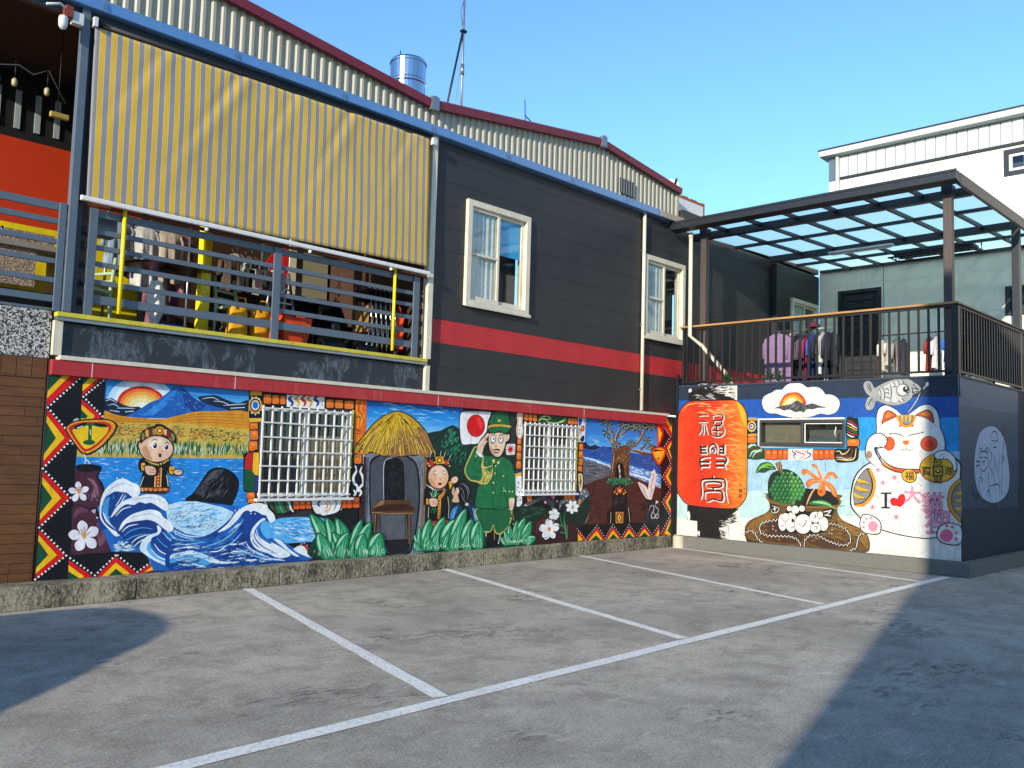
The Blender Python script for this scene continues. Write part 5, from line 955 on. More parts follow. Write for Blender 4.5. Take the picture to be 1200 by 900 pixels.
c 14181c 15 5927 2908 -37 -95 19 -102|5871 2925 -36 -113 19 -121|5742 2967 -17 -140 19 -166|6133 2971 -47 -77 -37 -57|6095 2989 -46 -115|6106 2613 -38 83 -38 56|5844 2877 -56 17 -18 -47|5844 2812 -64 17 -19 -47|5844 2747 -64 8 -27 -29|5706 2919 -64 7|5687 2992 -27 -47|5615 3008 -18 -47|5543 3015 -14 -47|5617 2705 -36 -38|5562 2722 -44 -38|5401 2909 -17 -110|5383 2954 -70 -84|5383 2890 -87 -30|5402 2818 -106 15
s 14181c 5437 2859 20 -58 54 -35 67 1 53 38 21 61 -21 59 -55 34 -66 -2 -53 -38
s b4b6b2 5451 2859 19 -53 48 -32 60 2 48 35 19 54 -19 54 -49 32 -60 -2 -48 -35
s f2f0ea 5458 2863 16 -45 41 -28 51 2 41 29 16 47 -16 46 -42 28 -51 -2 -41 -30
s 14181c 5453 2870 9 -27 23 -17 29 1 23 18 8 28 -9 28 -23 17 -29 -1 -23 -18
s f6f4ee 5474 2889 3 -9 8 -6 10 0 8 7 3 9 -3 10 -8 6 -10 -1 -8 -6
s 0a0a0a 5464 2820 3 -7 9 -3 11 0 9 4 3 7 -3 6 -9 4 -11 -1 -9 -4
c 0a0c10 22 5484 2464 -81 99 -106 161 -54 125 -78 79
c d8d4cc 15 5466 2491 -81 108 -62 99 -53 116|5226 2867 -61 70
s e0ddd4 5190 2956 -43 25 0 -63 35 -7
# painted_lucky_cat A
s 0e0e10 6412 1002 -45 363 -104 191 -175 134 -286 120 -682 82 -412 -128 -35 -266 -1 -532 22 -293 333 -120 236 -33 406 36 422 108 203 158
s f0ede6 6386 1005 -44 353 -100 186 -171 130 -277 117 -664 80 -402 -124 -34 -259 0 -518 21 -286 324 -116 231 -32 394 36 411 105 197 153
s 0e0e10 6349 1036 5 196 -81 201 -137 157 -87 -27 -60 -168 0 -146 62 -149 123 -116 138 -15
s e8981a 6312 989 -113 30 -111 104 -57 124 -1 146 56 144 12 44 -61 -30 -56 -156 6 -158 64 -149 124 -116 129 -12
s 8a8884 6339 1041 5 187 -81 195 -130 152 -49 -87 -34 -120 5 -122 57 -124 100 -91 100 -23
c 0e0e10 12 6123 1585 -44 -96 -34 -121 5 -127 60 -127 102 -95 100 -18
s 0e0e10 6278 1398 -87 -9 -124 -61 99 13 87 9
s f0b420 6286 1408 -88 -9 -123 -61 98 13 88 8
s 0e0e10 6311 1293 -95 -27 -136 -50 136 -7 80 29
s f0b420 6319 1303 -96 -28 -136 -50 137 -6 80 28
s 0e0e10 6336 1179 -70 -38 -112 -44 100 -12 75 35
s f0b420 6344 1189 -70 -39 -112 -43 99 -13 76 36
s 0e0e10 4675 1445 82 -15 88 -106 35 -163 -21 -159 -96 -131 -82 -28
s e8981a 4677 1440 76 -16 84 -105 32 -157 -21 -155 -89 -124 -76 -29
s 8a8884 4678 1399 58 -25 62 -94 23 -116 -16 -136 -64 -91 -58 -33
c 0e0e10 11 4678 1395 58 -25 57 -90 23 -115 -16 -132 -64 -92 -53 -30
s f0b420 4770 1254 -54 21 -37 6 0 -50 59 6
s f0b420 4771 1140 -54 21 -37 6 1 -50 58 6
s f0b420 4772 1019 -54 21 -37 7 1 -50 58 5
s f2a8bc 5946 1575 -15 22 4 13 11 7 12 -7 4 -14
s f2a8bc 5942 1572 -25 -7 -11 8 -4 13 11 9 14 -1
s f2a8bc 5944 1567 0 -26 -11 -8 -14 1 -5 13 5 13
s f2a8bc 5949 1567 25 -8 5 -14 -5 -12 -14 -1 -11 9
s f2a8bc 5951 1572 15 21 14 0 10 -9 -2 -13 -12 -8
d d8103c 12 5946 1571
s f2a8bc 5682 1463 -15 21 4 14 11 6 12 -7 4 -14
s f2a8bc 5678 1460 -24 -7 -11 8 -3 14 10 8 14 -1
s f2a8bc 5680 1455 0 -25 -11 -9 -13 2 -5 13 5 13
s f2a8bc 5685 1455 24 -8 5 -14 -5 -12 -13 -1 -11 10
s f2a8bc 5687 1460 14 21 14 0 10 -10 -2 -12 -12 -8
d d8103c 12 5683 1459
s f2a8bc 5865 1372 -16 22 4 13 12 7 11 -8 4 -13
s f2a8bc 5860 1369 -24 -7 -12 9 -3 13 10 8 15 -1
s f2a8bc 5862 1364 1 -25 -11 -9 -14 2 -5 13 5 13
s f2a8bc 5868 1364 24 -9 5 -13 -5 -12 -13 -1 -12 9
s f2a8bc 5869 1369 15 21 14 0 11 -10 -3 -13 -12 -7
d d8103c 12 5865 1368
s f2a8bc 6032 970 -16 22 4 14 12 6 11 -8 4 -14
s f2a8bc 6027 967 -24 -6 -12 8 -3 14 10 8 14 -2
s f2a8bc 6029 962 0 -26 -11 -8 -13 2 -6 13 5 13
s f2a8bc 6034 962 25 -9 6 -14 -6 -12 -13 -1 -12 10
s f2a8bc 6036 967 15 20 15 0 10 -10 -3 -13 -12 -7
d d8103c 12 6032 966
s f2a8bc 5655 835 -15 22 4 13 11 6 11 -7 4 -14
s f2a8bc 5651 833 -24 -7 -11 9 -3 13 9 8 14 -2
s f2a8bc 5653 827 0 -25 -11 -8 -13 2 -5 13 5 13
s f2a8bc 5658 827 24 -9 5 -14 -5 -11 -13 -1 -11 10
s f2a8bc 5659 832 15 20 14 -1 10 -9 -3 -13 -12 -7
d d8103c 12 5655 831
d 1a5a30 8 6012 1617 -71 -487 -241 84 413 -287 -569 46 237 -103 -196 -160 -193 155 -187 47 76 435 -352 -92 688 135 -806 -540 486 -224 458 108
p 0e0e10 5899 1210 -168 8 0 -24 67 -6 1 -204 -47 -2 0 -24 144 -4 0 25 -54 5 0 202 57 -1
s e01420 5749 1068 -12 49 -48 21 -52 -16 -24 49 -54 36 -40 -32 -6 -82 35 -66 52 -36 54 16 64 1
t a84a68 5403 1193 259 3 大
t ee9ab2 5403 1193 259 2 大
t a84a68 5102 1080 348 3 貓
t ee9ab2 5102 1080 348 2 貓
t a84a68 5022 797 391 3 狸
t ee9ab2 5022 797 391 2 狸
s 0e0e10 6250 675 -13 98 -50 72 -111 -1 -122 -52 -60 -80 1 -108 48 -71 183 -7 99 53
s f0ede6 6235 676 -13 91 -47 64 -99 -1 -109 -51 -58 -73 0 -98 41 -61 176 -6 89 49
s ee9aac 5950 662 15 -52 39 -34 48 -4 39 29 15 50 -15 52 -39 35 -49 3 -38 -29
d ee9aac 24 6185 631 -5 78 -44 61 -74 20
s 0e0e10 5046 576 -14 93 -49 84 -111 47 -108 -8 -81 -51 2 -226 82 -57 109 0 109 32
s f0ede6 5028 578 -14 88 -45 75 -97 43 -104 -8 -83 -49 2 -201 84 -52 104 0 99 30
s e86c94 4800 605 19 -57 48 -39 60 -5 48 31 18 55 -19 58 -49 39 -59 4 -48 -31
d e86c94 25 4890 749 -78 -13 -60 -86 6 -91
s 0e0e10 6002 2070 -29 173 5 172 -35 153 -96 65 -94 -20 -112 -69 -73 -67 -110 -1 -92 64 -108 73 -125 16 -105 -76 -51 -147 -12 -147 -54 -145 -16 -145 27 -146 114 -129 176 -87 252 -26 238 39 168 109 94 170
s f2efe8 5986 2070 -29 168 5 167 -34 148 -92 64 -92 -20 -108 -67 -72 -65 -107 -1 -89 62 -105 71 -122 16 -102 -74 -50 -143 -12 -142 -53 -141 -15 -141 26 -141 111 -126 172 -85 245 -25 232 39 163 106 92 164
s 0e0e10 5878 2321 -14 102 -28 83 -64 36 -82 -38 -54 -62 109 -48
s e8581a 5866 2334 -13 88 -24 72 -59 35 -73 -36 -43 -49 100 -41
s f08a2a 5818 2422 -22 65 -42 17 -46 -37 64 -49
s 0e0e10 5355 2450 -109 66 -87 25 -60 -37 -28 -80 -10 -95 99 69 104 37
s e8581a 5330 2452 -91 51 -76 24 -52 -31 -27 -74 -6 -70 82 58 95 37
s f08a2a 5264 2471 -96 34 -43 -45 52 -26
c 2a2a2a 7 5939 2237 -84 93 -146 73 -91 17|5316 2435 -139 -37 -119 -90 -84 -80
s e8981a 5632 2453 -284 1 13 -91 44 -81 80 -23 80 24 53 82
s 8a8884 5591 2453 -205 1 10 -81 44 -54 45 -13 53 22 41 55
c 2a2a2a 9 5591 2453 -12 -73 -43 -55 -51 -23 -48 15 -45 56 -6 78
s f0b420 5566 2453 -32 -1 5 -78 11 -37 11 37
s f0b420 5507 2452 -32 0 6 -79 11 -36 10 36
s f0b420 5446 2451 -31 0 5 -78 11 -36 11 36
d e8581a 20 5587 2286 -194 0
c 0e0e10 15 5746 2156 -72 4 -90 -14 -54 -45|5468 2101 -53 42 -97 18 -87 22
d 0e0e10 13 5743 2156 -508 27
s 0e0e10 5671 1999 18 -67 45 -41 56 -1 46 40 17 67 -18 68 -46 41 -56 1 -45 -41
s ef5a1c 5678 1999 16 -62 42 -40 52 0 42 38 16 62 -17 63 -42 40 -52 0 -41 -39
s 0e0e10 5013 2006 25 -71 66 -45 80 -1 65 43 25 71 -26 72 -66 45 -80 0 -65 -43
s ef5a1c 5022 2006 23 -66 61 -41 75 -2 61 40 23 66 -24 67 -61 41 -76 1 -60 -41
s e03a14 5071 2005 14 -37 36 -24 45 -1 36 23 13 38 -14 38 -36 24 -45 0 -36 -23
s e8702a 5549 2040 -54 15 -53 -10 22 -53 28 -16 36 21
c 2a2a2a 9 5492 1976 0 -47 31 -28 44 8 18 33|5492 1929 -31 -32 -53 6 -27 27
s 0e0e10 6156 1807 -10 150 -48 131 -94 75 -111 10 -83 -55 -23 -83 33 -83 74 -29 83 -1 -18 -92 -82 -128 55 -93 111 52 75 73
s f2efe8 6140 1808 -9 145 -44 124 -86 71 -104 10 -74 -50 -21 -73 29 -71 67 -26 103 -2 -23 -107 -101 -145 55 -79 102 66 73 72
c 0e0e10 11 5983 1922 -52 1 -56 28|5921 1978 -23 -40|5977 1913 -27 -102 -55 -109 -91 -71
s 0e0e10 6039 1817 10 -37 24 -24 30 0 24 22 10 37 -10 38 -24 23 -30 1 -25 -23
s e8981a 6048 1817 9 -33 21 -21 27 0 22 20 8 32 -9 33 -21 21 -27 0 -21 -19
s 8a8884 6067 1813 6 -26 16 -17 20 0 16 15 6 27 -6 26 -16 17 -20 0 -16 -16
s 0e0e10 5902 1729 -35 -26 -118 -62 -180 -31 -177 -4 -96 -1 1 -67 166 -10 196 16 145 59 73 53
s ea5a1a 5895 1717 -37 -29 -118 -59 -171 -32 -264 -6 0 -39 158 -9 187 16 139 57 77 50
s f0a028 5886 1702 -101 -52 -72 -35 36 -10 91 43
s 0e0e10 5570 1529 -36 55 -80 20 -88 -24 -34 -79 18 -82 79 -38 88 23 44 53
s eeb41e 5559 1525 -36 47 -71 20 -77 -23 -31 -69 18 -72 67 -33 81 22 40 45
t 0e0e10 5446 1497 140 1 福
s 0e0e10 4725 1634 54 -134 140 -88 176 -7 143 79 55 134 -57 138 -145 87 -176 3 -139 -80
s f09a14 4738 1634 52 -126 133 -83 167 -6 137 73 52 126 -54 130 -138 82 -167 3 -133 -75
s e8b822 4769 1642 47 -114 123 -75 152 -5 125 66 47 114 -49 116 -126 74 -153 3 -121 -67
s e89a2a 5252 1717 -104 101 -69 -8 104 -127
p 3a1a06 5089 1659 -157 5 2 -167 157 -6
p c8a018 5067 1640 -115 4 1 -127 115 -4
s 1a0c04 4966 1580 9 -19 22 -12 27 -1 22 11 8 18 -8 19 -22 12 -28 1 -21 -11
s f0d86a 4986 1586 5 -8 12 -6 15 0 11 5 5 8 -5 8 -12 6 -14 0 -12 -4
t 0e0e10 5021 1732 131 1 招
t 0e0e10 5187 1577 149 1 寶
t 0e0e10 4849 1591 133 1 進
t 0e0e10 5011 1450 130 1 財
s 0e0e10 5071 1846 -77 54 -101 10 -100 -59 -64 -121 4 -122 47 -36 23 104 74 85 84 -1 85 7
s eeebe6 5057 1842 -66 44 -95 10 -93 -56 -61 -114 4 -104 30 -29 14 92 79 89 92 0 76 7
c 4a4a4e 9 4995 1785 -26 45 -50 10|4945 1760 -26 45|4803 1693 -15 -87
# painted_landscape L
p @sky1 3630 2326 2016 17 38 -668 -2025 -63
s bfe3f5 4705 2127 -65 -160 -185 -105 -230 -11 -186 83 -77 144 58 153 174 107 230 19 197 -80
s e8f4f8 4631 2122 -52 -135 -149 -89 -185 -9 -152 71 -63 123 47 130 141 90 186 15 159 -69
s d2221c 4592 2103 -45 -111 -130 -74 -162 -8 -133 58 -55 102 42 108 124 75 162 12 139 -57
s ef7a2a 4570 2089 -41 -100 -117 -66 -147 -7 -120 52 -50 91 38 97 113 67 147 11 124 -51
s f6a63f 4548 2075 -36 -88 -105 -59 -131 -7 -107 47 -45 81 34 86 101 59 131 9 111 -45
s f7c56a 4523 2061 -32 -77 -90 -51 -113 -6 -94 41 -39 70 30 75 88 51 113 8 96 -39
s fae0a0 4494 2046 -26 -63 -74 -42 -94 -5 -78 33 -32 59 25 62 73 42 93 6 80 -32
s fbf0d0 4456 2031 -19 -44 -54 -29 -68 -4 -57 23 -24 41 19 43 53 30 69 4 57 -22
s 12263f 3922 2076 46 26 37 10 55 -27 63 -30 95 -22 110 -2 55 -114 -450 -23
c cfe0ee 8 3940 2077 59 19 63 -34|3972 2033 60 16 63 -31|4065 2008 92 6 109 3|3991 1981 107 -10|4159 1975 93 13
s 12263f 4984 2186 103 28 125 12 129 -41 150 -33 138 43 9 -145 -233 -13 -293 66
c dfe8ee 8 5037 2173 123 25 91 -28|5180 2157 108 -1 112 -35|5309 2115 146 18 149 18|5402 2087 185 20
p 1b5fae 4148 1917 105 55 76 49 91 68 111 50 94 79 63 61 49 15 33 15 35 -21 36 -30 73 -65 90 -47 107 -34 145 -25 166 -36 -13 -82 -1245 -63
p 2f86d2 4349 1946 184 154 141 137 64 46 -28 -92 -93 -118 -140 -120
p 123f86 4771 2301 71 -51 90 -76 162 -72 -133 -106 -126 90
x 5aa6e0 26 62 8 -35 25 3 4224 1932 308 183 224 153 286 -169 6 -107
x 0f3a78 26 71 9 -40 40 4 4382 1940 245 246 145 91 449 -200 4 -84
s d9911c 3917 1966 153 -31 155 -15 320 -3 196 42 218 61 264 20 415 13 14 -242 -415 -17 -683 -27 -625 5
c b06c10 9 3934 1932 168 -27 203 -8 273 4|4792 1946 255 54 546 16|4743 1919 306 52 565 9|3951 1902 215 -27 381 3|4711 1893 340 42 565 2|4881 1885 349 25 389 -15
p cfae46 3923 1863 152 -11 473 13 248 21 259 -17 595 -24 22 -375 -1998 -35 -8 118 269 128
x 27401c 330 51 11 5 30 5 3924 1848 625 6 685 -10 408 -25 7 -128 -1715 13
x d8742a 150 36 12 5 30 6 3926 1817 624 13 1094 -54 3 -51 -1714 -13
x f0dc7a 80 33 8 5 25 7 3925 1833 1717 -23 7 -119 -1714 -10
x 8fbf6a 130 90 12 88 10 8 3874 1709 1774 -1 12 -205 -1974 -31
x eef0b0 40 90 12 88 10 9 3874 1709 1774 -1 12 -205 -1974 -31
x 1f6b45 190 143 17 88 9 10 3874 1702 1774 6 13 -213 -1975 -23
x 0f4a30 90 120 11 88 9 19 3877 1664 1773 10 11 -179 -1975 -23
x dfeec8 130 120 9 88 8 11 3876 1679 1774 -5 10 -171 -1975 -24
p 1f88d6 3668 1476 2004 17 44 -754 -2004 62
x 58b4ee 150 89 9 0 3 12 3679 1464 1983 14 38 -654 -1982 50
x eaf6fb 70 104 6 0 2 13 3679 1457 1983 12 28 -475 -1982 27
x 0d57a4 80 89 7 0 3 14 3679 1457 1983 12 38 -645 -1982 50
# painted_shore L
p @sky3 12032 2309 2163 15 17 -610 -2204 -47
x 2f7cc8 40 234 18 -3 3 101 12032 2290 2145 11 7 -267 -2143 3
x 8cc8ea 30 233 17 -3 3 102 12041 2037 2143 -3 7 -256 -2142 45
s 0c1830 11986 1880 60 31 110 -75 155 24 128 -30 290 3 198 -25 3 -101 -938 -21
s 1a52a0 11980 1783 178 -5 188 -5 188 74 196 -44 198 -15 476 -39 424 -32 476 21 27 -321 -423 17 -600 76 -438 15 -885 103
x 0e3a7c 40 213 23 25 12 103 12005 1764 530 53 327 -31 1406 -92 6 -214 -1538 123 -728 64
x 3a80cc 26 174 15 25 12 104 12005 1764 530 53 327 -31 1406 -92 6 -214 -1538 123 -728 64
p 2f8ed0 11985 1647 398 -31 355 -63 569 -22 601 -97 413 -60 1 -299 -407 128 -567 123 -474 78 -886 147
x eaf4f6 70 155 14 -12 5 105 11994 1651 744 -98 569 -32 1007 -147 3 -107 -971 100 -604 76 -745 127
x bfe2f0 40 144 12 -6 5 106 13342 1511 972 -158 6 -192 -974 206
c eef2f0 23 11985 1643 241 -34 254 -51 260 -59
c eef2f0 37 13329 1367 297 -43 287 -58 388 -105
x d8d4cc 60 33 20 0 90 107 13347 1357 954 -186 2 -74 -532 127 -423 92
p 5c5e62 11986 1609 399 -62 355 -64 6 -180 -351 -41 -354 -97 -42 77
x 7c7e84 60 213 14 -6 8 108 11996 1589 728 -116 6 -170 -675 -100
x 3a3c40 40 193 14 -6 8 109 11996 1589 728 -116 6 -170 -675 -100
p 4a221c 12041 1174 354 78 302 71 685 3 388 -91 551 -138 19 -681 -2291 95 18 345
x 643430 90 251 15 4 8 110 12072 1165 642 138 703 3 868 -252 16 -595 -2222 70
x 2e1210 60 251 15 4 8 111 12072 1165 642 138 703 3 868 -252 16 -595 -2222 70
s 8a6a50 12078 548 88 113 40 193 -24 -193 -73 -133
# painted_zigzag_border L
p 08080a 3372 2330 325 1 -12 -450 -8 -535 14 -863 -16 -278 -341 0
p 08080a 3694 2331 236 -7 0 -421 -20 -102 -228 -10
p 0c4a2c 3372 2326 144 5 -166 -193
p f7bf0a 3502 2330 82 4 -235 -269 4 76
p d80f14 3575 2333 98 -1 -321 -349 -1 85
p 0c4a2c 3691 2334 98 2 -95 -110
p f7bf0a 3782 2336 93 2 -180 -175 -1 66
p d80f14 3871 2337 40 0 -216 -219 0 48
p d80f14 3693 2083 220 -175 -49 -48 -160 -8
p f7bf0a 3696 2024 143 -112 -34 -47 -104 -6
p 0c4a2c 3696 1971 70 -63 -20 -31 -51 4
p d80f14 3363 1954 264 -281 -268 -306
p f7bf0a 3363 1889 185 -220 -189 -238
p 0c4a2c 3362 1820 103 -155 -105 -166
p d80f14 3358 1328 279 -276 -273 -283
p f7bf0a 3359 1266 196 -215 -192 -220
p 0c4a2c 3359 1201 110 -152 -106 -154
p d80f14 3363 736 271 -276 -273 -218
p f7bf0a 3363 681 191 -213 -193 -172
p 0c4a2c 3363 623 105 -146 -107 -124
d efefec 11 3658 2292 -30 -32 -30 -33 -30 -32 -29 -32 -29 -32 -30 -32 -29 -31 -29 -32 -28 -31 -29 -31 30 -33 30 -33 30 -33 30 -33 30 -34 31 -33 31 -34 30 -33 31 -34 -28 -33 -29 -33 -28 -33 -28 -32 -28 -32 -28 -33 -28 -32 -27 -31 -28 -32 -27 -32 31 -32 32 -33 32 -33 32 -33 33 -34 32 -33 33 -34 32 -33 33 -34 -29 -31 -29 -30 -29 -30 -29 -30 -28 -30 -28 -29 -29 -30 -28 -29 -28 -29 -28 -29 31 -33 31 -32 31 -33 31 -32 31 -33 32 -33 31 -33 32 -34 32 -33 -33 -25 -32 -25 -32 -25 -32 -25 -32 -24 -31 -25 -32 -24 -31 -25 -31 -24
d efefec 11 3905 2294 -29 -27 -28 -27 -28 -27 -28 -27 -28 -26 -27 -27 -28 -26 30 -28 30 -27 30 -28 30 -28 30 -28 31 -28 30 -29
p 08080a 3655 470 756 1 64 -19 51 -49 59 -128 -4 -34 -908 -51
p d80f14 3673 411 253 -184 -115 -18 -128 10
p f7bf0a 3673 362 165 -129 -41 -23 -114 6
p 0c4a2c 3674 299 123 -86 -120 -1
p d80f14 4154 421 237 -191 -3 -26 -438 -5 20 25
p f7bf0a 4158 356 167 -132 -303 -4
p 0c4a2c 4166 291 86 -70 -163 0
p d80f14 4559 331 23 -56 -6 -38 -178 -19 27 19
p f7bf0a 4577 297 6 -45 -110 -23
d efefec 11 3686 429 36 -27 37 -27 38 -28 37 -27 37 -28 38 -28 38 -28 29 27 29 28 28 28 30 28 29 28 29 28 30 29 22 -1 38 -32 38 -31 38 -31 38 -32 38 -32 38 -32 34 23 35 23 34 22 34 23
# painted_hut L
p @sky2 7376 2331 1765 24 243 -753 32 -711 -2014 33 -46 879
x 8fd0f0 40 245 14 -3 4 51 7406 2294 1691 8 -14 -203 -614 -95 -1050 46
x 1d72c0 30 230 14 -3 4 52 7406 2310 1690 26 6 -135 -1692 32
p 0b2a20 8431 1906 170 31 130 21 130 56 111 38 139 -53 258 -57 1001 -212 80 -1953 -1924 138
x 1f8a5c 70 98 15 55 40 53 8691 1883 282 152 165 -119 148 -214 -57 -271 -230 30 -279 275
x 4ab484 36 74 10 60 35 54 8820 1937 153 98 121 -171 -56 -269 -254 176
x 0f4a34 50 97 15 40 40 55 8518 1876 856 -36 25 -560 -777 208
p 7a7e86 7413 1622 1030 25 46 -741 9 -831 -942 60 -145 789
x a8acb4 20 137 21 80 12 56 7425 1561 172 4 -50 -521 -125 -150
x 5a5e66 26 106 21 70 20 57 7425 1561 1021 21 -10 -225 -48 -321 -145 415 -562 -8
p 8a5c2c 8447 1566 55 -31 -19 -500 -36 0
p 8a5c2c 8441 1035 53 0 -38 -544 -25 1
s 050608 7487 1478 72 78 114 33 196 28 202 -19 167 -60 89 -110 53 -224 14 -288 -35 -349 -62 -219 -76 -130 -361 5 -180 94 -107 217 -68 396 -19 365
s 484c53 7511 1448 68 86 115 37 176 23 182 -15 156 -57 90 -103 48 -215 16 -288 -35 -348 -62 -203 -66 -130 -320 2 -177 94 -106 202 -66 397 -19 365
p 565a60 7715 773 479 -12 -2 -377 -340 -7 -102 89
p 17191c 7771 434 480 -5 -31 -195 -322 2
l 121418 9 7753 405 120 -52 320 8
s 040405 7727 1482 37 47 108 26 121 -14 63 -54 25 -94 32 -441 -48 -46 -240 4 -61 47
c d8dce0 11 7747 973 -17 262 -3 216 43 75 102 21
x 2c3036 60 93 12 85 12 58 7757 1483 301 -27 36 -520 -310 5
p 5a3818 7546 869 159 104 479 -6 119 -113 3 -72 -746 11
p 9a6c34 7575 876 130 89 58 0 -16 -54
p 3a1a10 7566 853 181 58 398 9 148 -74 1 -27 -726 7
l b88850 9 7559 811 272 -22 444 -6
p 3a2010 7598 792 68 -2 -26 -258 -44 1
l b07a3c 11 7618 784 -7 -244
p 3a2010 8152 778 82 -2 20 -395 -44 -37
l b07a3c 11 8204 769 20 -410
l 2a1a10 12 7695 782 0 -192|8143 763 9 -314
s 3a3c42 7576 489 35 44 88 -217 83 -96 -117 6
p ef7a18 7208 1855 155 6 5 -278 -158 -4
s 241604 7210 1579 5 83 122 155 161 175 187 133 155 59 120 16 165 -35 192 -103 178 -154 116 -192 48 -88 -64 -18 -66 23 -6 -89 -55 23 -86 33 -104 -21 -124 5 -122 -26 -121 13 -119 -2 -78 -10 -99 29 -135 20 -93 -40 -32 83 -82 -48
s c89a14 7222 1594 8 65 122 151 158 170 180 130 151 61 120 16 154 -36 186 -102 177 -151 112 -182 47 -77 -99 35 -31 -106 -61 23 -65 25 -104 -21 -124 5 -121 -26 -122 13 -119 -3 -78 -9 -99 28 -126 24 -101 -44 -24 83 -81 -48
s 9a6a3c 7791 1576 29 212 118 35 246 -23 136 198 154 -107 128 -207 -113 -101 -212 15 -246 -16
l 3a2606 9 7417 1837 -63 -70 -59 -74|7499 1896 -102 -109 -90 -121|7425 1809 -68 -87 -62 -92|7637 1992 -97 -93 -88 -103|7446 1760 -36 -56 -35 -58|7451 1744 -43 -71 -40 -75|7871 2148 -65 -44 -63 -48|7779 2076 -57 -51 -54 -56|7761 2055 -40 -40 -38 -42|7654 1898 -38 -62 -35 -66|7849 2117 -53 -54 -49 -60|7613 1740 -28 -74 -26 -78|7802 2049 -53 -79 -48 -88|7761 1962 -44 -90 -39 -100|7697 1823 -31 -87 -29 -94|7740 1869 -37 -107 -32 -118|7798 1964 -38 -104 -33 -117|7819 1973 -16 -45 -14 -48|7763 1713 -10 -62 -10 -65|7845 1970 -26 -119 -22 -137|7841 1788 -8 -75 -7 -80|7873 1931 -9 -84 -8 -92|7873 1733 -2 -57 -2 -59|7912 1772 0 -90 2 -96|7929 1944 3 -79 4 -86|7934 1938 3 -62 3 -67|7945 2035 9 -63 9 -70|7979 1921 14 -83 14 -93|7945 2104 19 -69 18 -79|8047 1828 26 -112 25 -123|8038 1893 16 -56 15 -59|8066 1860 21 -70 21 -76|8009 2043 21 -43 21 -46|7979 2108 33 -48 31 -55|8033 2055 45 -68 44 -77|8064 2016 34 -52 33 -58|8106 1976 37 -58 36 -64|7953 2155 36 -29 36 -32|8009 2113 77 -73 73 -86|8045 2094 101 -92 94 -112|8055 2094 86 -71 82 -84|8106 2060 86 -76 81 -88|8395 1763 42 -64 41 -68|8121 2065 120 -96 111 -115|8104 2088 53 -33 51 -36|8426 1856 90 -98 84 -108
l f2d13a 11 7801 2118 -68 -40 -65 -42|7492 1874 -65 -72 -60 -78|7547 1915 -55 -57 -51 -62|7505 1852 -89 -119 -79 -130|7648 1974 -58 -62 -54 -68|7641 1969 -60 -66 -56 -70|7642 1937 -67 -89 -62 -98|7730 2025 -45 -49 -43 -52|7637 1868 -37 -65 -34 -68|7652 1841 -55 -121 -48 -134|7770 2011 -69 -114 -61 -131|7697 1839 -42 -113 -37 -124|7764 1957 -53 -118 -45 -132|7809 2012 -47 -107 -42 -122|7795 1924 -35 -122 -31 -137|7861 2065 -23 -59 -21 -65|7799 1762 -12 -79 -10 -84|7830 1734 -6 -68 -6 -72|7863 1887 -10 -98 -9 -108|7886 1953 -9 -118 -8 -135|7909 1811 1 -100 1 -110|7941 1849 3 -55 4 -58|7936 2067 11 -95 11 -110|7977 1791 8 -76 9 -81|7971 1991 19 -97 18 -110|7956 2087 24 -77 23 -89|7945 2133 32 -73 31 -87|8079 1821 18 -66 19 -70|8029 2011 21 -44 21 -47|7967 2132 42 -48 40 -55|7992 2109 44 -53 42 -59|8175 1849 53 -112 49 -126|8252 1801 47 -92 46 -99|8204 1906 49 -72 46 -79|8289 1802 38 -65 37 -68|8197 1971 48 -53 47 -57|8263 1937 70 -77 66 -85|8055 2105 51 -35 51 -38|8041 2120 103 -64 98 -76|8473 1778 58 -72 55 -78
l 50350c 8 7522 1935 -98 -90 -88 -99|7681 2043 -122 -95 -110 -107|7370 1719 -37 -55 -34 -56|7510 1845 -47 -61 -44 -65|7560 1881 -81 -110 -72 -121|7523 1807 -60 -97 -53 -105|7514 1767 -44 -78 -40 -84|7584 1812 -56 -108 -51 -117|7659 1908 -74 -125 -64 -139|7753 2009 -39 -56 -38 -60|7679 1849 -33 -76 -30 -80|7738 1943 -45 -91 -40 -100|7710 1824 -38 -115 -33 -127|7743 1827 -20 -66 -18 -70|7745 1738 -15 -76 -15 -81|7775 1777 -17 -87 -15 -94|7789 1771 -14 -83 -12 -89|7839 1923 -11 -59 -11 -63|7844 1755 -5 -59 -4 -63|7883 1824 -3 -80 -3 -86|7916 1892 1 -136 3 -155|7926 1868 1 -51 2 -55|7947 1862 5 -63 5 -68|7956 1958 14 -121 15 -140|8001 1917 19 -89 18 -99|8026 1882 24 -102 23 -113|8042 1928 33 -105 32 -118|8110 1731 16 -61 16 -64|8073 1939 38 -90 36 -100|8116 1861 22 -55 21 -58|8164 1849 37 -81 36 -88|8054 2053 33 -41 32 -45|8121 1989 55 -76 52 -85|8165 1961 50 -67 48 -73|8164 1979 58 -70 55 -77|8267 1902 82 -106 76 -121|8346 1820 51 -73 49 -77|8340 1857 47 -58 45 -61|8413 1813 66 -84 63 -92|8280 1981 104 -87 98 -100
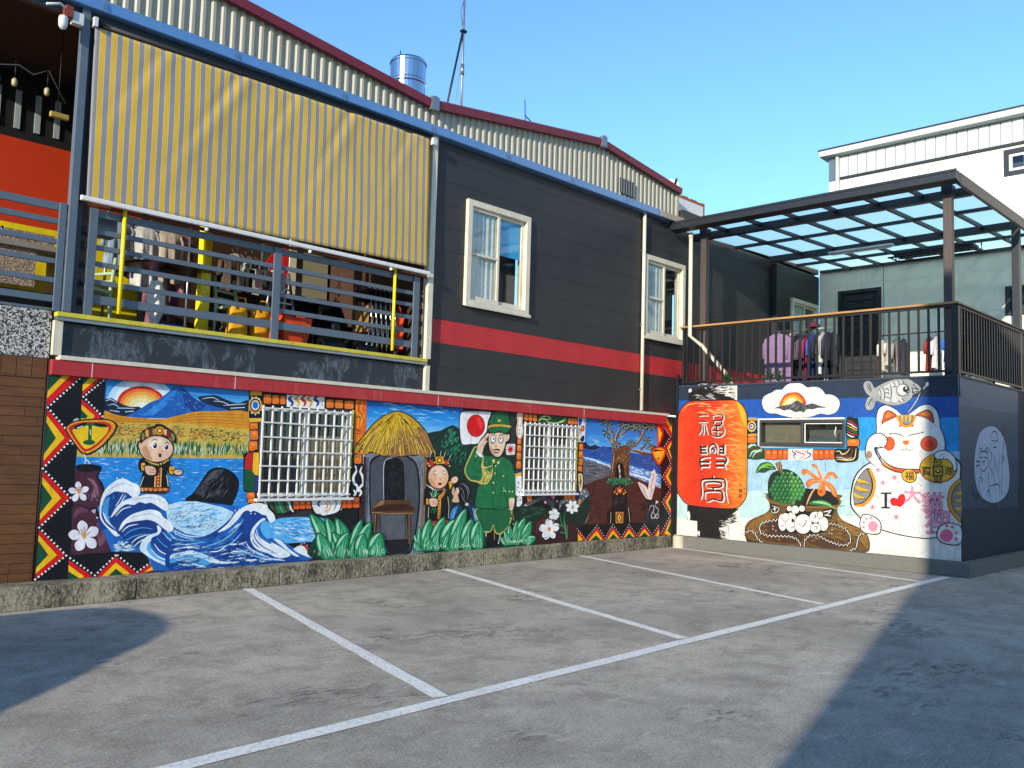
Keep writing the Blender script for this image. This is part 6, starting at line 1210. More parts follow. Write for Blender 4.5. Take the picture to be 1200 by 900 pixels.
l e8bd22 12 7493 1913 -61 -56 -57 -60|7361 1744 -49 -67 -45 -71|7514 1869 -58 -70 -53 -74|7614 1964 -105 -113 -93 -126|7509 1775 -41 -70 -39 -74|7538 1800 -57 -99 -52 -107|7609 1847 -59 -106 -52 -117|7651 1888 -32 -55 -31 -57|7676 1858 -35 -76 -32 -81|7656 1748 -25 -77 -24 -81|7711 1846 -32 -87 -29 -94|7705 1776 -17 -57 -16 -60|7789 1943 -31 -87 -28 -96|7766 1710 -9 -57 -9 -60|7819 1840 -12 -75 -11 -80|7860 1933 -13 -91 -11 -101|7901 2011 -4 -57 -4 -61|7916 1960 0 -69 1 -77|7924 2015 2 -91 3 -103|7984 1802 12 -103 12 -113|7998 1729 7 -63 7 -66|8023 1843 24 -120 23 -134|8033 1909 16 -58 17 -62|8049 1938 17 -47 17 -49|8120 1803 28 -86 27 -92|8189 1737 21 -59 21 -63|8066 2023 35 -50 33 -55|8090 2028 57 -72 55 -80|8119 2004 62 -80 59 -89|8355 1743 34 -58 32 -61|8134 2032 68 -66 66 -75|8371 1796 59 -85 55 -91|8229 1984 60 -56 58 -60|8223 2008 54 -43 52 -46
l b98456 12 7381 1774 -64 -84 -59 -90|7624 1983 -81 -76 -75 -84|7453 1740 -38 -65 -36 -67|7548 1851 -66 -97 -60 -105|7623 1924 -87 -118 -76 -133|7590 1776 -31 -64 -28 -69|7748 1995 -67 -105 -59 -120|7627 1716 -20 -58 -19 -61|7722 1845 -37 -111 -33 -122|7742 1800 -27 -105 -23 -114|7828 1904 -13 -60 -11 -65|7839 1923 -18 -95 -15 -104|7865 1909 -9 -73 -7 -79|7924 1919 2 -86 2 -95|7970 1727 5 -58 5 -61|7970 1996 20 -102 20 -116|7985 2000 12 -44 12 -48|8022 1952 32 -105 30 -120|8092 1916 34 -76 32 -83|8078 1980 54 -99 50 -114|8100 2000 76 -112 70 -130|8211 1853 61 -111 56 -125|8248 1870 51 -77 48 -82|8175 2000 51 -50 48 -55|8236 1978 49 -45 48 -49|8349 1925 68 -63 65 -69
# painted_tree L
p 6a4220 12748 1243 24 280 42 222 179 95 167 46 154 -26 8 -247 -24 -348
c 6a4220 64 12864 1706 -54 139 12 141 -70 139 -119 145|12928 1768 -13 222 69 144 130 149|13298 1818 240 110 137 130 104 130 122 122|13333 1798 209 -15 214 -41 234 -7
c 6a4220 44 12859 1867 -118 86 -99 47|12970 2032 182 89 203 91|13659 2016 -39 103 -21 135|13612 1795 140 77 87 76
c d8b880 16 12831 1725 -38 140 16 121 -90 157 -85 107|12902 1767 -20 221 75 145 130 138|13349 1850 188 95 124 123 99 130|13368 1803 209 -3 143 -38|13003 2054 149 83|12793 1363 42 241 29 122|12842 1876 -118 91
x 3a1e0c 60 120 16 75 25 121 12780 1263 51 442 329 171 155 -37 -27 -574
x b08850 26 120 12 80 15 122 12780 1263 52 422 329 170 137 -37 -10 -553
d e8d0a0 8 12999 1648 82 62 82 63 37 -101 -165 -105 169 3 -70 40 133 125
l 123f2a 23 12520 2285 75 -75|12520 2285 -11 -90|12520 2285 -93 -72|12520 2285 -139 -28|12520 2285 -134 27|12520 2285 -80 71|12520 2285 5 89|12520 2285 88 74|12520 2285 139 31|12520 2285 137 -25
l cfe0cc 7 12531 2268 46 -64|12498 2272 -85 -51|12494 2292 -100 31|12525 2302 20 72|12548 2288 115 15
l 123f2a 21 12666 2262 131 6|12666 2262 122 -25|12666 2262 95 -52|12666 2262 54 -72|12666 2262 5 -80|12666 2262 -44 -77|12666 2262 -87 -63|12666 2262 -117 -39|12666 2262 -129 -10|12666 2262 -122 21
l cfe0cc 6 12692 2261 104 -4|12682 2250 65 -48|12663 2246 -10 -65|12646 2251 -79 -44|12640 2262 -103 1
l 123f2a 22 12623 2089 137 6|12623 2089 106 -50|12623 2089 26 -81|12623 2089 -65 -75|12623 2089 -126 -33|12623 2089 -128 24|12623 2089 -70 70|12623 2089 21 84|12623 2089 103 59|12623 2089 137 6
l cfe0cc 7 12650 2088 109 -5|12624 2073 6 -67|12596 2085 -105 -18|12612 2105 -42 60|12646 2099 91 40
l 123f2a 24 12909 1858 -148 -4|12909 1858 -140 27|12909 1858 -116 55|12909 1858 -77 76|12909 1858 -29 89|12909 1858 23 90|12909 1858 72 81|12909 1858 113 62|12909 1858 140 35|12909 1858 150 4
l cfe0cc 7 12879 1860 -117 6|12889 1871 -82 51|12907 1876 -6 73|12927 1873 72 60|12938 1863 117 18
l 123f2a 29 13148 2274 188 9|13148 2274 178 -30|13148 2274 146 -66|13148 2274 96 -93|13148 2274 36 -109|13148 2274 -29 -112|13148 2274 -90 -101|13148 2274 -140 -78|13148 2274 -173 -46|13148 2274 -185 -8
l cfe0cc 9 13185 2273 149 -6|13173 2259 103 -63|13150 2252 8 -90|13125 2255 -89 -74|13111 2268 -144 -25
l 123f2a 32 13319 2272 208 10|13319 2272 197 -33|13319 2272 162 -73|13319 2272 107 -103|13319 2272 40 -120|13319 2272 -32 -123|13319 2272 -100 -111|13319 2272 -155 -86|13319 2272 -191 -51|13319 2272 -205 -10
l cfe0cc 10 13360 2271 166 -7|13347 2255 114 -69|13321 2247 9 -98|13294 2251 -99 -82|13279 2265 -160 -28
l 123f2a 30 13493 2249 194 9|13493 2249 184 -31|13493 2249 151 -67|13493 2249 100 -95|13493 2249 37 -111|13493 2249 -30 -114|13493 2249 -92 -103|13493 2249 -144 -80|13493 2249 -178 -47|13493 2249 -190 -9
l cfe0cc 9 13532 2248 154 -6|13520 2233 105 -64|13495 2226 8 -91|13470 2230 -92 -76|13456 2243 -148 -26
l 123f2a 24 13633 2287 161 7|13633 2287 152 -26|13633 2287 125 -55|13633 2287 82 -78|13633 2287 31 -92|13633 2287 -25 -94|13633 2287 -77 -85|13633 2287 -119 -66|13633 2287 -148 -39|13633 2287 -158 -8
l cfe0cc 8 13665 2286 127 -5|13655 2274 87 -52|13635 2268 6 -75|13614 2271 -76 -63|13602 2281 -123 -21
l 123f2a 28 13903 2268 170 44|13903 2268 181 -5|13903 2268 154 -52|13903 2268 93 -88|13903 2268 13 -106|13903 2268 -69 -100|13903 2268 -136 -74|13903 2268 -175 -33|13903 2268 -176 16|13903 2268 -140 61
l cfe0cc 8 13938 2274 143 24|13930 2255 111 -51|13900 2246 -9 -84|13872 2255 -120 -50|13869 2274 -135 24
l 123f2a 22 13994 2272 110 60|13994 2272 140 29|13994 2272 145 -7|13994 2272 123 -42|13994 2272 80 -69|13994 2272 22 -84|13994 2272 -40 -83|13994 2272 -94 -68|13994 2272 -132 -41|13994 2272 -146 -7
l cfe0cc 7 14018 2282 99 41|14022 2268 113 -15|14006 2257 50 -60|13982 2256 -47 -64|13966 2266 -111 -25
l 123f2a 26 13348 1881 -164 -5|13348 1881 -155 29|13348 1881 -128 60|13348 1881 -85 83|13348 1881 -32 96|13348 1881 26 98|13348 1881 80 88|13348 1881 126 68|13348 1881 156 39|13348 1881 167 5
l cfe0cc 8 13315 1883 -130 7|13326 1895 -90 56|13346 1901 -7 79|13368 1897 80 65|13380 1886 130 21
l 123f2a 20 13838 1990 -110 -41|13838 1990 -129 -4|13838 1990 -112 34|13838 1990 -66 64|13838 1990 -2 76|13838 1990 63 68|13838 1990 112 42|13838 1990 131 5|13838 1990 114 -34|13838 1990 67 -63
l cfe0cc 6 13814 1984 -94 -26|13818 1999 -83 34|13841 2006 13 60|13862 1997 96 26|13859 1982 83 -35
l 123f2a 26 13988 1826 -172 13|13988 1826 -157 41|13988 1826 -129 66|13988 1826 -90 85|13988 1826 -43 98|13988 1826 7 102|13988 1826 57 97|13988 1826 102 85|13988 1826 139 65|13988 1826 164 39
l cfe0cc 8 13954 1831 -132 22|13966 1841 -89 61|13984 1846 -15 81|14004 1844 64 74|14018 1836 123 43
s 0a0806 12904 1284 8 181 40 81 83 21 75 -39 36 -81 33 -183
t efefec 13004 1496 101 1 6
t efefec 13020 1409 101 1 9
t efefec 13036 1325 93 1 6
p 1c6e40 12698 1293 651 2 19 -61 -685 -1
s 0f4a2c 12635 1233 715 11 105 -30 -171 -52 -269 -29 -264 30
x 3aa468 40 52 16 0 60 123 12666 1283 700 2 3 -102 -619 -10
d d8e8d8 8 12684 1219 164 -46 133 -26 235 26 187 41 -688 49 617 2
# painted_mask L
x d8d8d8 50 88 7 35 10 21 3565 1801 106 117 17 -37 -8 -328 -75 57
s 0a0a0a 3550 1768 48 64 105 35 160 17 134 -2 79 -45 -10 -82 -111 -152 -127 -94 -65 -10 -52 26 -78 101 -63 87
s ef9a1e 3564 1771 42 50 98 31 160 18 127 -1 67 -38 -10 -72 -108 -146 -120 -86 -58 -9 -41 22 -78 97 -59 83
s c8261a 3583 1772 38 37 84 28 160 14 104 -1 51 -36 -14 -62 -97 -132 -98 -75 -50 -7 -35 17 -73 94 -55 79
s f2c70c 3622 1752 43 39 71 21 130 15 90 -8 32 -29 -18 -62 -91 -101 -77 -55 -51 -2 -62 73 -47 65
s 0d5a34 3630 1774 63 33 85 26 88 -6 121 -22 -74 -11 -75 12 -21 -9 2 -150 -32 -1 -7 150 -29 6 -84 -38
s 0d5a34 3860 1633 -11 -16 -30 -11 -38 -1 -31 9 -13 15 11 17 30 10 37 2 32 -9
s 0a0a0a 3636 1789 56 33 71 18 -27 -31 -70 -33
s 0a0a0a 3836 1836 90 -6 61 -22 -75 -3 -60 9
c eef0ea 9 3666 1776 56 23|3800 1767 9 -60
c 0a3a22 7 3748 1627 51 -11 58 17
# painted_vase L
c e8e8e8 12 3755 1511 19 -60 -10 -74|3774 1451 38 -29 18 -52
c 0a0a0a 9 3760 1541 8 -45
s 0a0810 3680 1346 11 45 115 13 126 -18 10 -37 -25 -76 49 -75 28 -90 -29 -120 -42 -44 67 -107 82 -123 120 -95 -94 -71 -2 -83 -229 -4 -187 5 3 175 -2 351 1 206
s 4a2230 3686 1339 38 -19 87 -2 87 15 18 -7 -20 -68 49 -75 28 -83 -31 -104 -41 -45 -212 27 -11 220
s 4a2230 3683 970 197 -40 80 -92 98 -138 81 -94 -56 -58 -3 -72 -214 -6 -175 3 -1 167
s 8a5a6c 3801 1258 75 -30 50 -90 -24 -89 -46 30 23 89
s 7a4a5c 3933 794 65 -92 36 -91 -55 -73 -36 106
s 6a3a4c 3714 933 78 13 46 -45 -86 -13 -54 -43
x a47a8a 14 74 7 60 40 22 3705 1184 248 -16 -3 -180 -233 4
x 241018 16 88 12 60 40 23 3676 963 315 -156 80 -303 -364 -10
c 0a0810 12 3683 970 78 6 91 -53 71 21|3895 929 65 -99 98 -130
s c0a0a8 3867 915 43 14 -5 -45
s 3a1a26 3726 1116 23 62 -14 35 -26 16 -22 -20 -2 -36
s e9e6ea 3726 1115 21 58 -12 33 -25 14 -20 -18 -2 -34
s 3a1a26 3732 1112 67 -8 28 22 4 30 -27 16 -35 -6
s e9e6ea 3731 1112 62 -7 26 20 5 28 -25 15 -33 -6
s 3a1a26 3731 1105 18 -67 30 -22 30 2 5 30 -19 33
s e9e6ea 3730 1106 17 -63 28 -20 28 2 5 28 -18 30
s 3a1a26 3724 1105 -55 -34 -9 -35 14 -28 29 2 23 26
s e9e6ea 3724 1105 -51 -31 -8 -32 13 -26 27 2 21 24
s 3a1a26 3721 1111 -52 46 -36 0 -20 -20 13 -28 33 -16
s e9e6ea 3721 1111 -48 43 -33 0 -19 -19 12 -26 31 -15
c c8762a 7 3727 1110 40 29|3727 1110 18 54|3727 1110 -6 61|3727 1110 -28 52|3727 1110 -46 26
s e0a020 3741 1110 -2 -11 -7 -7 -9 0 -7 7 -3 11 2 11 6 7 9 0 7 -7
s 3a1a26 3809 659 33 96 -26 52 -47 20 -33 -32 -1 -55
s e9e6ea 3809 658 31 90 -25 47 -43 19 -31 -30 0 -51
s 3a1a26 3819 654 104 -12 38 36 1 50 -45 27 -53 -11
s e9e6ea 3818 654 97 -12 35 34 1 47 -42 24 -49 -10
s 3a1a26 3818 643 31 -103 50 -30 47 9 7 49 -32 49
s e9e6ea 3817 644 30 -96 45 -28 44 9 7 45 -30 46
s 3a1a26 3808 642 -84 -52 -7 -53 28 -44 48 3 33 41
s e9e6ea 3808 643 -77 -48 -7 -50 26 -40 45 3 30 37
s 3a1a26 3802 652 -82 71 -53 -5 -29 -36 23 -46 51 -23
s e9e6ea 3803 651 -77 66 -48 -4 -27 -34 21 -42 47 -22
c c8762a 7 3811 650 62 41|3811 650 28 80|3811 650 -8 91|3811 650 -42 80|3811 650 -68 41
s e0a020 3832 649 -3 -16 -10 -10 -13 0 -11 11 -5 17 3 16 10 10 13 -1 11 -10
# painted_boy L
p 0a0a0a 4429 1011 271 -3 -24 -158 -99 26 -137 11
s 0a0a0a 4379 1478 -44 -63 30 -93 23 16 -9 -109 -30 -77 6 -47 177 -25 145 23 34 47 -26 96 -14 95 27 -48 67 9 -56 87 -37 71 -133 21
l e6e0d0 8 4407 1276 -39 -124|4665 1293 28 -127
p 3a1f12 4354 1167 345 -9 14 -48 -51 -31 -259 10 -49 32
p c8541e 4364 1155 330 -8 9 -32 -318 9
d f0c060 14 4392 1139 48 -6 53 -4 52 -2 57 2 57 6
d 5a1a10 6 4392 1139 48 -6 53 -4 52 -2 57 2 57 6
p 0f0f0f 4421 1448 218 4 1 -286 -210 1
p d9a52a 4527 1410 78 1 6 -253 -81 1
p b43a1a 4544 1403 46 0 6 -240 -50 0
d f4d470 9 4568 1379 1 -34 0 -34 1 -34 0 -34 1 -35 0 -34
d f2e8c0 5 4535 1387 0 -25 0 -24 1 -25 0 -24 0 -25 0 -24 0 -25 0 -24 0 -24
d f2e8c0 5 4600 1388 1 -25 0 -25 1 -24 0 -25 1 -24 0 -25 0 -25 1 -24 0 -25
s 0a0a0a 4407 1408 145 3 12 -119 -142 0
s 0a0a0a 4350 1431 61 48 51 -62 -34 -94 -56 15
s e8b02a 4370 1416 41 3 4 -68 -36 -5
l b03a18 12 4378 1385 32 0
s 0a0a0a 4408 1401 104 -7 44 -54 -21 -56 -88 0 -38 39
s e8b896 4416 1390 89 -7 36 -43 -16 -45 -71 1 -33 35
c 8a5a3a 6 4474 1355 54 -8|4468 1326 57 -5
s 0a0a0a 4675 1412 59 -23 31 -87 -58 -12 -27 35
s e8b02a 4693 1386 57 -9 7 -59 -53 -12
l b03a18 13 4705 1344 47 -2
s 0a0a0a 4753 1358 75 0 33 -40 -45 -40 -68 24
s f0c8a8 4758 1348 67 1 23 -29 -36 -26 -55 16
c 8a5a3a 6 4779 1334 51 -3
s 0a0a0a 4411 1479 131 -37 128 42 21 -63 -129 -50 -140 53
d e8c040 11 4420 1460 22 -13 22 -13 22 -13 25 -5 24 -5 25 -5 32 11 32 11 22 16 22 16
d b03a20 8 4435 1470 33 -17 33 -16 29 -6 29 -6 28 10 28 10
d 2a7a50 6 4445 1440 33 -17 33 -18 41 -1 41 -1
s 0a0a0a 4735 1589 -34 -93 -99 -58 -126 -2 -103 54 -43 88 32 91 96 59 125 5 107 -53
s 0a0a0a 4376 1619 -4 -32 -17 -19 -21 -1 -19 19 -8 31 5 31 16 20 21 0 19 -18
s e6b48e 4370 1615 -3 -24 -10 -15 -13 0 -12 14 -6 24 3 24 10 15 13 0 12 -14
s eabf9c 4720 1587 -31 -85 -93 -54 -116 -2 -96 50 -40 81 30 84 89 54 117 4 98 -48
s d29a70 4365 1572 29 -78 99 -45 -55 109 -36 61
s f4d4b4 4430 1675 128 28 85 -44 -79 -51 -113 -3
s 0a0a0a 4337 1696 23 79 70 37 55 15 23 30 73 -2 51 -29 69 -37 52 -79 -10 -64 -44 46 -77 30 -130 3 -94 -43 -48 -48
s 8f1f1a 4352 1696 25 71 62 31 55 11 123 0 77 -37 42 -62 -11 -36 -53 40 -83 22 -106 -1 -79 -31 -40 -39
s d9a020 4608 1788 -9 -28 -26 -19 -35 -1 -28 16 -12 27 8 29 27 18 34 2 29 -16
s b4401a 4589 1787 -6 -19 -17 -12 -22 -1 -19 11 -8 18 6 19 17 12 22 1 19 -10
s f6da70 4572 1786 -3 -10 -9 -7 -12 0 -10 6 -5 10 3 10 10 7 12 0 10 -5
s c9b050 4392 1776 28 14 15 -67 -31 -13
s 7a9a50 4471 1795 24 4 9 -58 -23 -2
s e0d0a0 4609 1801 22 -7 0 -56 -20 5
s 7a9a50 4694 1764 34 -31 -4 -48 -25 23
s 7a9a50 4356 1735 18 17 10 -55 -21 -19
s f8f8f4 4534 1620 -5 -22 -15 -14 -20 -1 -17 13 -8 22 5 23 15 14 20 1 17 -14
s 0a0a0a 4532 1619 -3 -18 -11 -11 -14 -1 -12 11 -5 17 3 18 11 11 14 1 12 -11
s ffffff 4509 1629 -1 -6 -4 -3 -5 0 -4 3 -2 5 1 6 4 4 5 0 4 -4
s f8f8f4 4667 1608 -4 -21 -14 -14 -18 -1 -16 13 -7 22 4 21 14 14 19 0 15 -12
s 0a0a0a 4664 1605 -3 -17 -10 -11 -13 0 -11 10 -6 17 3 17 11 10 13 1 11 -10
s ffffff 4642 1615 -1 -5 -3 -4 -4 0 -3 4 -2 5 1 6 3 3 4 0 4 -3
c 0a0a0a 8 4463 1669 39 20 33 -10|4614 1642 29 17 31 -15
c a0623a 6 4583 1569 13 -10 -9 -7
s 0a0a0a 4593 1511 -3 -14 -8 -9 -11 0 -10 8 -4 14 2 14 9 9 11 0 9 -8
s 8a2a20 4587 1504 -2 -8 -4 -5 -6 0 -6 5 -2 8 1 8 5 6 6 0 5 -5
c c06a4a 6 4430 1550 16 8|4455 1535 16 8
# painted_whale L
s 08080c 4948 1060 50 40 87 130 73 107 86 46 127 -6 113 -54 69 -75 12 -101 -44 -134 -76 -116 -191 21 -197 52 -156 35
s 3a3a42 5016 1084 96 138 73 99 78 42 100 -7 -60 -59 -86 -66 -80 -132
s 54545c 5130 1214 74 99 78 37 -50 -70 -66 -82
x 5c5c64 50 114 11 50 15 31 5034 1068 112 179 137 83 166 -49 27 -134 -120 -132 -248 -13
x 0c0c10 40 130 13 50 20 32 5034 1068 112 179 137 83 242 -82 -26 -185 -140 -98
# painted_wave L
p 1a66b8 3971 898 251 86 447 -8 440 10 472 -58 196 -123 86 -156 825 -245 48 -110 -455 -62 -1125 -27 -572 31 -109 208 -372 31 -106 242
p b9e0f0 4670 953 180 44 189 -2 322 -71 150 -62 -64 -164 -243 -123 -281 60 -208 119
x 4aa6dc 60 174 11 8 12 41 4671 937 351 42 340 -72 113 -61 -170 -193 -347 -35 -245 168
x 14202c 80 38 9 15 20 42 4674 882 269 -7 389 -58 -28 -147 -348 -20 -243 136
x f2f8fa 50 95 8 5 14 43 4670 953 352 26 340 -72 113 -61 -346 -203 -343 45
s 0f4088 3960 718 -8 240 22 120 83 105 120 30 142 -30 -39 -139 -118 -75 47 -260 -55 -89 -97 95
x 0a2f6c 40 90 11 60 30 39 3967 958 183 194 130 -92 -71 -351 -72 -73
x 6ab4e4 30 75 8 60 30 38 3967 958 183 194 130 -92 -71 -351 -72 -73
s eef2f2 3953 898 3 120 44 120 100 91 90 23 80 -38 80 -31 28 -63 -21 -54 -38 -19 -39 13 -49 38 -63 9 -61 8 -73 -38 -42 -45 -18 -74 -1 -90 34 -76 64 -63 79 -48 40 -32 -53 -13 -80 79 -80 93
s 3f97d8 3980 942 27 83 43 29 -8 -98 6 -105 36 -92 -64 62 -33 61
s 0f4088 4127 1046 90 30 -42 -76 -55 -91 -26 -60 -33 47
c dcecf4 11 4192 1091 -34 -68 -41 -68|4216 1083 -34 -76 -28 -38|4002 882 50 -92 81 -78
s 0f4088 4064 835 99 119 151 59 256 -27 53 -72 -172 -74 -156 -27 -115 -133 -47 32
s eef2f2 4072 838 60 117 88 67 107 29 109 26 96 3 99 -32 61 -56 16 -64 -26 -34 -59 28 -51 32 -67 33 -63 -7 -65 17 -60 -30 -79 9 -59 -30 -57 -67
s 0d3a80 4150 681 84 119 153 42 162 -36 135 -82 -59 -108 -112 -11 -76 -58 -122 -56 -123 7 23 120
s eef2f2 4167 696 37 90 88 74 108 36 110 17 99 -30 53 -64 85 -50 34 -65 -27 -43 -67 23 -52 41 -68 49 -82 26 -95 -5 -93 -12 -61 -21 -42 -52
s dcecf4 4586 735 47 -25 -1 -63 -55 -37 -46 -37 -28 -61 69 -81 136 -86 236 -46 206 3 4 -65 -342 23 -202 76 -133 85 -67 65 25 92 76 58 87 28
s 5fb4e6 4516 558 38 -95 119 -84 218 -45 256 17 2 -33 -256 -24 -251 55 -152 118
s 0d3f8c 4530 589 78 43 47 30 107 -131 173 -88 241 4 5 -82 -241 -10 -202 36 -152 86
c 9fd2ee 14 4655 662 105 -99 206 -74 208 -2|4704 676 122 -100 189 -49 174 0|4770 673 104 -68 173 -39 157 1
c dff0f6 13 4786 680 139 -69 190 -24|4192 498 78 -20 92 11|4312 553 74 58 125 33|4345 520 75 58 93 27
x 9fd6ee 22 76 18 15 40 44 4110 592 105 26 193 -101 -60 -43 -231 12
x eef6f8 14 60 11 10 40 45 4112 562 136 24 130 -98 -261 -5
c 9cc8e2 9 4031 1123 87 60 91 15 79 -31|4220 1014 139 21 143 7 115 -33|4279 822 123 35 127 4 118 -65|3981 972 24 90 56 60
c ffffff 11 3986 897 43 -91 72 -70|4203 679 66 59 108 19|4124 849 71 74 92 26|4565 540 88 -98 186 -73|4537 480 103 -99 202 -68
c 4aa4e0 12 4222 633 81 58 124 26 113 -20|4248 586 90 42 124 26|4594 602 104 -99 205 -82
d ffffff 8 4390 1043 27 -47 307 -116 27 -32 50 -192 18 39 -418 425 -471 -281 244 420 -61 -3 701 -624 -93 27
s 0e3f8c 4760 563 253 4 223 56 173 109 121 113 127 73 152 -11 161 -107 -53 -84 -53 -84 -32 -118 196 -43 202 -44 169 -114 254 -59 -207 -32 -786 -10 -879 11
s 1a5fae 5014 551 260 38 210 107 141 113 -28 -150 -103 -129 -212 -89 -262 14
s eef2f2 5324 636 121 95 103 130 126 74 132 31 117 -19 62 -61 73 -71 18 -70 -41 -36 -52 39 -37 61 -55 14 -60 32 -58 18 -37 -16 -39 21 -56 -19 -70 -82 -87 -81 -88 -46
s 57b2e8 5894 768 120 -47 116 49 285 10 317 -18 112 -58 27 -91 -101 -141 -501 -12 -164 59 -119 6 -103 106
x dff0f6 55 207 10 -8 12 46 6015 713 400 49 340 -19 70 -92 -98 -177 -459 3 -244 80
x 2f86cc 40 189 14 -8 12 47 5896 734 519 28 406 -39 -73 -250 -480 4 -323 84
s e4eef2 5943 766 -66 -32 -35 -67 34 -86 111 -74 163 -76 167 -114 -159 -34 -162 70 -158 59 -83 106 -5 102 52 82 92 74
s 2a74be 5897 725 -38 -76 47 -87 121 -74 -18 -25 -140 67 -62 87 25 67
c 14509c 14 5805 651 6 -102 102 -107 202 -96|5779 601 16 -102 80 -72
s 1a5fae 5986 525 159 -7 124 -76 171 -114 212 -56 -145 -36 -149 79 -167 96
s dcecf4 6065 521 101 -22 127 -110 149 -96 -83 13 -148 104
s eef4f6 6354 385 80 40 85 -21 46 -83 128 -25 -83 -31 -170 63
s cfe6f0 4770 405 132 24 119 10 159 -58 182 -75 147 -26 -72 -20 -234 39 -161 74 -136 -8 -132 -24
s 4aa0d8 4772 365 149 23 138 -16 198 -93 -174 -21 -158 74 -149 -22
c eef4f6 16 5178 422 160 -8 122 68 147 1 93 21|5376 370 144 26 130 -8 191 -27|4799 466 168 15 138 -15|4911 277 119 9 159 -51|5884 274 155 8 201 -30|5694 285 151 0
c 8fc8ea 11 4763 515 202 -1 206 14|4758 595 170 -40 172 1|5452 614 70 64 52 49|5470 630 69 64|5511 546 173 -92 196 -112 279 -85
c eef4f6 15 5497 629 61 65 63 40|5701 487 60 -71 158 -76 200 -80
x 4a94d0 110 127 10 -4 14 48 4760 563 515 9 484 -122 479 -163 -578 -66 -879 10
x d8ecf4 70 111 8 -4 12 49 4762 531 515 8 484 -123 478 -146 -579 -49 -880 18
x 0a2f6c 60 129 11 20 30 50 5016 519 434 129 213 160 159 -123 -65 -201 281 -185 -379 -62 -712 14
c ffffff 13 5413 666 103 113 107 81 110 48|5768 636 14 -85 72 -89 141 -84|5824 651 24 -86 101 -73 162 -77|4870 399 153 7 141 -48|5255 312 181 -36 184 -3
c 7cc2ea 15 5192 478 192 57 158 109 104 131|5282 441 214 55 140 128|4972 393 138 -8 145 -73|5574 426 191 -77 235 -65
d ffffff 8 6085 684 18 35 -86 -41 -434 216 -55 -15 277 105 77 -7 -145 -137 57 -5
p 0a0c10 6248 461 511 2 -1 -170 -65 3 -129 52 -169 35
p c81e1e 6476 423 52 -2 186 -108 -20 -26 -76 31
p f0b020 6499 387 119 -69 -20 -16 -65 39
d e8a0c0 10 6464 442 42 7 43 -29 65 -39 56 -39
s eaf2f4 6374 393 71 32 74 -30 36 -73 -116 24
# painted_flag L
s 0a1a14 9087 2116 14 102 55 49 245 19 337 10 31 -33 -72 -134 -19 -140 -115 -125 -68 -80 -165 -13 -116 -17 -75 36 -37 159
s efece8 9106 2117 14 94 48 44 234 20 325 8 18 -30 -60 -125 -19 -140 -115 -116 -69 -76 -153 -12 -116 -13 -56 28 -35 150
s 5a0a08 9631 2070 -32 -103 -93 -66 -118 -4 -96 58 -40 98 31 101 91 67 117 6 99 -57
s dc0a10 9619 2070 -30 -99 -87 -64 -110 -4 -91 56 -38 94 29 98 86 64 110 6 92 -56
s f03a30 9453 2186 72 -14 52 -84 -45 -71
s 0a1a14 10085 1776 36 40 167 8 37 -27 -4 -139 -38 -23 -154 -8 -34 34
s efece8 10100 1773 29 32 154 9 27 -25 -5 -125 -30 -18 -139 -7 -26 28
l cc1418 12 10227 1727 73 1|10224 1715 64 -28|10215 1706 38 -50|10203 1703 2 -59|10190 1706 -34 -52|10180 1714 -60 -31|10176 1725 -71 -2|10179 1737 -63 27|10188 1745 -38 50|10201 1749 -3 58|10214 1746 34 52|10223 1738 62 31
s dc0a10 10248 1727 -8 -24 -22 -16 -29 0 -23 14 -10 24 8 24 22 15 28 1 24 -14
# painted_figure_from_behind L
s 0a0808 12672 599 45 118 111 77 65 19 334 -6 104 -43 65 -123 -23 -152 -169 -25 -431 18
l e0c0a0 12 12792 695 -3 -198|13303 765 53 -266
p c8a030 12930 692 227 -5 -8 -197 -213 6
p a82a18 12950 680 187 -5 -8 -173 -174 6
p f2d04a 13037 666 62 -78 -57 -79 -59 82
p 1a0a06 13038 619 28 -30 -26 -32 -28 33
d f2e8c0 8 12964 661 150 -3 -146 -137 144 -4
s 08080a 12844 794 -21 140 31 59 164 39 203 -42 44 -82 -20 -122 -184 -36
x 4a4c54 30 80 10 80 20 131 12855 973 384 -4 -11 -182 -351 6
s 140806 12835 1073 47 70 132 40 169 -30 63 -86 -7 -88 -220 23 -164 -19
d e0a830 22 12886 1043 67 -31 250 29 -50 -30
s c8301c 13121 1068 -16 -34 -42 -20 -54 1 -44 20 -18 34 16 33 42 20 54 0 44 -21
s f2c040 13074 1068 -7 -15 -20 -10 -25 0 -20 10 -8 15 7 16 20 9 25 0 20 -10
d f2f0e8 8 12966 1113 66 20 78 -21 -193 -29 268 -2
d c82a1a 12 12923 1113 227 9 -119 41
# painted_vase L
s 1c1e20 13792 496 14 135 87 81 -21 105 -56 63 53 31 199 -3 93 -33 -35 -73 168 -77 97 -130 22 -128 -109 -124 -366 34
s 2c2e32 13827 526 32 124 87 82 -14 -125 -51 -103
s e8dcd4 13851 921 -128 106 -146 187 124 -21 144 -63 93 -126 39 -95
s e8dcd4 13941 910 -40 136 31 189 139 222 77 -116 -31 -212 -69 -147 -34 -80
l 4a3a36 10 13887 931 -148 158 -109 94|13977 930 30 221 66 232
c 4a3a36 6 13775 1068 -37 62|13990 1109 -56 42|14023 1235 71 63|13999 1045 82 42
c d8dadc 17 13947 690 34 83 91 9 20 -74 -70 -83 1 -63 91 -2 17 63 -74 33|14180 854 -53 -73 112 -76 -35 -84 -72 -41 74 -33 54 51 -75 44
s d8dadc 14231 849 -8 -15 -22 -9 -27 0 -22 10 -9 15 8 15 22 9 27 -1 23 -9
s 0e0c0c 13640 841 107 -33 108 -12 -35 -41 -107 23
s 0e0c0c 13679 737 141 8 -34 -52
c 0e0c0c 8 14230 1044 22 -128|14089 802 202 29
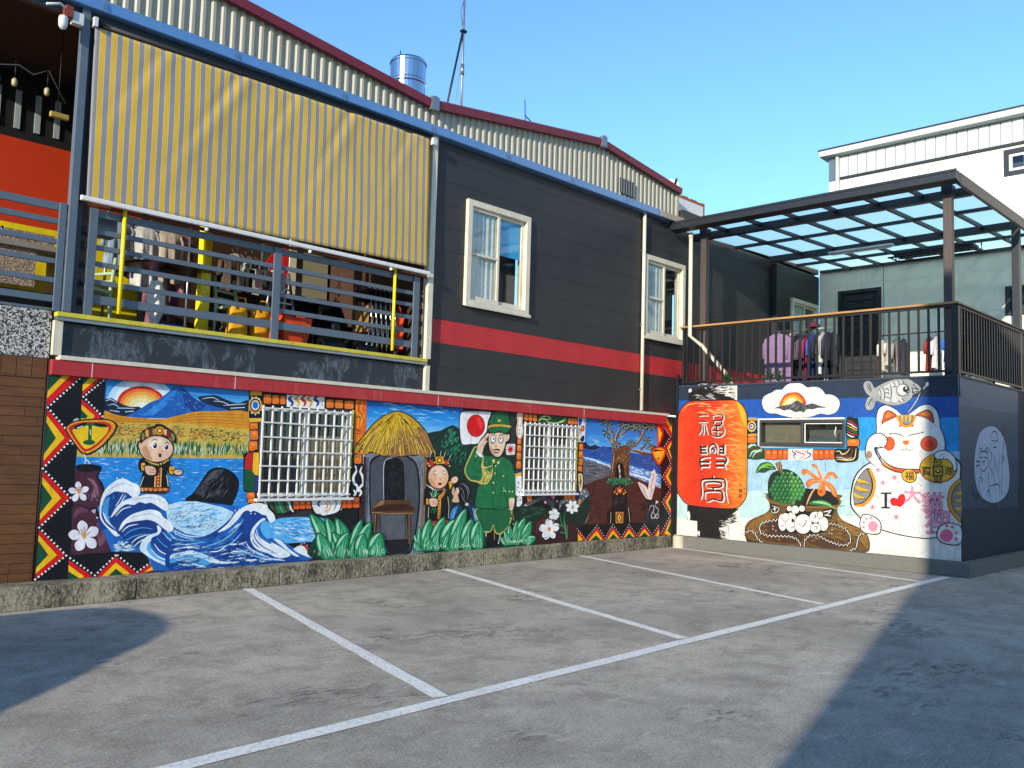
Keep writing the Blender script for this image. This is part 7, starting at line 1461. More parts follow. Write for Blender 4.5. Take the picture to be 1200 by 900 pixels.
# painted_bead_frame L
p 0a0806 5632 2316 1369 25 322 3 -15 -163 -1491 -60 -10 -174 -163 -8
s e8b030 5644 2274 27 36 95 7 41 -32 17 -294 -36 -45 -96 -5 -50 32
p 060606 5639 2256 173 12 12 -277 -176 -9
s f0b84a 5815 2147 -14 -60 -42 -39 -54 -3 -46 33 -20 58 13 59 42 39 54 4 47 -34
s 4a1c10 5800 2146 -12 -50 -35 -32 -45 -3 -38 28 -16 48 11 49 34 32 45 3 39 -27
s e8e0d0 5780 2144 -8 -37 -26 -24 -33 -2 -28 21 -12 36 8 37 25 24 34 2 28 -21
s 1f6ac0 5765 2147 -6 -27 -19 -17 -23 -2 -20 15 -9 26 6 27 18 17 24 2 20 -15
d f0f0e8 10 5675 2233 57 9 40 -20 -86 -178 49 -15 43 20
s 2a1206 5828 2268 16 20 82 6 19 -18 5 -88 -16 -20 -83 -5 -18 17
s f07818 5836 2262 14 17 71 5 16 -15 5 -76 -15 -17 -71 -4 -16 15
s f7a84a 5863 2258 48 -3 -23 -21
c c24e10 5 5867 2195 47 9
s 2a1206 5946 2268 15 19 76 6 18 -17 5 -86 -16 -19 -76 -5 -18 18
s f07818 5954 2263 13 16 66 5 15 -15 4 -73 -13 -17 -66 -4 -15 15
s f7a84a 5979 2258 44 -3 -21 -20
c c24e10 5 5982 2198 44 9
s 2a1206 6062 2268 11 18 56 4 13 -17 5 -81 -11 -19 -57 -3 -13 17
s f07818 6067 2263 10 15 48 4 12 -15 4 -70 -10 -16 -48 -3 -12 15
s f7a84a 6086 2258 33 -4 -15 -18
c c24e10 5 6090 2200 31 8
p eeece6 6155 2301 580 9 -2 -159 -570 -1
c 1a3a8c 39 6237 2289 -49 -39 58 -41 -26 -52
c e0a81e 39 6330 2295 -50 -39 59 -41 -26 -52
c cc1e22 40 6424 2302 -50 -40 59 -41 -27 -53
c e0a81e 40 6515 2308 -51 -40 60 -41 -27 -53
c 1a3a8c 40 6615 2315 -51 -40 60 -42 -27 -53
c 1a1a1a 9 6693 2283 -14 -56 24 -44
s 2a1206 6742 2269 17 19 86 5 20 -16 5 -85 -18 -19 -86 -5 -20 17
s f07818 6751 2263 15 17 74 5 17 -15 4 -72 -16 -17 -74 -4 -16 14
s f7a84a 6779 2259 50 -3 -24 -19
c c24e10 6 6782 2199 49 9
s 2a1206 6870 2269 18 18 87 6 20 -16 4 -81 -18 -19 -87 -5 -20 16
s f07818 6879 2263 15 16 75 5 18 -14 3 -69 -15 -16 -76 -5 -16 14
s f7a84a 6908 2259 50 -2 -24 -19
c c24e10 6 6911 2202 50 9
s 2a1206 5661 1915 17 13 83 4 19 -11 3 -58 -17 -13 -83 -4 -19 12
s f07818 5669 1911 15 12 71 3 16 -10 3 -50 -14 -11 -72 -3 -16 10
s f7a84a 5697 1909 48 -2 -24 -14
c c24e10 5 5699 1867 47 7
s 2a1206 5666 1822 18 19 85 4 20 -18 5 -87 -18 -19 -85 -3 -20 18
s f07818 5675 1816 15 17 74 3 17 -16 4 -74 -15 -17 -74 -2 -16 15
s f7a84a 5704 1811 49 -4 -23 -20
c c24e10 5 5707 1749 49 8
s 2a1206 5664 1694 17 20 86 3 20 -20 5 -93 -17 -21 -86 -2 -19 19
s f07818 5673 1687 15 18 74 2 16 -16 5 -81 -15 -18 -73 -2 -17 17
s f7a84a 5702 1681 49 -5 -23 -21
c c24e10 5 5706 1615 48 8
s 0a0a0a 5620 1554 74 22 119 -1 27 -472 -42 -8 -143 4 -31 48 -19 338
p c41e20 5626 1503 40 62 63 5 1 -219 -104 24
p f0b81a 5733 1570 76 2 9 -275 -47 3 -37 42
p 0d4f2c 5622 1380 104 -29 42 -60 -12 -189 -92 7 -32 38
p 16306e 5773 1293 45 -3 -1 -189 -57 1
s 2a1206 5666 1084 17 11 82 0 19 -12 3 -54 -17 -11 -83 1 -18 12
s f07818 5674 1080 15 10 71 0 16 -10 2 -47 -14 -9 -71 0 -16 10
s f7a84a 5701 1076 48 -4 -23 -11
c c24e10 5 5704 1038 47 3
s 2a1206 5679 1014 16 8 76 0 17 -10 2 -41 -16 -9 -76 1 -16 9
s f07818 5687 1011 14 7 65 -1 14 -7 2 -36 -13 -8 -66 1 -14 8
s f7a84a 5712 1007 44 -3 -22 -9
c c24e10 5 5714 978 43 2
s 0a0a0a 5802 1026 497 -14 9 -168 -140 -28 -122 34 -63 70 -100 54
p 2a6a4a 5841 1017 458 -9 -3 -137 -109 -42 -101 11 -82 63 -43 61
c eeeeea 27 5880 1013 52 -57 23 -61 42 -44
c 4a1a12 28 5978 1012 52 -58 24 -61 42 -44
c 4aa070 28 6067 1011 53 -58 23 -62 43 -44
c 4a1a12 28 6137 1010 53 -58 24 -62 43 -45
c eeeeea 28 6207 1009 54 -58 24 -62 44 -45
s 2a1206 6310 983 14 19 68 0 15 -21 6 -93 -14 -19 -68 1 -15 20
s e85a18 6318 976 11 17 58 -1 14 -17 4 -80 -11 -17 -59 1 -13 17
s f7a84a 6340 969 39 -7 -18 -20
c c24e10 5 6344 903 38 6
s 2a1206 6403 979 13 19 66 -1 15 -19 5 -88 -13 -18 -66 1 -15 19
s e85a18 6410 973 11 16 57 -1 13 -16 4 -75 -11 -16 -57 1 -13 16
s f7a84a 6432 966 38 -6 -18 -19
c c24e10 5 6436 904 37 6
s 2a1206 6497 978 13 18 67 0 15 -19 5 -85 -13 -18 -67 1 -15 18
s e85a18 6504 972 12 16 57 -1 13 -16 4 -73 -11 -16 -58 1 -13 16
s f7a84a 6526 966 39 -7 -18 -18
c c24e10 5 6530 905 37 5
s 0a0a0a 6590 1017 447 4 11 -203 -121 -34 -196 11 -109 33
s eeece6 6612 1008 414 4 10 -185 -120 -26 -175 8 -103 31
c 1a3a8c 26 6872 1005 -130 -17 -62 -53 67 -47 -20 -35|6960 994 -40 -72 26 -74
c e0a018 24 6938 1004 -130 -35 47 -65 -63 -53 -85 -25|6895 986 -17 -100 -41 -54
c c8301c 15 6806 1000 -62 -48 79 -56
p 0a1210 6793 833 519 33 7 -142 -160 -85 -357 41
s 0a0a0a 6748 1022 283 -3 15 -126 -41 -72 -139 -33 -140 10
s eeece6 6749 1015 267 0 14 -114 -40 -65 -125 -34 -140 8
c 1a3a8c 17 6819 1007 106 -16 38 -52 -30 -87|6889 1013 90 -37
c e0a018 20 6785 986 90 -45 -14 -73 -68 -28
c c8301c 12 6787 957 46 -45 -42 -35
s 2a1206 7042 981 11 19 60 -1 13 -20 5 -90 -12 -19 -59 1 -14 20
s e85a18 7048 974 10 17 51 -1 12 -17 4 -78 -10 -16 -51 1 -12 17
s f7a84a 7068 967 34 -7 -16 -19
c c24e10 4 7071 903 34 6
s 2a1206 7123 983 12 20 64 -1 15 -20 5 -94 -13 -20 -64 1 -14 21
s e85a18 7129 977 11 17 55 -1 13 -17 4 -81 -11 -17 -55 1 -12 17
s f7a84a 7151 970 36 -8 -17 -20
c c24e10 4 7154 903 36 6
s 2a1206 7213 999 17 22 84 -1 19 -22 5 -106 -17 -22 -84 2 -19 23
s e85a18 7222 992 14 19 72 -1 17 -20 5 -90 -15 -19 -72 1 -17 20
s f7a84a 7249 984 49 -8 -23 -22
c c24e10 4 7253 909 48 7
p 0a0806 6713 2309 504 11 -7 -144 -489 -14
s 2a1206 6737 2266 18 19 90 6 20 -17 5 -83 -19 -19 -90 -5 -20 17
s f07818 6746 2261 16 16 77 5 17 -14 4 -71 -16 -17 -77 -4 -17 14
s f7a84a 6776 2257 51 -3 -24 -19
c c24e10 4 6779 2198 51 9
s 2a1206 6871 2269 20 19 100 7 23 -17 4 -84 -20 -19 -101 -6 -22 17
s f07818 6881 2264 18 16 86 6 19 -14 4 -72 -18 -17 -86 -5 -19 14
s f7a84a 6914 2260 58 -3 -28 -19
c c24e10 4 6917 2200 57 10
s 2a1206 7022 2270 23 19 115 8 26 -17 4 -84 -24 -20 -115 -7 -25 17
s f07818 7033 2264 21 17 98 7 23 -14 3 -73 -20 -17 -99 -6 -22 14
s f7a84a 7071 2261 66 -2 -32 -20
c c24e10 4 7074 2201 66 10
p ef6a10 7208 2320 182 1 9 -425 -36 -35 -155 4
c f6b81e 15 7236 2314 -7 -153 40 -119 -28 -168|7331 2290 -33 -94 52 -89 -39 -154|7264 2133 60 -73 -23 -92
c 8a2a08 8 7274 2301 -12 -122 50 -59|7353 2230 -21 -139 34 -105
p f3e04a 7160 2173 32 -14 -21 -992 -30 -15
s 2a1206 7211 1566 19 21 98 2 22 -20 5 -95 -20 -21 -98 -1 -21 20
s f07818 7221 1560 16 18 84 2 19 -18 5 -82 -18 -17 -83 -2 -19 17
s f7a84a 7253 1554 56 -6 -27 -21
c c24e10 5 7256 1486 56 8
p 0a0a0a 7189 1451 195 3 4 -439 -194 2
c eeece8 39 7236 1437 22 -75 -42 -76 13 -75 59 -60 -23 -90|7348 1423 -24 -68 40 -68 14 -91 -70 -75 32 -90
p 3a1a14 7365 1560 45 1 6 -546 -28 0
p 0a0a0a 7199 1084 204 -1 -43 -68 -157 2
c eeece8 33 7225 1114 36 -45 -32 -37|7317 1129 36 -53 -31 -45
p 3a1e14 7378 1386 47 0 -1 -711 -95 48 1 150 54 210
# painted_bead_frame L
p 0b120f 10293 2328 1154 18 7 -171 -971 -12 -10 -394 -157 -4
s e8b888 10321 2266 25 41 105 6 23 -56 -17 -92 27 -143 -43 -119 -79 6 -47 124 24 127
s eeece8 10361 2269 25 28 52 -6 -2 -127 21 -125 -43 -119 -40 26 -19 142 27 92
d 0a0a0a 11 10379 2261 47 2 -56 -156 52 2 -26 -73 -5 -54
s 2a1206 10491 2286 15 18 71 3 15 -16 4 -80 -15 -18 -71 -3 -15 16
s f07818 10499 2280 12 16 61 3 14 -14 2 -69 -12 -15 -61 -3 -13 14
s f7a84a 10522 2276 41 -4 -20 -18
c c24e10 5 10524 2219 41 8
s 2a1206 10593 2285 14 19 69 3 16 -16 3 -82 -14 -18 -69 -4 -16 17
s f07818 10600 2280 12 16 60 3 13 -14 3 -71 -12 -15 -60 -3 -13 14
s f7a84a 10623 2275 40 -3 -19 -19
c c24e10 5 10625 2217 40 8
s 2a1206 10698 2283 14 19 73 4 16 -17 3 -85 -15 -19 -72 -4 -16 18
s f07818 10705 2278 13 16 62 3 14 -15 3 -73 -13 -16 -62 -3 -14 15
s f7a84a 10729 2273 42 -4 -20 -19
c c24e10 5 10731 2212 41 8
p 0d4a2a 10828 2303 620 14 6 -142 -635 4
c b8d880 22 10832 2193 80 59 140 -21 169 -1 113 44|10884 2269 138 20 114 -44|11166 2203 142 7 142 60
c f0f0a0 9 10859 2212 67 31 126 -23|11194 2197 114 5 114 38
s 2a1206 10350 1882 14 13 68 2 15 -12 2 -59 -14 -13 -67 -2 -15 12
s f07818 10357 1878 12 11 58 2 13 -10 2 -51 -12 -11 -58 -2 -13 10
s f7a84a 10380 1874 38 -3 -18 -13
c c24e10 5 10381 1832 39 6
s 2a1206 10346 1788 15 17 73 2 17 -16 3 -78 -15 -17 -73 -2 -16 17
s f07818 10354 1783 13 15 63 2 14 -14 2 -67 -12 -15 -63 -2 -14 14
s f7a84a 10378 1778 42 -4 -20 -18
c c24e10 5 10380 1722 42 7
s 2a1206 10341 1671 15 20 77 1 17 -18 4 -88 -16 -19 -76 -1 -18 18
s f07818 10349 1665 13 17 66 2 15 -16 3 -76 -13 -16 -66 -2 -15 16
s f7a84a 10374 1660 44 -6 -21 -19
c c24e10 5 10377 1597 43 7
s 2a1206 10339 1538 16 20 82 2 19 -20 4 -96 -17 -20 -82 -1 -19 20
s f07818 10347 1531 14 18 71 1 16 -17 3 -82 -14 -18 -71 -1 -16 18
s f7a84a 10374 1525 47 -6 -22 -21
c c24e10 5 10377 1457 47 7
p 16306e 10326 1405 141 1 -3 -72 -141 3
p f0b020 10323 1346 145 28 -2 -72 -79 9 -56 -19
p eeece8 10336 1293 135 9 1 -286 -125 1
p c8281c 10374 1298 45 0 -12 -85
p eeece8 10348 1310 122 1 34 -429 -58 -53 -66 10 8 133 -43 90
d 5a5e66 16 10394 1132 42 -71 -36 -71 60 -54 -48 268
d 0a0a0a 9 10383 1088 63 -81 -31 -71
p 0a0c0c 10502 1051 994 -7 12 -329 -198 -69 -201 116 -439 63 -135 56
s e87818 10609 1015 93 8 23 -100 -85 -17
s e85a98 10906 1012 136 35 224 -1 -54 -56 -168 11
s d81e2c 11120 1037 -9 -15 -24 -9 -31 0 -26 10 -10 15 9 15 25 9 31 0 25 -9
d d8d8dc 14 10811 1004 39 36 479 -135 54 74 62 -113 23 131
s 55585e 10538 827 76 71 186 51 161 44 195 -11 145 -95 3 -93 -116 77 -141 57 -165 -16 -160 -52 -104 -70
d 0a0a0a 12 10668 879 79 26 80 22 82 17 81 12 112 -7 85 -27 58 -52
s d8d8dc 10537 836 65 26 43 -64 -53 -11
s f0a8c0 11020 901 69 8 -18 -46
p 0d4a2a 11021 2323 531 -29 18 -113 -544 2
c b8d880 22 11025 2202 170 -20 142 16 171 84|11022 2295 113 -32 -111 -33|11280 2195 114 15 144 55
s 2a1206 11573 2273 12 17 62 3 14 -15 3 -77 -13 -17 -62 -2 -13 15
s f07818 11579 2268 11 15 53 3 12 -14 3 -66 -11 -14 -53 -3 -12 14
s f7a84a 11600 2264 35 -4 -17 -17
c c24e10 6 11602 2209 35 8
s 2a1206 11656 2274 12 17 63 3 14 -16 3 -76 -13 -18 -63 -2 -14 15
s f07818 11662 2269 11 14 54 3 12 -14 2 -65 -11 -15 -54 -3 -12 14
s f7a84a 11683 2264 36 -4 -18 -17
c c24e10 6 11685 2209 35 8
s 2a1206 11739 2275 12 16 59 3 13 -15 2 -74 -12 -17 -58 -3 -13 16
s f07818 11745 2270 10 14 51 2 11 -13 2 -63 -10 -15 -50 -2 -12 13
s f7a84a 11764 2265 34 -3 -16 -17
c c24e10 6 11766 2212 34 7
p e8e6e2 11834 2309 207 -3 -16 -410 -176 -1
s 1a4a9a 11850 2281 90 14 -12 -88 -59 -41
s d03020 11915 2158 91 23 -7 -87 -60 -18
s e8a020 11937 2145 42 10 1 -43 -33 -9
s 1a1a1a 11907 1954 89 62 18 -77 -60 -41
s d8a0b0 11867 2069 35 30 4 -106
c 3a5a9a 12 11870 2146 47 -56 -12 -78|12018 2270 -28 -70
p f2e44e 11786 2143 54 -8 -3 -1084 -48 0
s 2a1206 11874 1855 17 18 80 2 18 -17 3 -81 -16 -18 -81 -2 -18 17
s f07818 11882 1849 15 16 69 2 16 -15 2 -70 -14 -15 -70 -2 -15 15
s f7a84a 11909 1844 46 -4 -22 -18
c c24e10 6 11911 1786 46 7
s 2a1206 11869 1735 17 20 80 2 19 -19 3 -91 -17 -19 -80 -2 -18 19
s f07818 11878 1729 14 17 69 2 16 -17 2 -77 -14 -17 -69 -2 -16 16
s f7a84a 11904 1723 47 -5 -23 -20
c c24e10 6 11907 1659 45 7
s 2a1206 11865 1603 17 19 80 2 18 -18 3 -86 -17 -18 -80 -1 -18 18
s f07818 11873 1598 15 16 69 1 15 -15 3 -74 -15 -16 -69 -1 -15 16
s f7a84a 11900 1592 46 -5 -22 -19
c c24e10 6 11902 1531 46 7
s 2a1206 11857 1481 17 16 80 1 18 -16 3 -74 -17 -16 -80 -1 -18 16
s f07818 11866 1476 14 14 69 0 15 -13 3 -64 -15 -14 -69 0 -15 13
s f7a84a 11892 1471 46 -5 -22 -16
c c24e10 6 11894 1418 46 6
s 2a1206 11853 1357 74 29 77 -28 15 -155 26 -135 -72 -134 -74 -18 -46 173
s e8d8b0 11878 1338 50 23 55 -23 11 -135 -25 -134 -61 19
s c88a1a 11905 1319 42 9 6 -163 -28 -57
s 5a3008 11932 1261 31 -19 -21 -115
s 6a6e74 11910 1021 118 86 93 -29 65 -98 -90 -76 -57 -95 -122 2
d e0e0e4 15 11970 1021 75 38 49 -78 -75 -37 -75 -38 93 -40
d 0a0a0a 9 12001 1001 76 19 -88 -105 91 28
s c8862a 11884 907 59 28 18 -87 -59 -18
p 0a0c0c 11070 1047 780 -16 -11 -123 -252 13 -339 -135 -168 4
d e0e0e4 17 11338 1026 5 -121 -103 104 -83 -55
d 0a0a0a 9 11338 1026 5 -121 -103 104
s e878a0 11127 1010 111 26 46 -83 -70 -9
s 2a1206 11520 1013 13 15 66 0 14 -16 3 -71 -14 -15 -65 1 -14 15
s f07818 11527 1008 11 13 56 0 13 -13 2 -62 -11 -13 -57 1 -12 13
s f7a84a 11548 1003 38 -6 -18 -15
c c24e10 6 11550 952 37 5
s 2a1206 11613 1009 14 15 66 -1 15 -15 2 -72 -13 -15 -66 1 -15 15
s f07818 11620 1004 12 13 57 -1 12 -13 2 -62 -11 -13 -57 1 -13 13
s f7a84a 11642 998 38 -5 -18 -15
c c24e10 6 11644 947 37 5
s 2a1206 11708 1004 14 15 71 0 16 -16 2 -72 -14 -15 -71 1 -16 15
s f07818 11715 999 12 13 61 -1 14 -13 2 -62 -13 -13 -60 1 -14 13
s f7a84a 11738 993 41 -5 -20 -15
c c24e10 6 11740 942 40 5
p 16306e 11823 1098 60 0 1 -181 -54 -9
s 5a5e66 11389 821 54 92 173 20 178 -15 76 -39 -223 12 -173 -34 -54 -93
s 34373c 11071 1010 113 -19 88 -94 -23 -129 -59 56 -114 76
d d8d8dc 11 11432 829 70 55 86 27 102 2
# painted_zigzag_border L
p 08080a 11845 489 420 5 508 -6 1019 -2 512 -143 318 74 25 -215 -338 -11 -1396 3 -1058 10
p d80f14 12118 221 291 218 221 -213
p f7bf0a 12174 222 224 154 175 -150
p 0c4a2c 12232 223 154 86 126 -84
p d80f14 12656 226 200 213 243 -211
p f7bf0a 12704 226 158 151 187 -149
p 0c4a2c 12754 227 114 84 129 -83
p d80f14 13122 228 210 195 227 -192
p f7bf0a 13169 229 165 138 176 -136
p 0c4a2c 13219 229 117 77 123 -76
p d80f14 13583 231 220 184 236 -188
p f7bf0a 13632 231 173 130 182 -134
p 0c4a2c 13684 230 122 73 128 -75
p d80f14 11894 416 222 -174 -215 -11
p f7bf0a 11896 359 140 -120 -135 -8
p d80f14 14293 407 5 -183 -220 1
p f7bf0a 14295 351 4 -135 -152 7
d efefec 11 11871 440 46 -39 47 -39 46 -39 47 -39 47 -40 43 32 44 33 43 32 44 32 44 33 44 33 44 33 46 -44 47 -45 46 -44 47 -44 47 -45 35 36 35 37 35 37 36 37 35 37 36 38 50 -44 51 -44 51 -44 51 -44 52 -44 44 41 44 40 44 41 45 41 44 41 48 -40 47 -40 48 -40 48 -40 48 -40 46 38 46 38 47 39 46 38 47 39 49 -39 50 -39 49 -39 50 -40 50 -39 48 37 48 38 49 37 49 38 49 38
p 08080a 14130 2321 492 154 30 -2306 -380 17 53 1113
p 0c4a2c 14435 2465 201 11 5 -197
p f7bf0a 14322 2459 113 6 206 -186 3 -114
p d80f14 14240 2390 82 69 322 -294 2 -82
p d80f14 14158 2322 111 5 87 -60 5 -194 -135 -198 -56 -2
p f7bf0a 14187 2275 130 -139 -107 -197
p d80f14 14633 2038 -189 -144 200 -289
p f7bf0a 14634 1990 -133 -117 142 -220
p 0c4a2c 14635 1940 -74 -90 81 -147
p d80f14 14639 1565 -248 -249 252 -214
p f7bf0a 14640 1513 -176 -192 178 -168
p 0c4a2c 14640 1460 -98 -134 100 -120
p d80f14 14644 1061 -246 -211 252 -250
p f7bf0a 14644 1010 -174 -166 179 -193
p 0c4a2c 14645 957 -97 -119 101 -134
p d80f14 14651 561 -285 -341 287 -72
p f7bf0a 14651 515 -202 -256 204 -65
p 0c4a2c 14651 468 -113 -167 115 -60
d efefec 13 14326 2314 46 -39 46 -38 46 -39 46 -39 46 -39 47 -39 -49 -46 -49 -47 -49 -46 -48 -46 29 -45 30 -46 30 -45 29 -46 30 -46 30 -45 30 -46 -44 -44 -44 -44 -44 -44 -44 -43 -44 -43 -43 -44 52 -46 52 -47 52 -46 53 -47 52 -47 -51 -47 -51 -46 -51 -46 -51 -46 -50 -46 44 -45 44 -44 45 -45 45 -46 44 -45 45 -45 -41 -46 -42 -46 -41 -46 -41 -45 -41 -46 -41 -45 -41 -45
# painted_girl L
p 0a0a0a 8468 1123 170 32 198 -17 103 -66 29 -396 -19 -65 -393 13 -35 290 -62 -31
p 0a0a0a 8876 1220 99 33 5 -115 -53 -50
l d8c8a0 10 8919 1006 32 -149 -6 -164|8562 865 -5 -161
p c82a1a 8618 662 329 -2 -6 -114 -306 3
d f0c040 22 8669 601 104 -9 106 5
d 7a1a10 9 8669 601 104 -9 106 5
c d99a20 56 8859 1122 -41 -82 -59 -49 2 -130 -14 -178
d a8301a 13 8854 1113 -18 -35 -18 -35 -26 -26 -26 -26 -2 -43 -2 -44 -1 -43 -3 -43 -2 -42 -2 -43 -3 -42
d f6e070 6 8877 1097 -18 -33 -18 -33 -27 -26 -26 -27 0 -29 0 -30 -1 -29 0 -29 -2 -29 -1 -28 -2 -29 -1 -28 -2 -29 -1 -28
c 58b070 11 8635 985 -62 89|8646 993 -31 114|8657 993 1 113|8667 993 39 97|8650 993 91 64
c e8f0e8 8 8624 1001 -36 65|8671 1001 18 89
c 1f7a50 15 8631 847 -18 -64|8657 847 13 -81|8685 854 25 -65
s 0a0a0a 8550 978 52 23 120 -17 25 -58 -30 -64 -108 -6 -49 41
s f0c0a0 8569 970 45 18 93 -15 20 -46 -24 -52 -84 -5 -42 33
c 9a5a3a 6 8617 928 97 7|8618 904 93 2
p e0a020 8507 982 43 -4 4 -81 -43 9
p e0a020 8925 1220 51 17 25 -66 -48 -63
s f0c0a0 8975 1253 43 37 61 5 31 -33 -31 -50 -72 -12
c 9a5a3a 7 9031 1270 35 -25
s e8e0d0 8486 1188 87 -33 154 -41 131 24 -65 -32 -153 0
s 0a0a0a 8942 1286 -37 -108 -105 -67 -132 1 -109 66 -45 107 35 106 102 68 133 2 111 -66
s f0b890 8917 1293 -33 -99 -94 -61 -119 1 -98 60 -40 97 31 97 92 62 119 1 100 -59
s f8d0b0 8605 1399 150 50 113 -64 -40 -83 -154 16
s dc9868 8551 1269 43 -98 110 -41 -70 106
s 1a0a06 8496 1430 7 81 51 49 67 -47 40 74 87 7 69 -61 53 50 26 -82 44 17 -6 -99 -47 49 -134 17 -130 -21 -83 -66
p c82a20 8534 1528 64 17 31 -97 -69 -17
p c82a20 8839 1549 63 -23 -15 -67 -45 8
p e8a818 8651 1579 153 6 15 -102 -153 -10
s 8a3a10 8786 1532 -9 -25 -25 -16 -33 -1 -27 15 -11 25 9 25 25 16 33 1 27 -15
s f6d040 8762 1532 -5 -14 -14 -9 -17 0 -15 8 -6 14 5 13 14 9 17 0 15 -8
d e0d070 14 8515 1479 27 -32 361 46 29 -41 -297 45 193 3
c e0e8d8 8 8543 1560 29 82|8640 1578 0 82|8748 1589 8 82|8815 1582 30 75|8906 1526 52 92
c 0a0a0a 10 8625 1337 48 -13 43 17|8793 1338 45 -11 37 18
c f8f0ea 13 8633 1344 40 -10 34 12|8799 1345 38 -8 29 13
c 0a0a0a 8 8628 1366 54 14|8802 1381 56 -9
c 8a4a2a 8 8741 1269 23 -13 17 13
s a01a18 8798 1191 -7 -12 -20 -7 -24 0 -20 7 -8 12 7 11 19 7 25 0 20 -7
s 4a0a08 8780 1191 -4 -5 -11 -3 -13 0 -11 3 -5 5 4 5 11 2 14 0 11 -2
# painted_child L
s 0a3050 8970 643 5 132 63 81 124 31 255 -21 98 -70 32 -187 -69 -49 -417 47
s 2f7fc4 8979 676 17 115 76 64 57 -1 -74 -114 -7 -83
s 2f7fc4 9418 840 98 -61 21 -153 -51 18 -40 103
x 8fc4e8 16 66 8 60 15 71 8979 676 60 163 79 7 -59 -189
x 8fc4e8 14 68 8 -60 15 72 9431 832 85 -53 6 -153 -60 19
s f0bc98 9012 931 20 74 -37 58 30 91 78 16 72 -83 -16 -150
s 08080a 9024 1171 65 49 125 21 119 -54 56 -102 -12 -101 -54 -100 65 -153 -32 -66 -61 69 -110 152 -50 84 -27 84 -46 33
s f0bc98 9072 1112 33 25 36 -42 -14 -50 -37 9
c 8a8a92 10 9147 1204 118 -51 55 -101 -12 -101|9204 1212 120 -84 27 -93|9127 1154 94 -68 29 -117|9177 1053 50 -84 61 -68
c b0302a 10 9008 1018 30 0
c 0a0a0a 8 9021 1088 30 -9
s c8c8cc 9342 887 -7 -14 -18 -8 -23 1 -19 8 -8 14 7 14 18 8 23 0 19 -9
# painted_soldier L
s 0a0a0a 9625 453 95 31 171 -15 127 -66 6 -156 -269 -4 -98 22
p 0c0c0e 9672 486 194 -8 22 -228 -158 -5
p 0c0c0e 9917 442 124 -5 -17 -181 -62 -2
l e8e8e0 15 9726 449 -16 -169|9688 383 28 -87|10036 428 -38 -154
l c8b060 9 9661 452 19 -154|9894 512 17 -173
s c8b85a 9513 830 20 -187 89 -122 51 -61 145 3 70 83 28 -96 101 -33 123 51 109 119 11 52 -59 177
s 146238 9532 830 25 -188 89 -113 50 -44 121 -5 64 101 47 -114 88 -33 111 52 104 115 -42 216
c 0a3a20 10 9876 814 10 -233 -10 -52|9717 552 -51 53|10015 473 47 50
s 0a3018 9574 1606 194 13 248 0 180 -53 94 -105 34 -195 12 -302 -141 11 -44 -167 -299 -11 -363 42 -18 153 52 152 90 120 -57 205
s 17703f 9599 1598 169 9 236 -1 172 -51 89 -103 33 -186 12 -284 -129 10 -43 -166 -286 -11 -340 40 -18 136 53 144 90 129 -56 196
s c8b85a 9231 1380 19 84 76 137 99 147 96 -23 101 -118 6 -137 152 -137 -68 -121 -119 -31 -97 31 -142 26 -85 67
s 17703f 9254 1380 20 81 76 132 88 138 79 -23 82 -110 -19 -129 30 -137 -43 -94 -96 5 -106 11 -80 63
c 0a3a20 12 9367 1466 74 -67 119 -16|9350 1330 96 -41 118 9|9386 1568 97 -49|9553 1537 29 -102
c 0a3a20 10 9845 1542 -1 -278 7 -441|9984 1195 152 -18|10098 1476 34 -211 36 -246|10240 1124 -48 -70|9528 1025 168 16|10190 1089 102 17
x 2c9058 40 155 15 75 25 81 9624 1573 548 -43 98 -512 -736 -129
x 0e4e2a 40 155 15 75 25 82 9624 1573 548 -43 98 -512 -736 -129
s 17703f 9535 1153 154 34 135 -18 14 -328 -326 6 -15 85
s 17703f 9849 1169 287 -1 51 -316 -312 -21
c 0a3a20 10 9513 838 192 -20 147 -3 323 28|9550 1067 95 17 17 -103 -84 -8|9833 1238 13 -397
s 17703f 10128 1344 179 19 29 -390 -141 -7
c 0a3a20 11 10130 1309 20 -176 50 -158
s f0ccaa 10208 964 110 0 4 -79 -42 -106 -48 28 -28 62
c 8a5a3a 7 10250 886 -3 -62|10280 885 -7 -79
l 1a1a1a 12 10090 1063 111 -229 129 -338
d e8e8e0 10 10075 1125 1 -44 139 -283 57 -142 42 -89 23 -54
l c8b060 9 10280 771 45 -151
d e8d888 15 9847 1204 2 -148 265 25 90 -10 69 0
d e8d888 15 9885 1465 -12 -114 -26 -139 2 -156 210 253 -604 295
c e8d070 22 9625 1538 -45 -69 50 -34 145 19 48 18|9605 1452 52 -85 122 -8 46 79|9621 1367 88 -69 108 44|9568 1212 121 -17 105 104 32 104
c 3a2a08 7 9628 1487 98 -42 86 10|9631 1401 100 -51 84 36|9592 1195 120 35 70 69
p e8d070 9795 1550 61 19 14 -44 -36 -26
p e8d070 9907 1526 49 22 10 -42 -45 -18
s f2f2ee 9475 1690 123 -75 -23 -26 -102 49
s 1a0c06 9656 1953 72 21 373 15 91 -32 -14 -90 -68 -73 -47 -107 -96 -99 -124 6 -89 68 -42 120 -39 51
s eecba8 9719 1886 34 71 324 9 6 -137 -50 -143 -79 -75 -100 5 -84 64 -39 103
s eecba8 10079 1908 69 56 18 -62 -59 -55
s d29c74 9761 1766 104 -119 -23 -28 -72 64
s eecba8 9474 1707 20 86 92 89 94 72 37 -7 -57 -97 37 -16 -69 -72 -43 -121 -73 15
c 7a4a2a 9 9611 1865 47 45|9625 1831 46 54|9568 1761 46 35
c 1a0c06 9 9474 1707 20 86 92 89 94 76|9585 1632 43 127 69 75
s 1a0c06 9875 1871 -11 -35 -31 -23 -39 -1 -33 20 -14 35 11 35 31 22 39 2 33 -21
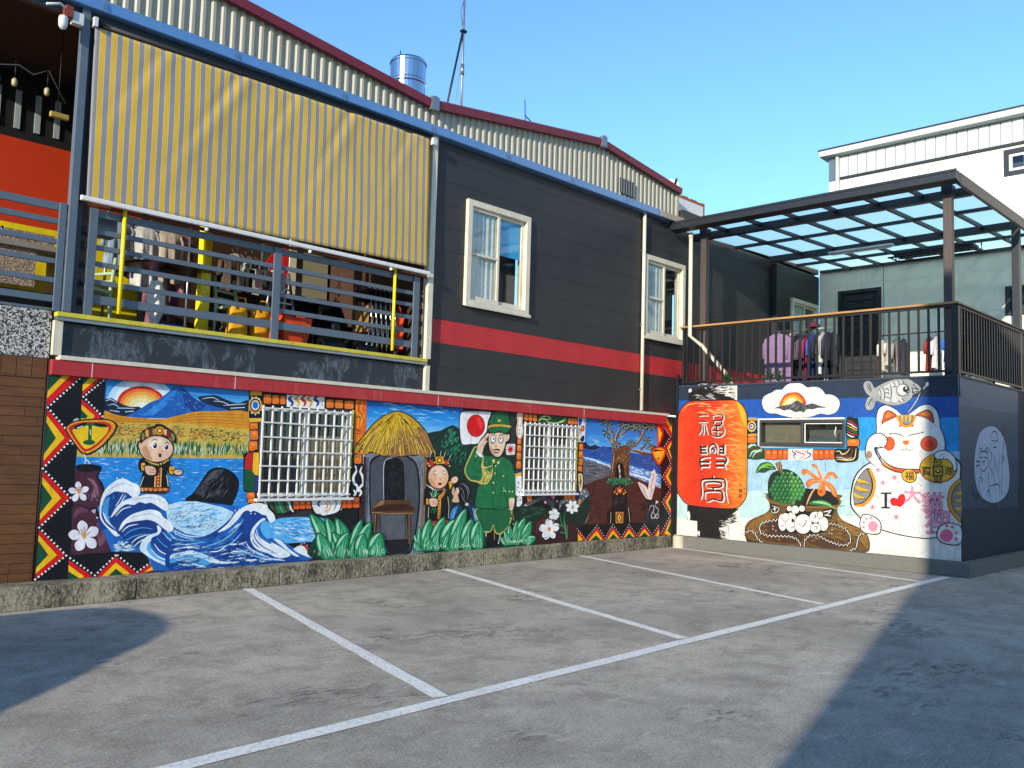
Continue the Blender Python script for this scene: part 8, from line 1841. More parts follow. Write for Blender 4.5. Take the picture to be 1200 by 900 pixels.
s f8f8f4 9860 1874 -8 -29 -24 -19 -30 -1 -26 17 -10 29 8 28 24 19 30 1 26 -17
s 0a0a0a 9843 1877 -3 -9 -9 -6 -10 -1 -9 6 -4 9 3 9 9 6 10 0 9 -5
s 1a0c06 10040 1877 -10 -36 -29 -23 -37 -1 -31 21 -13 35 10 35 29 23 37 1 31 -21
s f8f8f4 10025 1880 -7 -30 -22 -18 -28 -1 -23 17 -10 29 7 29 22 18 28 1 23 -17
s 0a0a0a 9992 1889 -3 -9 -9 -6 -10 -1 -9 6 -4 9 3 9 8 6 11 1 9 -6
c 3a1a0a 10 9745 1926 58 19 62 -18|9933 1929 56 27 64 -15|9849 1795 16 -43 25 18 32 -13|9759 1818 38 -25
s 2a100a 9808 1702 54 24 79 0 34 -27 -83 5
s 3a0a08 9943 1677 -9 -11 -24 -6 -31 -1 -25 6 -10 10 9 10 25 7 30 1 25 -6
s f0d8d0 9923 1683 -5 -4 -15 -3 -19 0 -15 2 -5 4 5 4 15 3 18 1 15 -3
s 0a2a16 9688 2059 29 53 30 106 41 69 148 29 165 -12 46 -74 39 -131 2 -36 -36 -64 -100 -44 -102 36 -123 -34 -112 25
s 14693a 9722 2104 44 115 42 55 129 28 147 -13 43 -68 36 -114 -218 2
s d8a83a 9695 2059 52 29 198 17 228 -7 7 -32 -234 8 -197 -21 -48 -15
s 14693a 9701 2033 73 16 173 18 223 -8 -31 -51 -88 -36 -102 37 -123 -35 -94 17
c 0a3a1e 10 9838 2276 -14 -141|10038 2287 32 -149|9937 2299 4 -97
s f2d860 9932 2167 10 13 -3 7 -8 4 -7 -4 -2 -8
s f2d860 9936 2166 19 -2 10 4 3 7 -8 3 -11 -1
s f2d860 9935 2163 2 -14 9 -5 9 0 3 7 -5 7
s f2d860 9930 2162 -17 -6 -5 -8 3 -6 10 1 8 6
s f2d860 9929 2165 -14 10 -11 0 -7 -4 3 -6 10 -4
# painted_leaves L
s 0c3a26 6601 273 55 240 149 109 210 22 240 -97 241 20 197 -129 88 -211 -417 -6
s 0c3a26 8322 252 74 186 208 88 281 22 271 -43 517 -54 -13 -237 -671 19
s 0a4a2c 6813 227 -95 202 -82 170 -61 131 -22 99 137 -54 136 -103 107 -164 44 -223
s 1d8a55 6826 232 -94 202 -82 171 -58 125 -17 80 106 -45 131 -99 106 -164 46 -222
s a8dcb8 6764 412 -83 171 -70 141 -24 71 65 -88 80 -139
c 5cb888 20 6919 299 -58 216 -149 201|6875 263 -50 205 -129 222
c a8dcb8 14 6911 262 -40 155 -72 143|6858 243 -32 124 -39 134|6950 276 -29 125 -40 94
s 0a4a2c 6898 237 -45 179 -35 154 -24 118 7 87 114 -64 103 -104 61 -152 -10 -190
s 1d8a55 6911 239 -42 180 -36 154 -23 113 6 71 89 -53 98 -100 60 -151 -8 -190
s a8dcb8 6893 397 -37 153 -29 128 -3 64 37 -84 40 -126
c 5cb888 19 7016 283 -5 188 -90 188|6965 259 0 177 -66 202
c a8dcb8 13 7000 254 -3 134 -33 128|6945 245 -3 106 -5 117|7041 260 1 108 -16 84
s 0a4a2c 6997 235 -18 177 -19 152 -16 115 12 84 121 -66 102 -107 47 -150 -43 -186
s 1d8a55 7012 237 -16 177 -20 152 -14 111 10 68 93 -55 97 -102 47 -150 -41 -185
s a8dcb8 7019 391 -20 152 -20 126 0 61 36 -82 30 -125
c 5cb888 20 7131 275 25 183 -77 187|7073 253 28 173 -48 201
c a8dcb8 14 7108 247 21 131 -19 127|7049 241 15 104 12 114|7153 251 20 105 -4 83
s 0a4a2c 7183 254 2 177 43 142 70 100 87 62 15 -86 -4 -118 -25 -148 -47 -167
s 1d8a55 7194 251 4 177 43 141 66 97 69 50 11 -69 -4 -113 -24 -148 -47 -167
s a8dcb8 7210 399 35 144 67 111 55 49 -47 -76 -52 -115
c 5cb888 15 7284 252 41 169 37 185|7240 249 38 158 53 191
c a8dcb8 10 7267 231 22 122 18 123|7222 243 15 98 31 104|7301 222 18 98 11 79
s 0a4a2c 6798 226 -86 104 -42 98 -5 84 32 69 81 -34 79 -61 65 -92 36 -121
s 1d8a55 6810 230 -84 105 -42 98 -4 79 24 56 64 -28 74 -58 65 -93 38 -119
s a8dcb8 6754 324 -49 97 -13 88 14 49 14 -59 27 -84
c 5cb888 19 6901 275 -46 117 -81 117|6858 251 -42 111 -66 128
c a8dcb8 13 6893 254 -37 83 -50 78|6842 239 -31 65 -26 74|6932 266 -29 66 -31 50
s 0a4a2c 7076 213 -74 115 -56 101 -34 81 -2 66 99 -23 97 -54 76 -94 31 -135
s 1d8a55 7086 217 -72 116 -56 101 -32 78 -2 53 77 -20 93 -52 75 -93 33 -134
s a8dcb8 7039 323 -58 100 -41 87 -8 46 39 -54 50 -82
c 5cb888 17 7165 271 -42 130 -103 114|7128 243 -37 123 -87 130
c a8dcb8 12 7158 247 -31 93 -52 82|7114 229 -25 73 -27 81|7191 261 -23 75 -29 55
s 0a4a2c 7280 257 -1 173 55 131 90 86 113 45 11 -84 -13 -111 -32 -140 -54 -157
s 1d8a55 7293 252 1 173 55 131 86 82 89 38 7 -68 -11 -106 -32 -140 -53 -157
s a8dcb8 7309 395 44 135 87 97 71 38 -63 -66 -68 -103
c 5cb888 19 7400 241 47 159 51 174|7348 244 42 149 70 177
c a8dcb8 13 7381 223 23 116 23 117|7327 241 15 94 36 97|7422 209 19 93 12 76
s 0a4a2c 7326 238 -55 110 7 90 51 66 87 41 49 -52 35 -74 19 -93 -5 -107
s 1d8a55 7341 236 -53 111 6 90 50 62 68 34 37 -42 33 -70 20 -94 -3 -106
s a8dcb8 7312 330 -3 91 44 72 52 32 -32 -49 -25 -74
c 5cb888 20 7453 240 -4 107 -17 118|7399 237 -5 100 3 122
c a8dcb8 14 7438 227 -12 77 -18 77|7378 233 -13 61 4 67|7484 222 -9 62 -13 50
s 0a4a2c 7512 258 -35 119 32 87 79 55 117 23 51 -63 27 -81 0 -96 -39 -103
s 1d8a55 7530 253 -32 119 32 87 75 52 92 20 39 -51 26 -77 0 -96 -37 -103
s a8dcb8 7524 350 20 90 72 62 71 22 -50 -43 -49 -68
c 5cb888 24 7673 233 27 105 9 120|7604 241 25 99 34 119
c a8dcb8 17 7650 223 9 77 0 80|7576 241 4 63 24 64|7706 209 8 62 -1 51
s 0a4a2c 6978 271 -12 126 41 90 75 55 97 23 14 -62 -5 -79 -20 -98 -37 -110
s 1d8a55 6990 267 -10 125 40 91 72 52 77 19 9 -49 -4 -76 -20 -99 -36 -109
s a8dcb8 6995 370 30 93 72 63 61 21 -53 -41 -54 -69
c 5cb888 17 7085 250 31 111 35 122|7039 256 27 106 51 122
c a8dcb8 12 7069 238 13 83 13 83|7021 256 7 67 25 68|7106 225 11 66 5 54
s 0a4a2c 7700 259 -1 33 15 23 27 13 37 2 22 -22 13 -26 -4 -27 -26 -24
s 1d8a55 7707 257 0 32 15 23 25 13 29 2 17 -18 12 -24 -4 -27 -24 -25
s a8dcb8 7715 282 12 24 24 15 23 4 -15 -11 -17 -18
c 5cb888 9 7760 243 20 26 5 34|7734 249 20 25 15 32
c a8dcb8 6 7750 242 12 20 5 21|7723 251 9 16 14 16|7770 235 10 16 4 13
x bfe6c8 30 86 10 85 15 61 6646 385 1130 -58 5 -100 -1128 36
s 0a4a2c 8431 233 -68 74 -46 69 -24 58 4 50 78 -11 77 -34 63 -62 32 -92
s 1d8a55 8440 237 -67 75 -46 69 -23 55 3 41 61 -11 74 -32 63 -62 33 -91
s a8dcb8 8395 307 -49 68 -30 61 -4 34 28 -38 39 -57
c 5cb888 14 8505 282 -40 87 -84 76|8475 259 -36 83 -72 88
c a8dcb8 10 8500 264 -30 62 -45 55|8463 247 -25 50 -25 55|8528 277 -22 50 -27 36
s 0a4a2c 8394 253 -33 114 -8 98 12 76 33 53 43 -52 36 -75 23 -98 0 -116
s 1d8a55 8403 253 -32 114 -8 99 11 72 26 43 33 -42 35 -72 23 -98 0 -116
s a8dcb8 8385 351 -12 98 9 82 17 40 -3 -56 2 -82
c 5cb888 10 8466 270 -6 115 -29 124|8435 260 -5 108 -16 131
c a8dcb8 7 8458 253 -8 82 -16 82|8424 253 -8 66 -2 72|8483 253 -5 66 -10 53
s 0a4a2c 8457 277 -35 153 21 125 59 91 91 58 47 -74 28 -102 6 -130 -26 -148
s 1d8a55 8472 274 -33 154 21 125 56 87 72 48 35 -60 27 -98 7 -130 -25 -147
s a8dcb8 8462 404 10 126 54 101 54 45 -36 -69 -34 -103
c 5cb888 19 8589 280 16 148 -1 163|8532 275 15 139 20 169
c a8dcb8 13 8571 261 3 107 -5 107|8510 269 0 86 15 92|8617 255 3 85 -4 69
s 0a4a2c 8583 286 8 171 62 131 95 88 121 47 24 -87 -5 -115 -35 -141 -73 -153
s 1d8a55 8598 282 11 170 62 131 91 84 95 39 17 -70 -4 -110 -35 -140 -71 -154
s a8dcb8 8625 422 52 134 92 99 76 40 -64 -68 -72 -105
c 5cb888 20 8725 268 63 156 52 176|8663 272 58 147 76 178
c a8dcb8 14 8701 251 34 114 29 116|8638 270 24 92 45 96|8748 237 29 91 17 75
s 0a4a2c 8334 245 -33 41 -8 39 11 32 31 26 42 -15 35 -26 22 -36 1 -47
s 1d8a55 8342 246 -32 42 -8 38 11 31 24 21 32 -13 34 -24 22 -37 2 -46
s a8dcb8 8325 283 -13 38 8 34 16 18 -2 -22 2 -33
c 5cb888 10 8402 261 -7 46 -28 46|8373 253 -5 43 -18 50
c a8dcb8 7 8394 253 -8 32 -16 31|8362 249 -7 25 -3 29|8419 257 -6 25 -10 20
s 0a4a2c 8791 292 -13 167 62 122 112 77 150 34 41 -88 8 -112 -27 -135 -71 -144
s 1d8a55 8812 286 -11 166 62 123 107 73 119 28 30 -70 8 -107 -27 -135 -68 -145
s a8dcb8 8827 421 47 127 107 87 93 31 -75 -59 -79 -96
c 5cb888 26 8976 259 59 148 44 167|8896 269 53 140 75 167
c a8dcb8 18 8947 244 29 110 20 112|8864 270 18 88 45 90|9010 225 24 88 11 72
s 0a4a2c 8953 275 23 213 76 169 110 117 133 68 18 -107 -14 -144 -50 -179 -90 -196
s 1d8a55 8969 270 25 213 77 169 105 112 105 56 12 -87 -13 -137 -50 -178 -88 -198
s a8dcb8 9010 447 65 172 107 131 84 55 -74 -90 -85 -136
c 5cb888 20 9104 263 79 200 71 223|9038 263 73 188 97 228
c a8dcb8 14 9076 240 47 144 39 148|9010 259 34 116 56 123|9126 225 38 116 24 95
s 0a4a2c 9192 256 -15 159 42 126 82 89 114 51 53 -82 24 -109 -11 -134 -59 -147
s 1d8a55 9210 252 -13 159 43 126 78 85 90 43 39 -67 24 -104 -11 -134 -57 -147
s a8dcb8 9221 384 32 129 75 98 70 42 -49 -68 -54 -103
c 5cb888 22 9355 245 46 149 19 168|9284 246 44 140 46 171
c a8dcb8 15 9329 228 24 108 11 110|9256 243 15 86 35 92|9385 217 20 86 7 71
s 0a4a2c 9421 252 -51 148 21 119 72 86 113 53 59 -71 37 -99 13 -125 -25 -141
s 1d8a55 9440 250 -49 147 21 120 69 82 89 44 45 -58 36 -95 12 -124 -23 -141
s a8dcb8 9420 374 8 121 65 94 68 42 -45 -64 -40 -98
c 5cb888 22 9584 252 14 142 -7 156|9515 248 11 134 19 161
c a8dcb8 15 9563 234 -2 103 -10 103|9487 244 -5 82 15 87|9621 227 0 82 -9 67
s 0a4a2c 8535 270 -14 50 12 39 29 28 48 15 39 -27 25 -35 5 -42 -24 -45
s 1d8a55 8545 268 -13 50 12 40 28 26 38 13 29 -22 24 -34 5 -42 -23 -45
s a8dcb8 8546 309 6 41 27 30 28 13 -15 -21 -15 -33
c 5cb888 12 8619 265 18 46 -7 53|8583 266 17 43 8 54
c a8dcb8 8 8607 260 8 33 -1 34|8569 265 5 27 13 28|8636 256 7 26 0 22
x cfeed8 40 42 13 70 60 62 8485 347 1147 -47 2 -59 -1146 26
# painted_orchids L
p 102a1e 10355 831 208 14 378 -25 366 -100 201 -5 18 -486 -1147 27
x 1f5a3c 20 177 18 15 10 91 10381 830 726 -13 -159 -180 -533 -2
s 3a1818 11505 417 -70 -123 -189 -69 -232 11 -187 84 -75 125 65 119 181 71 233 -7 195 -83
s 522222 10842 550 162 68 139 -23 -189 -121 -104 -105
p 3a1818 10957 401 557 146 12 -322 -698 19
c d8e0d8 11 11219 815 27 -130 33 -131
s 1a0c0c 11267 698 60 45 -5 32 -33 20 -39 -10 -20 -29
s efece8 11267 698 56 41 -5 30 -30 19 -37 -10 -18 -27
s 1a0c0c 11274 694 86 -27 46 11 18 26 -30 22 -50 5
s efece8 11273 694 80 -25 42 10 17 24 -28 21 -46 4
s 1a0c0c 11269 689 -6 -61 32 -25 44 -5 22 24 -11 32
s efece8 11269 689 -6 -56 30 -24 41 -4 20 22 -11 30
s 1a0c0c 11260 690 -90 -11 -25 -26 10 -29 42 -7 42 14
s efece8 11261 690 -84 -10 -23 -24 9 -27 39 -7 39 14
s 1a0c0c 11259 696 -49 54 -48 8 -38 -13 5 -28 37 -23
s efece8 11259 696 -45 50 -45 7 -34 -12 4 -26 34 -21
s d8c060 11291 687 -4 -11 -13 -6 -15 0 -13 7 -6 11 5 11 12 7 16 -1 13 -7
s 1a0c0c 11169 455 49 102 -37 55 -67 23 -50 -33 -2 -58
s efece8 11169 454 46 95 -34 51 -63 21 -46 -31 -2 -53
s 1a0c0c 11181 451 168 -8 67 36 8 49 -68 24 -86 -13
s efece8 11180 450 156 -6 62 33 7 45 -63 22 -79 -12
s 1a0c0c 11180 442 54 -107 77 -33 74 5 9 48 -51 52
s efece8 11179 442 50 -98 72 -31 68 5 8 44 -47 48
s 1a0c0c 11166 441 -132 -58 -18 -56 37 -43 71 5 54 42
s efece8 11167 441 -123 -53 -16 -52 33 -40 67 4 50 40
s 1a0c0c 11160 449 -136 70 -86 -2 -48 -33 35 -44 81 -24
s efece8 11161 449 -126 64 -80 -2 -45 -30 33 -40 75 -22
s d86a1a 11210 446 -7 -21 -22 -13 -28 1 -23 14 -9 22 8 22 21 12 28 -1 23 -14
c b0281a 9 11119 504 47 -56 51 53
p 102a1e 11478 744 351 31 356 225 39 -233 -145 -228 -235 -31 -244 83
s 3a1818 11572 554 175 14 108 -98 -1 -228 -500 -5 -93 216 168 69
c 1f8a5a 22 11597 273 -36 169 -34 151 23 150|11626 271 -14 132 5 113|11547 443 -91 115 -49 150|11564 368 -73 21 -58 12|11517 481 -88 22 -83 -71
c 8ed0a0 9 11606 272 -36 170 -28 132
s 101a14 11737 810 93 37 18 37 -20 29 -48 -3 -40 -28
s efece8 11737 810 86 34 16 34 -18 27 -44 -3 -37 -26
s 101a14 11743 806 107 -25 57 12 23 27 -37 22 -61 4
s efece8 11742 806 99 -24 53 12 21 25 -34 21 -57 3
s 101a14 11740 800 41 -68 53 -21 48 4 3 31 -36 33
s efece8 11740 801 37 -63 49 -20 45 4 3 29 -34 30
s 101a14 11732 799 -56 -60 10 -39 37 -21 39 16 16 37
s efece8 11732 799 -52 -55 9 -36 34 -20 37 15 15 34
s 101a14 11725 801 -110 -6 -40 -27 -2 -31 46 -11 55 14
s efece8 11725 802 -101 -6 -38 -26 -1 -28 42 -10 51 13
s 101a14 11723 807 -81 51 -60 5 -38 -18 18 -29 53 -20
s efece8 11724 807 -75 47 -56 4 -35 -15 16 -27 49 -19
s 101a14 11729 811 9 71 -35 33 -47 9 -23 -26 11 -39
s efece8 11729 810 8 66 -32 31 -43 8 -22 -24 10 -36
s b8b040 11774 798 -6 -15 -17 -9 -22 0 -18 10 -8 16 7 15 17 10 22 -1 18 -10
c 4a7a30 9 11716 777 22 47 31 -39
s 1a0c0c 11269 698 80 25 11 30 -21 25 -43 0 -33 -21
s efece8 11269 697 74 24 10 27 -19 24 -41 0 -30 -20
s 1a0c0c 11272 691 44 -54 47 -10 38 13 -3 28 -35 23
s efece8 11272 691 40 -50 43 -9 36 12 -3 26 -32 21
s 1a0c0c 11262 689 -79 -25 -11 -30 21 -25 43 0 32 21
s efece8 11262 689 -73 -23 -10 -27 19 -24 40 0 30 19
s 1a0c0c 11259 696 -44 54 -45 9 -38 -13 3 -28 34 -22
s efece8 11259 696 -40 49 -42 9 -35 -12 3 -26 31 -21
s c8b050 11280 693 -4 -10 -11 -5 -14 0 -12 6 -4 10 4 10 11 6 14 -1 11 -6
s 1a0c0c 11163 455 86 81 -14 54 -56 31 -60 -21 -24 -50
s efece8 11163 454 80 76 -13 50 -52 28 -56 -19 -22 -47
s 1a0c0c 11173 449 152 -35 74 21 24 43 -54 33 -83 4
s efece8 11172 449 141 -33 68 20 23 40 -50 31 -77 3
s 1a0c0c 11168 442 8 -103 59 -41 71 -6 28 41 -27 53
s efece8 11168 442 7 -95 55 -38 66 -5 25 38 -24 49
s 1a0c0c 11156 443 -145 -29 -35 -46 19 -45 69 -8 65 28
s efece8 11156 443 -134 -26 -32 -43 17 -41 64 -8 61 26
s 1a0c0c 11153 451 -97 85 -81 11 -57 -23 16 -45 66 -34
s efece8 11154 451 -90 78 -75 11 -53 -21 15 -42 61 -32
s d87a1a 11199 456 -6 -20 -18 -11 -23 1 -18 13 -8 19 6 19 18 12 22 -1 19 -13
# painted_mask L
s 2a0c06 13971 1794 89 70 165 30 169 -14 77 -63 -34 -119 -110 -121 -92 -59 -74 25 -113 104
s e84a14 13992 1794 87 58 147 27 150 -13 69 -56 -35 -109 -102 -109 -73 -52 -60 20 -106 96
s f0b818 14036 1791 80 45 110 18 113 -12 46 -49 -42 -97 -102 -99 -64 31 -87 67
s 2a1206 14043 1806 91 26 93 -6 150 -5 -112 -20 -56 3 -129 -20
l d8d0c8 15 14210 1774 -16 -81
c 2a1206 19 14165 1660 48 12 41 -17|14213 1672 1 -54
l 0a1a2a 9 14228 1512 20 -181
# painted_leaves L
s 0a4a2c 10212 251 -38 105 -7 90 16 69 40 49 52 -47 42 -68 26 -90 -3 -106
s 1d8a55 10222 252 -36 104 -8 90 16 66 31 40 40 -38 41 -65 25 -90 -1 -106
s a8dcb8 10203 341 -12 90 11 76 22 36 -4 -51 0 -75
c 5cb888 12 10299 268 -5 105 -32 114|10262 258 -4 99 -18 120
c a8dcb8 8 10289 252 -8 76 -18 75|10248 252 -8 60 -1 66|10320 253 -5 60 -11 48
s 0a4a2c 10297 281 21 150 67 115 92 77 110 42 11 -76 -17 -99 -45 -123 -75 -136
s 1d8a55 10310 277 23 149 66 116 89 74 87 34 6 -61 -15 -95 -45 -123 -73 -136
s a8dcb8 10345 401 57 118 90 87 71 34 -64 -59 -73 -92
c 5cb888 15 10418 267 67 137 63 154|10365 269 62 130 83 156
c a8dcb8 11 10395 251 40 101 35 102|10342 267 29 81 48 85|10435 239 32 80 21 66
s 0a4a2c 10477 280 10 127 53 98 81 65 101 34 22 -66 -2 -86 -31 -105 -65 -114
s 1d8a55 10490 276 12 127 54 98 77 62 79 29 16 -54 -2 -82 -31 -105 -63 -114
s a8dcb8 10516 381 45 100 78 73 63 29 -53 -50 -60 -78
c 5cb888 16 10599 264 57 116 44 132|10546 268 52 109 66 133
c a8dcb8 11 10578 252 32 84 26 87|10524 267 23 68 40 71|10618 240 27 68 16 56
s 0a4a2c 10128 227 -52 39 -34 39 -18 35 5 34 61 5 60 -10 48 -32 23 -56
s 1d8a55 10135 231 -51 40 -34 39 -17 33 4 28 48 3 57 -10 48 -32 24 -56
s a8dcb8 10101 271 -36 37 -23 37 -1 22 21 -21 29 -32
c 5cb888 11 10188 272 -29 52 -64 38|10163 251 -26 50 -54 48
c a8dcb8 8 10184 259 -22 37 -35 29|10154 242 -18 29 -19 33|10206 272 -17 30 -20 20
s 0a4a2c 10571 307 55 54 70 19 74 -9 74 -32 -12 -40 -36 -37 -58 -33 -82 -22
s 1d8a55 10578 299 55 53 70 19 71 -8 60 -25 -12 -31 -33 -36 -59 -33 -81 -23
s a8dcb8 10633 335 66 25 75 -4 50 -17 -52 2 -66 -6
c 5cb888 14 10640 243 77 27 78 38|10609 270 73 25 90 30
c a8dcb8 10 10622 247 51 24 49 28|10595 279 40 21 51 14|10642 223 42 19 30 18
s 0a4a2c 10172 245 -45 74 -24 65 -6 53 16 41 60 -26 56 -44 39 -63 11 -80
s 1d8a55 10180 246 -43 75 -24 65 -6 51 12 33 47 -22 53 -41 40 -64 11 -80
s a8dcb8 10154 312 -27 65 -11 57 6 29 13 -37 19 -55
c 5cb888 10 10243 270 -18 79 -53 79|10213 257 -15 75 -41 86
c a8dcb8 7 10236 257 -15 56 -27 54|10201 250 -12 45 -11 50|10261 261 -10 46 -16 34
s 0a4a2c 10277 266 6 127 24 107 37 79 48 53 24 -62 10 -86 -11 -110 -38 -123
s 1d8a55 10285 265 7 127 24 106 35 77 38 43 19 -51 9 -82 -11 -109 -37 -124
s a8dcb8 10301 372 20 107 35 88 30 40 -21 -60 -26 -88
c 5cb888 9 10350 273 32 125 14 138|10318 267 31 117 27 143
c a8dcb8 6 10337 257 20 89 11 90|10305 262 14 71 22 78|10361 254 17 71 8 57
x cfeed8 26 45 14 60 60 63 10045 341 780 -25 -25 -53 -727 -1
# painted_grey_bands S
p 4a5568 14719 3071 3164 10 -25 -453 -3118 -27
p 3a4454 14740 2601 3118 27 -14 -827 -3081 28
p 333c4a 14763 1829 3081 -28 -79 -817 -2969 37
p 1e242e 14796 1021 2969 -37 -14 -808 -2934 43
# painted_oval_emblem S
x 0c0e14 70 149 37 0 90 171 15230 1466 275 -167 799 -200 884 191 246 274 -100 -412 -1037 -205 -989 229
s 0c0e14 15415 1632 64 301 241 289 424 120 437 6 447 -166 187 -297 110 -325 -78 -279 -349 -158 -523 -51 -561 87 -304 196
s 9aa4b4 15440 1634 63 295 235 284 412 116 424 6 433 -163 182 -291 105 -318 -75 -273 -338 -155 -508 -50 -545 85 -295 192
c 10141c 25 15678 1721 -21 127 162 68 271 -6 51 -95 -62 -152 -233 -67 -170 62|15725 1892 3 77 145 -39|15954 1932 167 57 -4 -87|15721 1807 121 20|15950 1829 136 -15|15523 1761 196 -18|15519 1677 198 19|15813 1775 80 -29 95 23|15778 1574 -140 -191 99 -170|15709 1510 132 -42 -69 -43|16118 1598 59 -216 60 -217|16176 1360 497 21 35 -177|16282 2168 145 94 186 -15 51 -132 -371 1|16292 2081 -62 -133 108 -85 -120 -177 177 -129 134 -176|16415 1997 187 14|16411 1909 63 -175 -63 -133|16703 2005 33 -223 -69 -223 104 -267|16941 2351 82 -156 -108 -365 -90 -627|16850 2324 94 86 146 -75 -126 -119 -114 108|16858 1874 147 -42 -93 -69|16509 1867 49 -176 -35 -133|16032 1210 86 86 133 -131
'''
YW, YS = 9.85, 4.69
def smooth(p, closed, k=4):
    n = len(p); o = []
    for i in range(n if closed else n-1):
        a, b, c, d = (p[(i-1) % n], p[i], p[(i+1) % n], p[(i+2) % n]) if closed else (p[max(i-1, 0)], p[i], p[i+1], p[min(i+2, n-1)])
        for j in range(k):
            t = j/k; o.append(tuple(.5*(2*b[q]+(c[q]-a[q])*t+(2*a[q]-5*b[q]+4*c[q]-d[q])*t*t+(3*b[q]-a[q]-3*c[q]+d[q])*t**3) for q in (0, 1)))
    return o if closed else o+[p[-1]]
def inside(x, y, p):
    r = False
    for (a, b), (c, d) in zip(p, p[1:]+p[:1]):
        if (b > y) != (d > y) and x < (c-a)*(y-b)/(d-b)+a: r = not r
    return r
def points(s):
    v = [int(q) for q in s.split()]; o = [(v[0]/1000, v[1]/1000)]; x, y = v[0], v[1]
    for i in range(2, len(v), 2): x += v[i]; y += v[i+1]; o.append((x/1000, y/1000))
    return o
def ribbon(p, w, taper=False):
    V = []; n = len(p)
    for i in range(n):
        a, b = p[max(i-1, 0)], p[min(i+1, n-1)]; dx, dy = b[0]-a[0], b[1]-a[1]; L = math.hypot(dx, dy) or 1
        k = w/2*(math.sin(math.pi*(.12+.76*i/(n-1))) if taper and n > 2 else 1)
        V += [(p[i][0]-dy/L*k, p[i][1]+dx/L*k), (p[i][0]+dy/L*k, p[i][1]-dx/L*k)]
    return V, [(2*i, 2*i+1, 2*i+3, 2*i+2) for i in range(n-1)]
def character(body, size, bold):
    cu = bpy.data.curves.new('glyph', 'FONT'); cu.body = body; cu.size = size*1.06; cu.align_x = 'CENTER'; cu.offset = size*(.008, .014, .006, .024)[bold]; cu.resolution_u = 3; cu.fill_mode = 'FRONT'
    ob = bpy.data.objects.new('glyph', cu); COL.objects.link(ob); bpy.context.view_layer.update()
    me = ob.to_mesh(); V = [(v.co.x, v.co.y) for v in me.vertices]; F = [tuple(p.vertices) for p in me.polygons]; ob.to_mesh_clear(); bpy.data.objects.remove(ob); bpy.data.curves.remove(cu)
    if not V: return V, F
    cx = (min(v[0] for v in V)+max(v[0] for v in V))/2; cy = (min(v[1] for v in V)+max(v[1] for v in V))/2
    return [(v[0]-cx, v[1]-cy) for v in V], F
def build_murals():
    motif = None; shapes = []; placed = {'L': [], 'A': [], 'S': []}
    def flush():
        nonlocal shapes
        if not motif: return
        name, wall = motif; mb = MB(); mats = []; idx = {}
        for colour, V, F, off in shapes:
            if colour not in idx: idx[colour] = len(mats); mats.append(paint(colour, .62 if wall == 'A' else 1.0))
            flip = wall == 'A'
            P = [(u, YW-off, v) if wall == 'L' else (XA-off, u, v) if wall == 'A' else (u, YS-off, v) for u, v in V]
            G = []
            for f in F:
                ar = sum(V[f[i]][0]*V[f[(i+1) % len(f)]][1]-V[f[(i+1) % len(f)]][0]*V[f[i]][1] for i in range(len(f)))
                G.append(tuple(f) if (ar > 0) != flip else tuple(reversed(f)))
            mb.add(P, G, idx[colour])
        mb.build(name, mats, {'L': MURALW, 'A': FRONTW, 'S': SIDEW}[wall]); shapes = []
    for ln in MURAL.strip().split('\n'):
        if ln[0] == '#': flush(); motif = ln[2:].split(); continue
        k = ln[0]; parts = []
        if k in 'ps':
            _, c, r = ln.split(' ', 2); p = points(r); p = smooth(p, True) if k == 's' else p; parts = [(p, [tuple(range(len(p)))])]
        elif k in 'lc':
            _, c, w, r = ln.split(' ', 3)
            for q in r.split('|'): p = points(q); parts.append(ribbon(smooth(p, False) if k == 'c' and len(p) > 2 else p, int(w)/1000, k == 'c'))
        elif k == 'd':
            _, c, w, r = ln.split(' ', 3); w = int(w)/1000
            for x, y in points(r): parts.append(([(x+w*math.cos(a*math.pi/4), y+w*math.sin(a*math.pi/4)) for a in range(8)], [tuple(range(8))]))
        elif k == 't':
            _, c, x, y, s, b, body = ln.split(' ', 6); V, F = character(body, int(s)/1000, int(b)); parts = [([(int(x)/1000+(-u if motif[1] == 'A' else u), int(y)/1000+v) for u, v in V], F)]
        elif k == 'x':
            _, c, n, l, w, a, sp, seed, r = ln.split(' ', 8); p = points(r); rn = random.Random(int(seed)); xs = [q[0] for q in p]; ys = [q[1] for q in p]; g = 0; t = 0
            while g < int(n) and t < int(n)*30:
                t += 1; x = rn.uniform(min(xs), max(xs)); y = rn.uniform(min(ys), max(ys))
                if not inside(x, y, p): continue
                an = R(float(a)+rn.uniform(-1, 1)*float(sp)); L = int(l)/2000*rn.uniform(.5, 1.3); W = int(w)/2000*rn.uniform(.6, 1.2); dx, dy = math.cos(an), math.sin(an); b = rn.uniform(-.25, .25)*L
                e1 = (x-dx*L, y-dy*L); e2 = (x+dx*L, y+dy*L)
                if not (inside(*e1, p) and inside(*e2, p)): continue
                m1 = (x-dy*b, y+dx*b); parts.append(([e1, (m1[0]+dy*W, m1[1]-dx*W), e2, (m1[0]-dy*W, m1[1]+dx*W)], [(0, 1, 2, 3)])); g += 1
        if not parts: continue
        X = [v[0] for V, F in parts for v in V]; Y = [v[1] for V, F in parts for v in V]; bb = (min(X), max(X), min(Y), max(Y))
        lay = 0
        for (q, l0) in placed[motif[1]]:
            if l0 >= lay and q[0] < bb[1] and q[1] > bb[0] and q[2] < bb[3] and q[3] > bb[2]: lay = l0+1
        placed[motif[1]].append((bb, lay))
        for i, (V, F) in enumerate(parts): shapes.append((c, V, F, .0008+lay*.00014+(i % 7)*.000012))
    flush(); return {w: max(l for _, l in q) for w, q in placed.items()}
print('paint layers', build_murals())


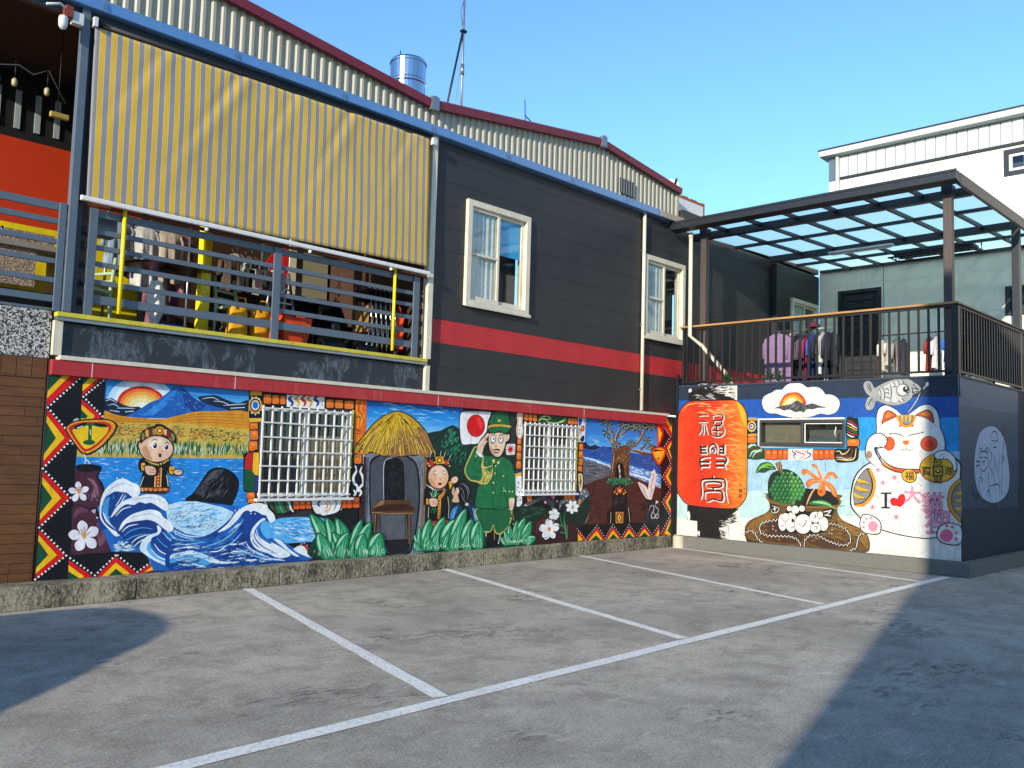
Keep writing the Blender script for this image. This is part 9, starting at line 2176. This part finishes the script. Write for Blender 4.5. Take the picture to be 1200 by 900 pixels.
# ------------------------------------------------------------------ behind the camera: what throws the two shadows on the yard
nb = thing('neighbour_building', (-10, -6, 0), 'plain rendered building across the yard whose shadow falls on the right', 'building')
NBX, NBY, NBH = -6.0, -0.54, 10.4
ca, sa = math.cos(SUN_AZ), math.sin(SUN_AZ); foot = lambda a, b: (NBX-a*ca, NBY-a*sa-b)
MB().prism([foot(0, 0), foot(8, 0), foot(8, 16), foot(0, 16)], 'z', 0, NBH).build('wall', GREYWALL, nb)
MB().prism([foot(0, .1), foot(8, .1), foot(8, 16), foot(0, 16)], 'z', NBH+.001, NBH+.15).build('parapet', WHITEW, nb)
for k in range(3):
    for j in range(4): w_ = box('window', NBX+.001, NBX+.04, NBY-3-j*3.6, NBY-1.6-j*3.6, 1.2+k*3.1, 2.7+k*3.1, CREAM, nb); box('pane', NBX+.041, NBX+.045, NBY-2.9-j*3.6, NBY-1.7-j*3.6, 1.3+k*3.1, 2.6+k*3.1, LEATHER, w_)
VX = -.9
van = thing('parked_minivan', (-3.0, 6.0, 0), 'silver minivan parked left of the bays, nose to the yard', 'van')
out = [(3.55, .35), (3.5, .75), (4.2, .98), (4.6, 1.03), (4.87, 1.13), (5.2, 1.29), (5.54, 1.42), (5.87, 1.57), (6.15, 1.66), (6.45, 1.705), (6.72, 1.72), (7.1, 1.72), (7.38, 1.70), (7.6, 1.645), (7.74, 1.57), (7.86, 1.44), (7.95, 1.1), (7.97, .8), (7.93, .35)]
MB().prism(out, 'x', -2.95+VX, -1.25+VX).build('body', VANP, van)
for x in (-2.955+VX, -1.245+VX):
    MB().prism([(5.1, 1.08), (5.9, 1.5), (7.5, 1.55), (7.7, 1.1)], 'x', x-.004, x+.004).build('side_glass', LEATHER, van)
    for y in (4.3, 7.1):
        MB().prism([(y+.31*math.cos(a*math.pi/9), .31+.31*math.sin(a*math.pi/9)) for a in range(18)], 'x', x-.1, x+.1).build('wheel', RUBBER, van)
for x in (-2.7+VX, -1.5+VX): box('headlight', x-.15, x+.15, 3.47, 3.53, .6, .72, PLASTIC, van)
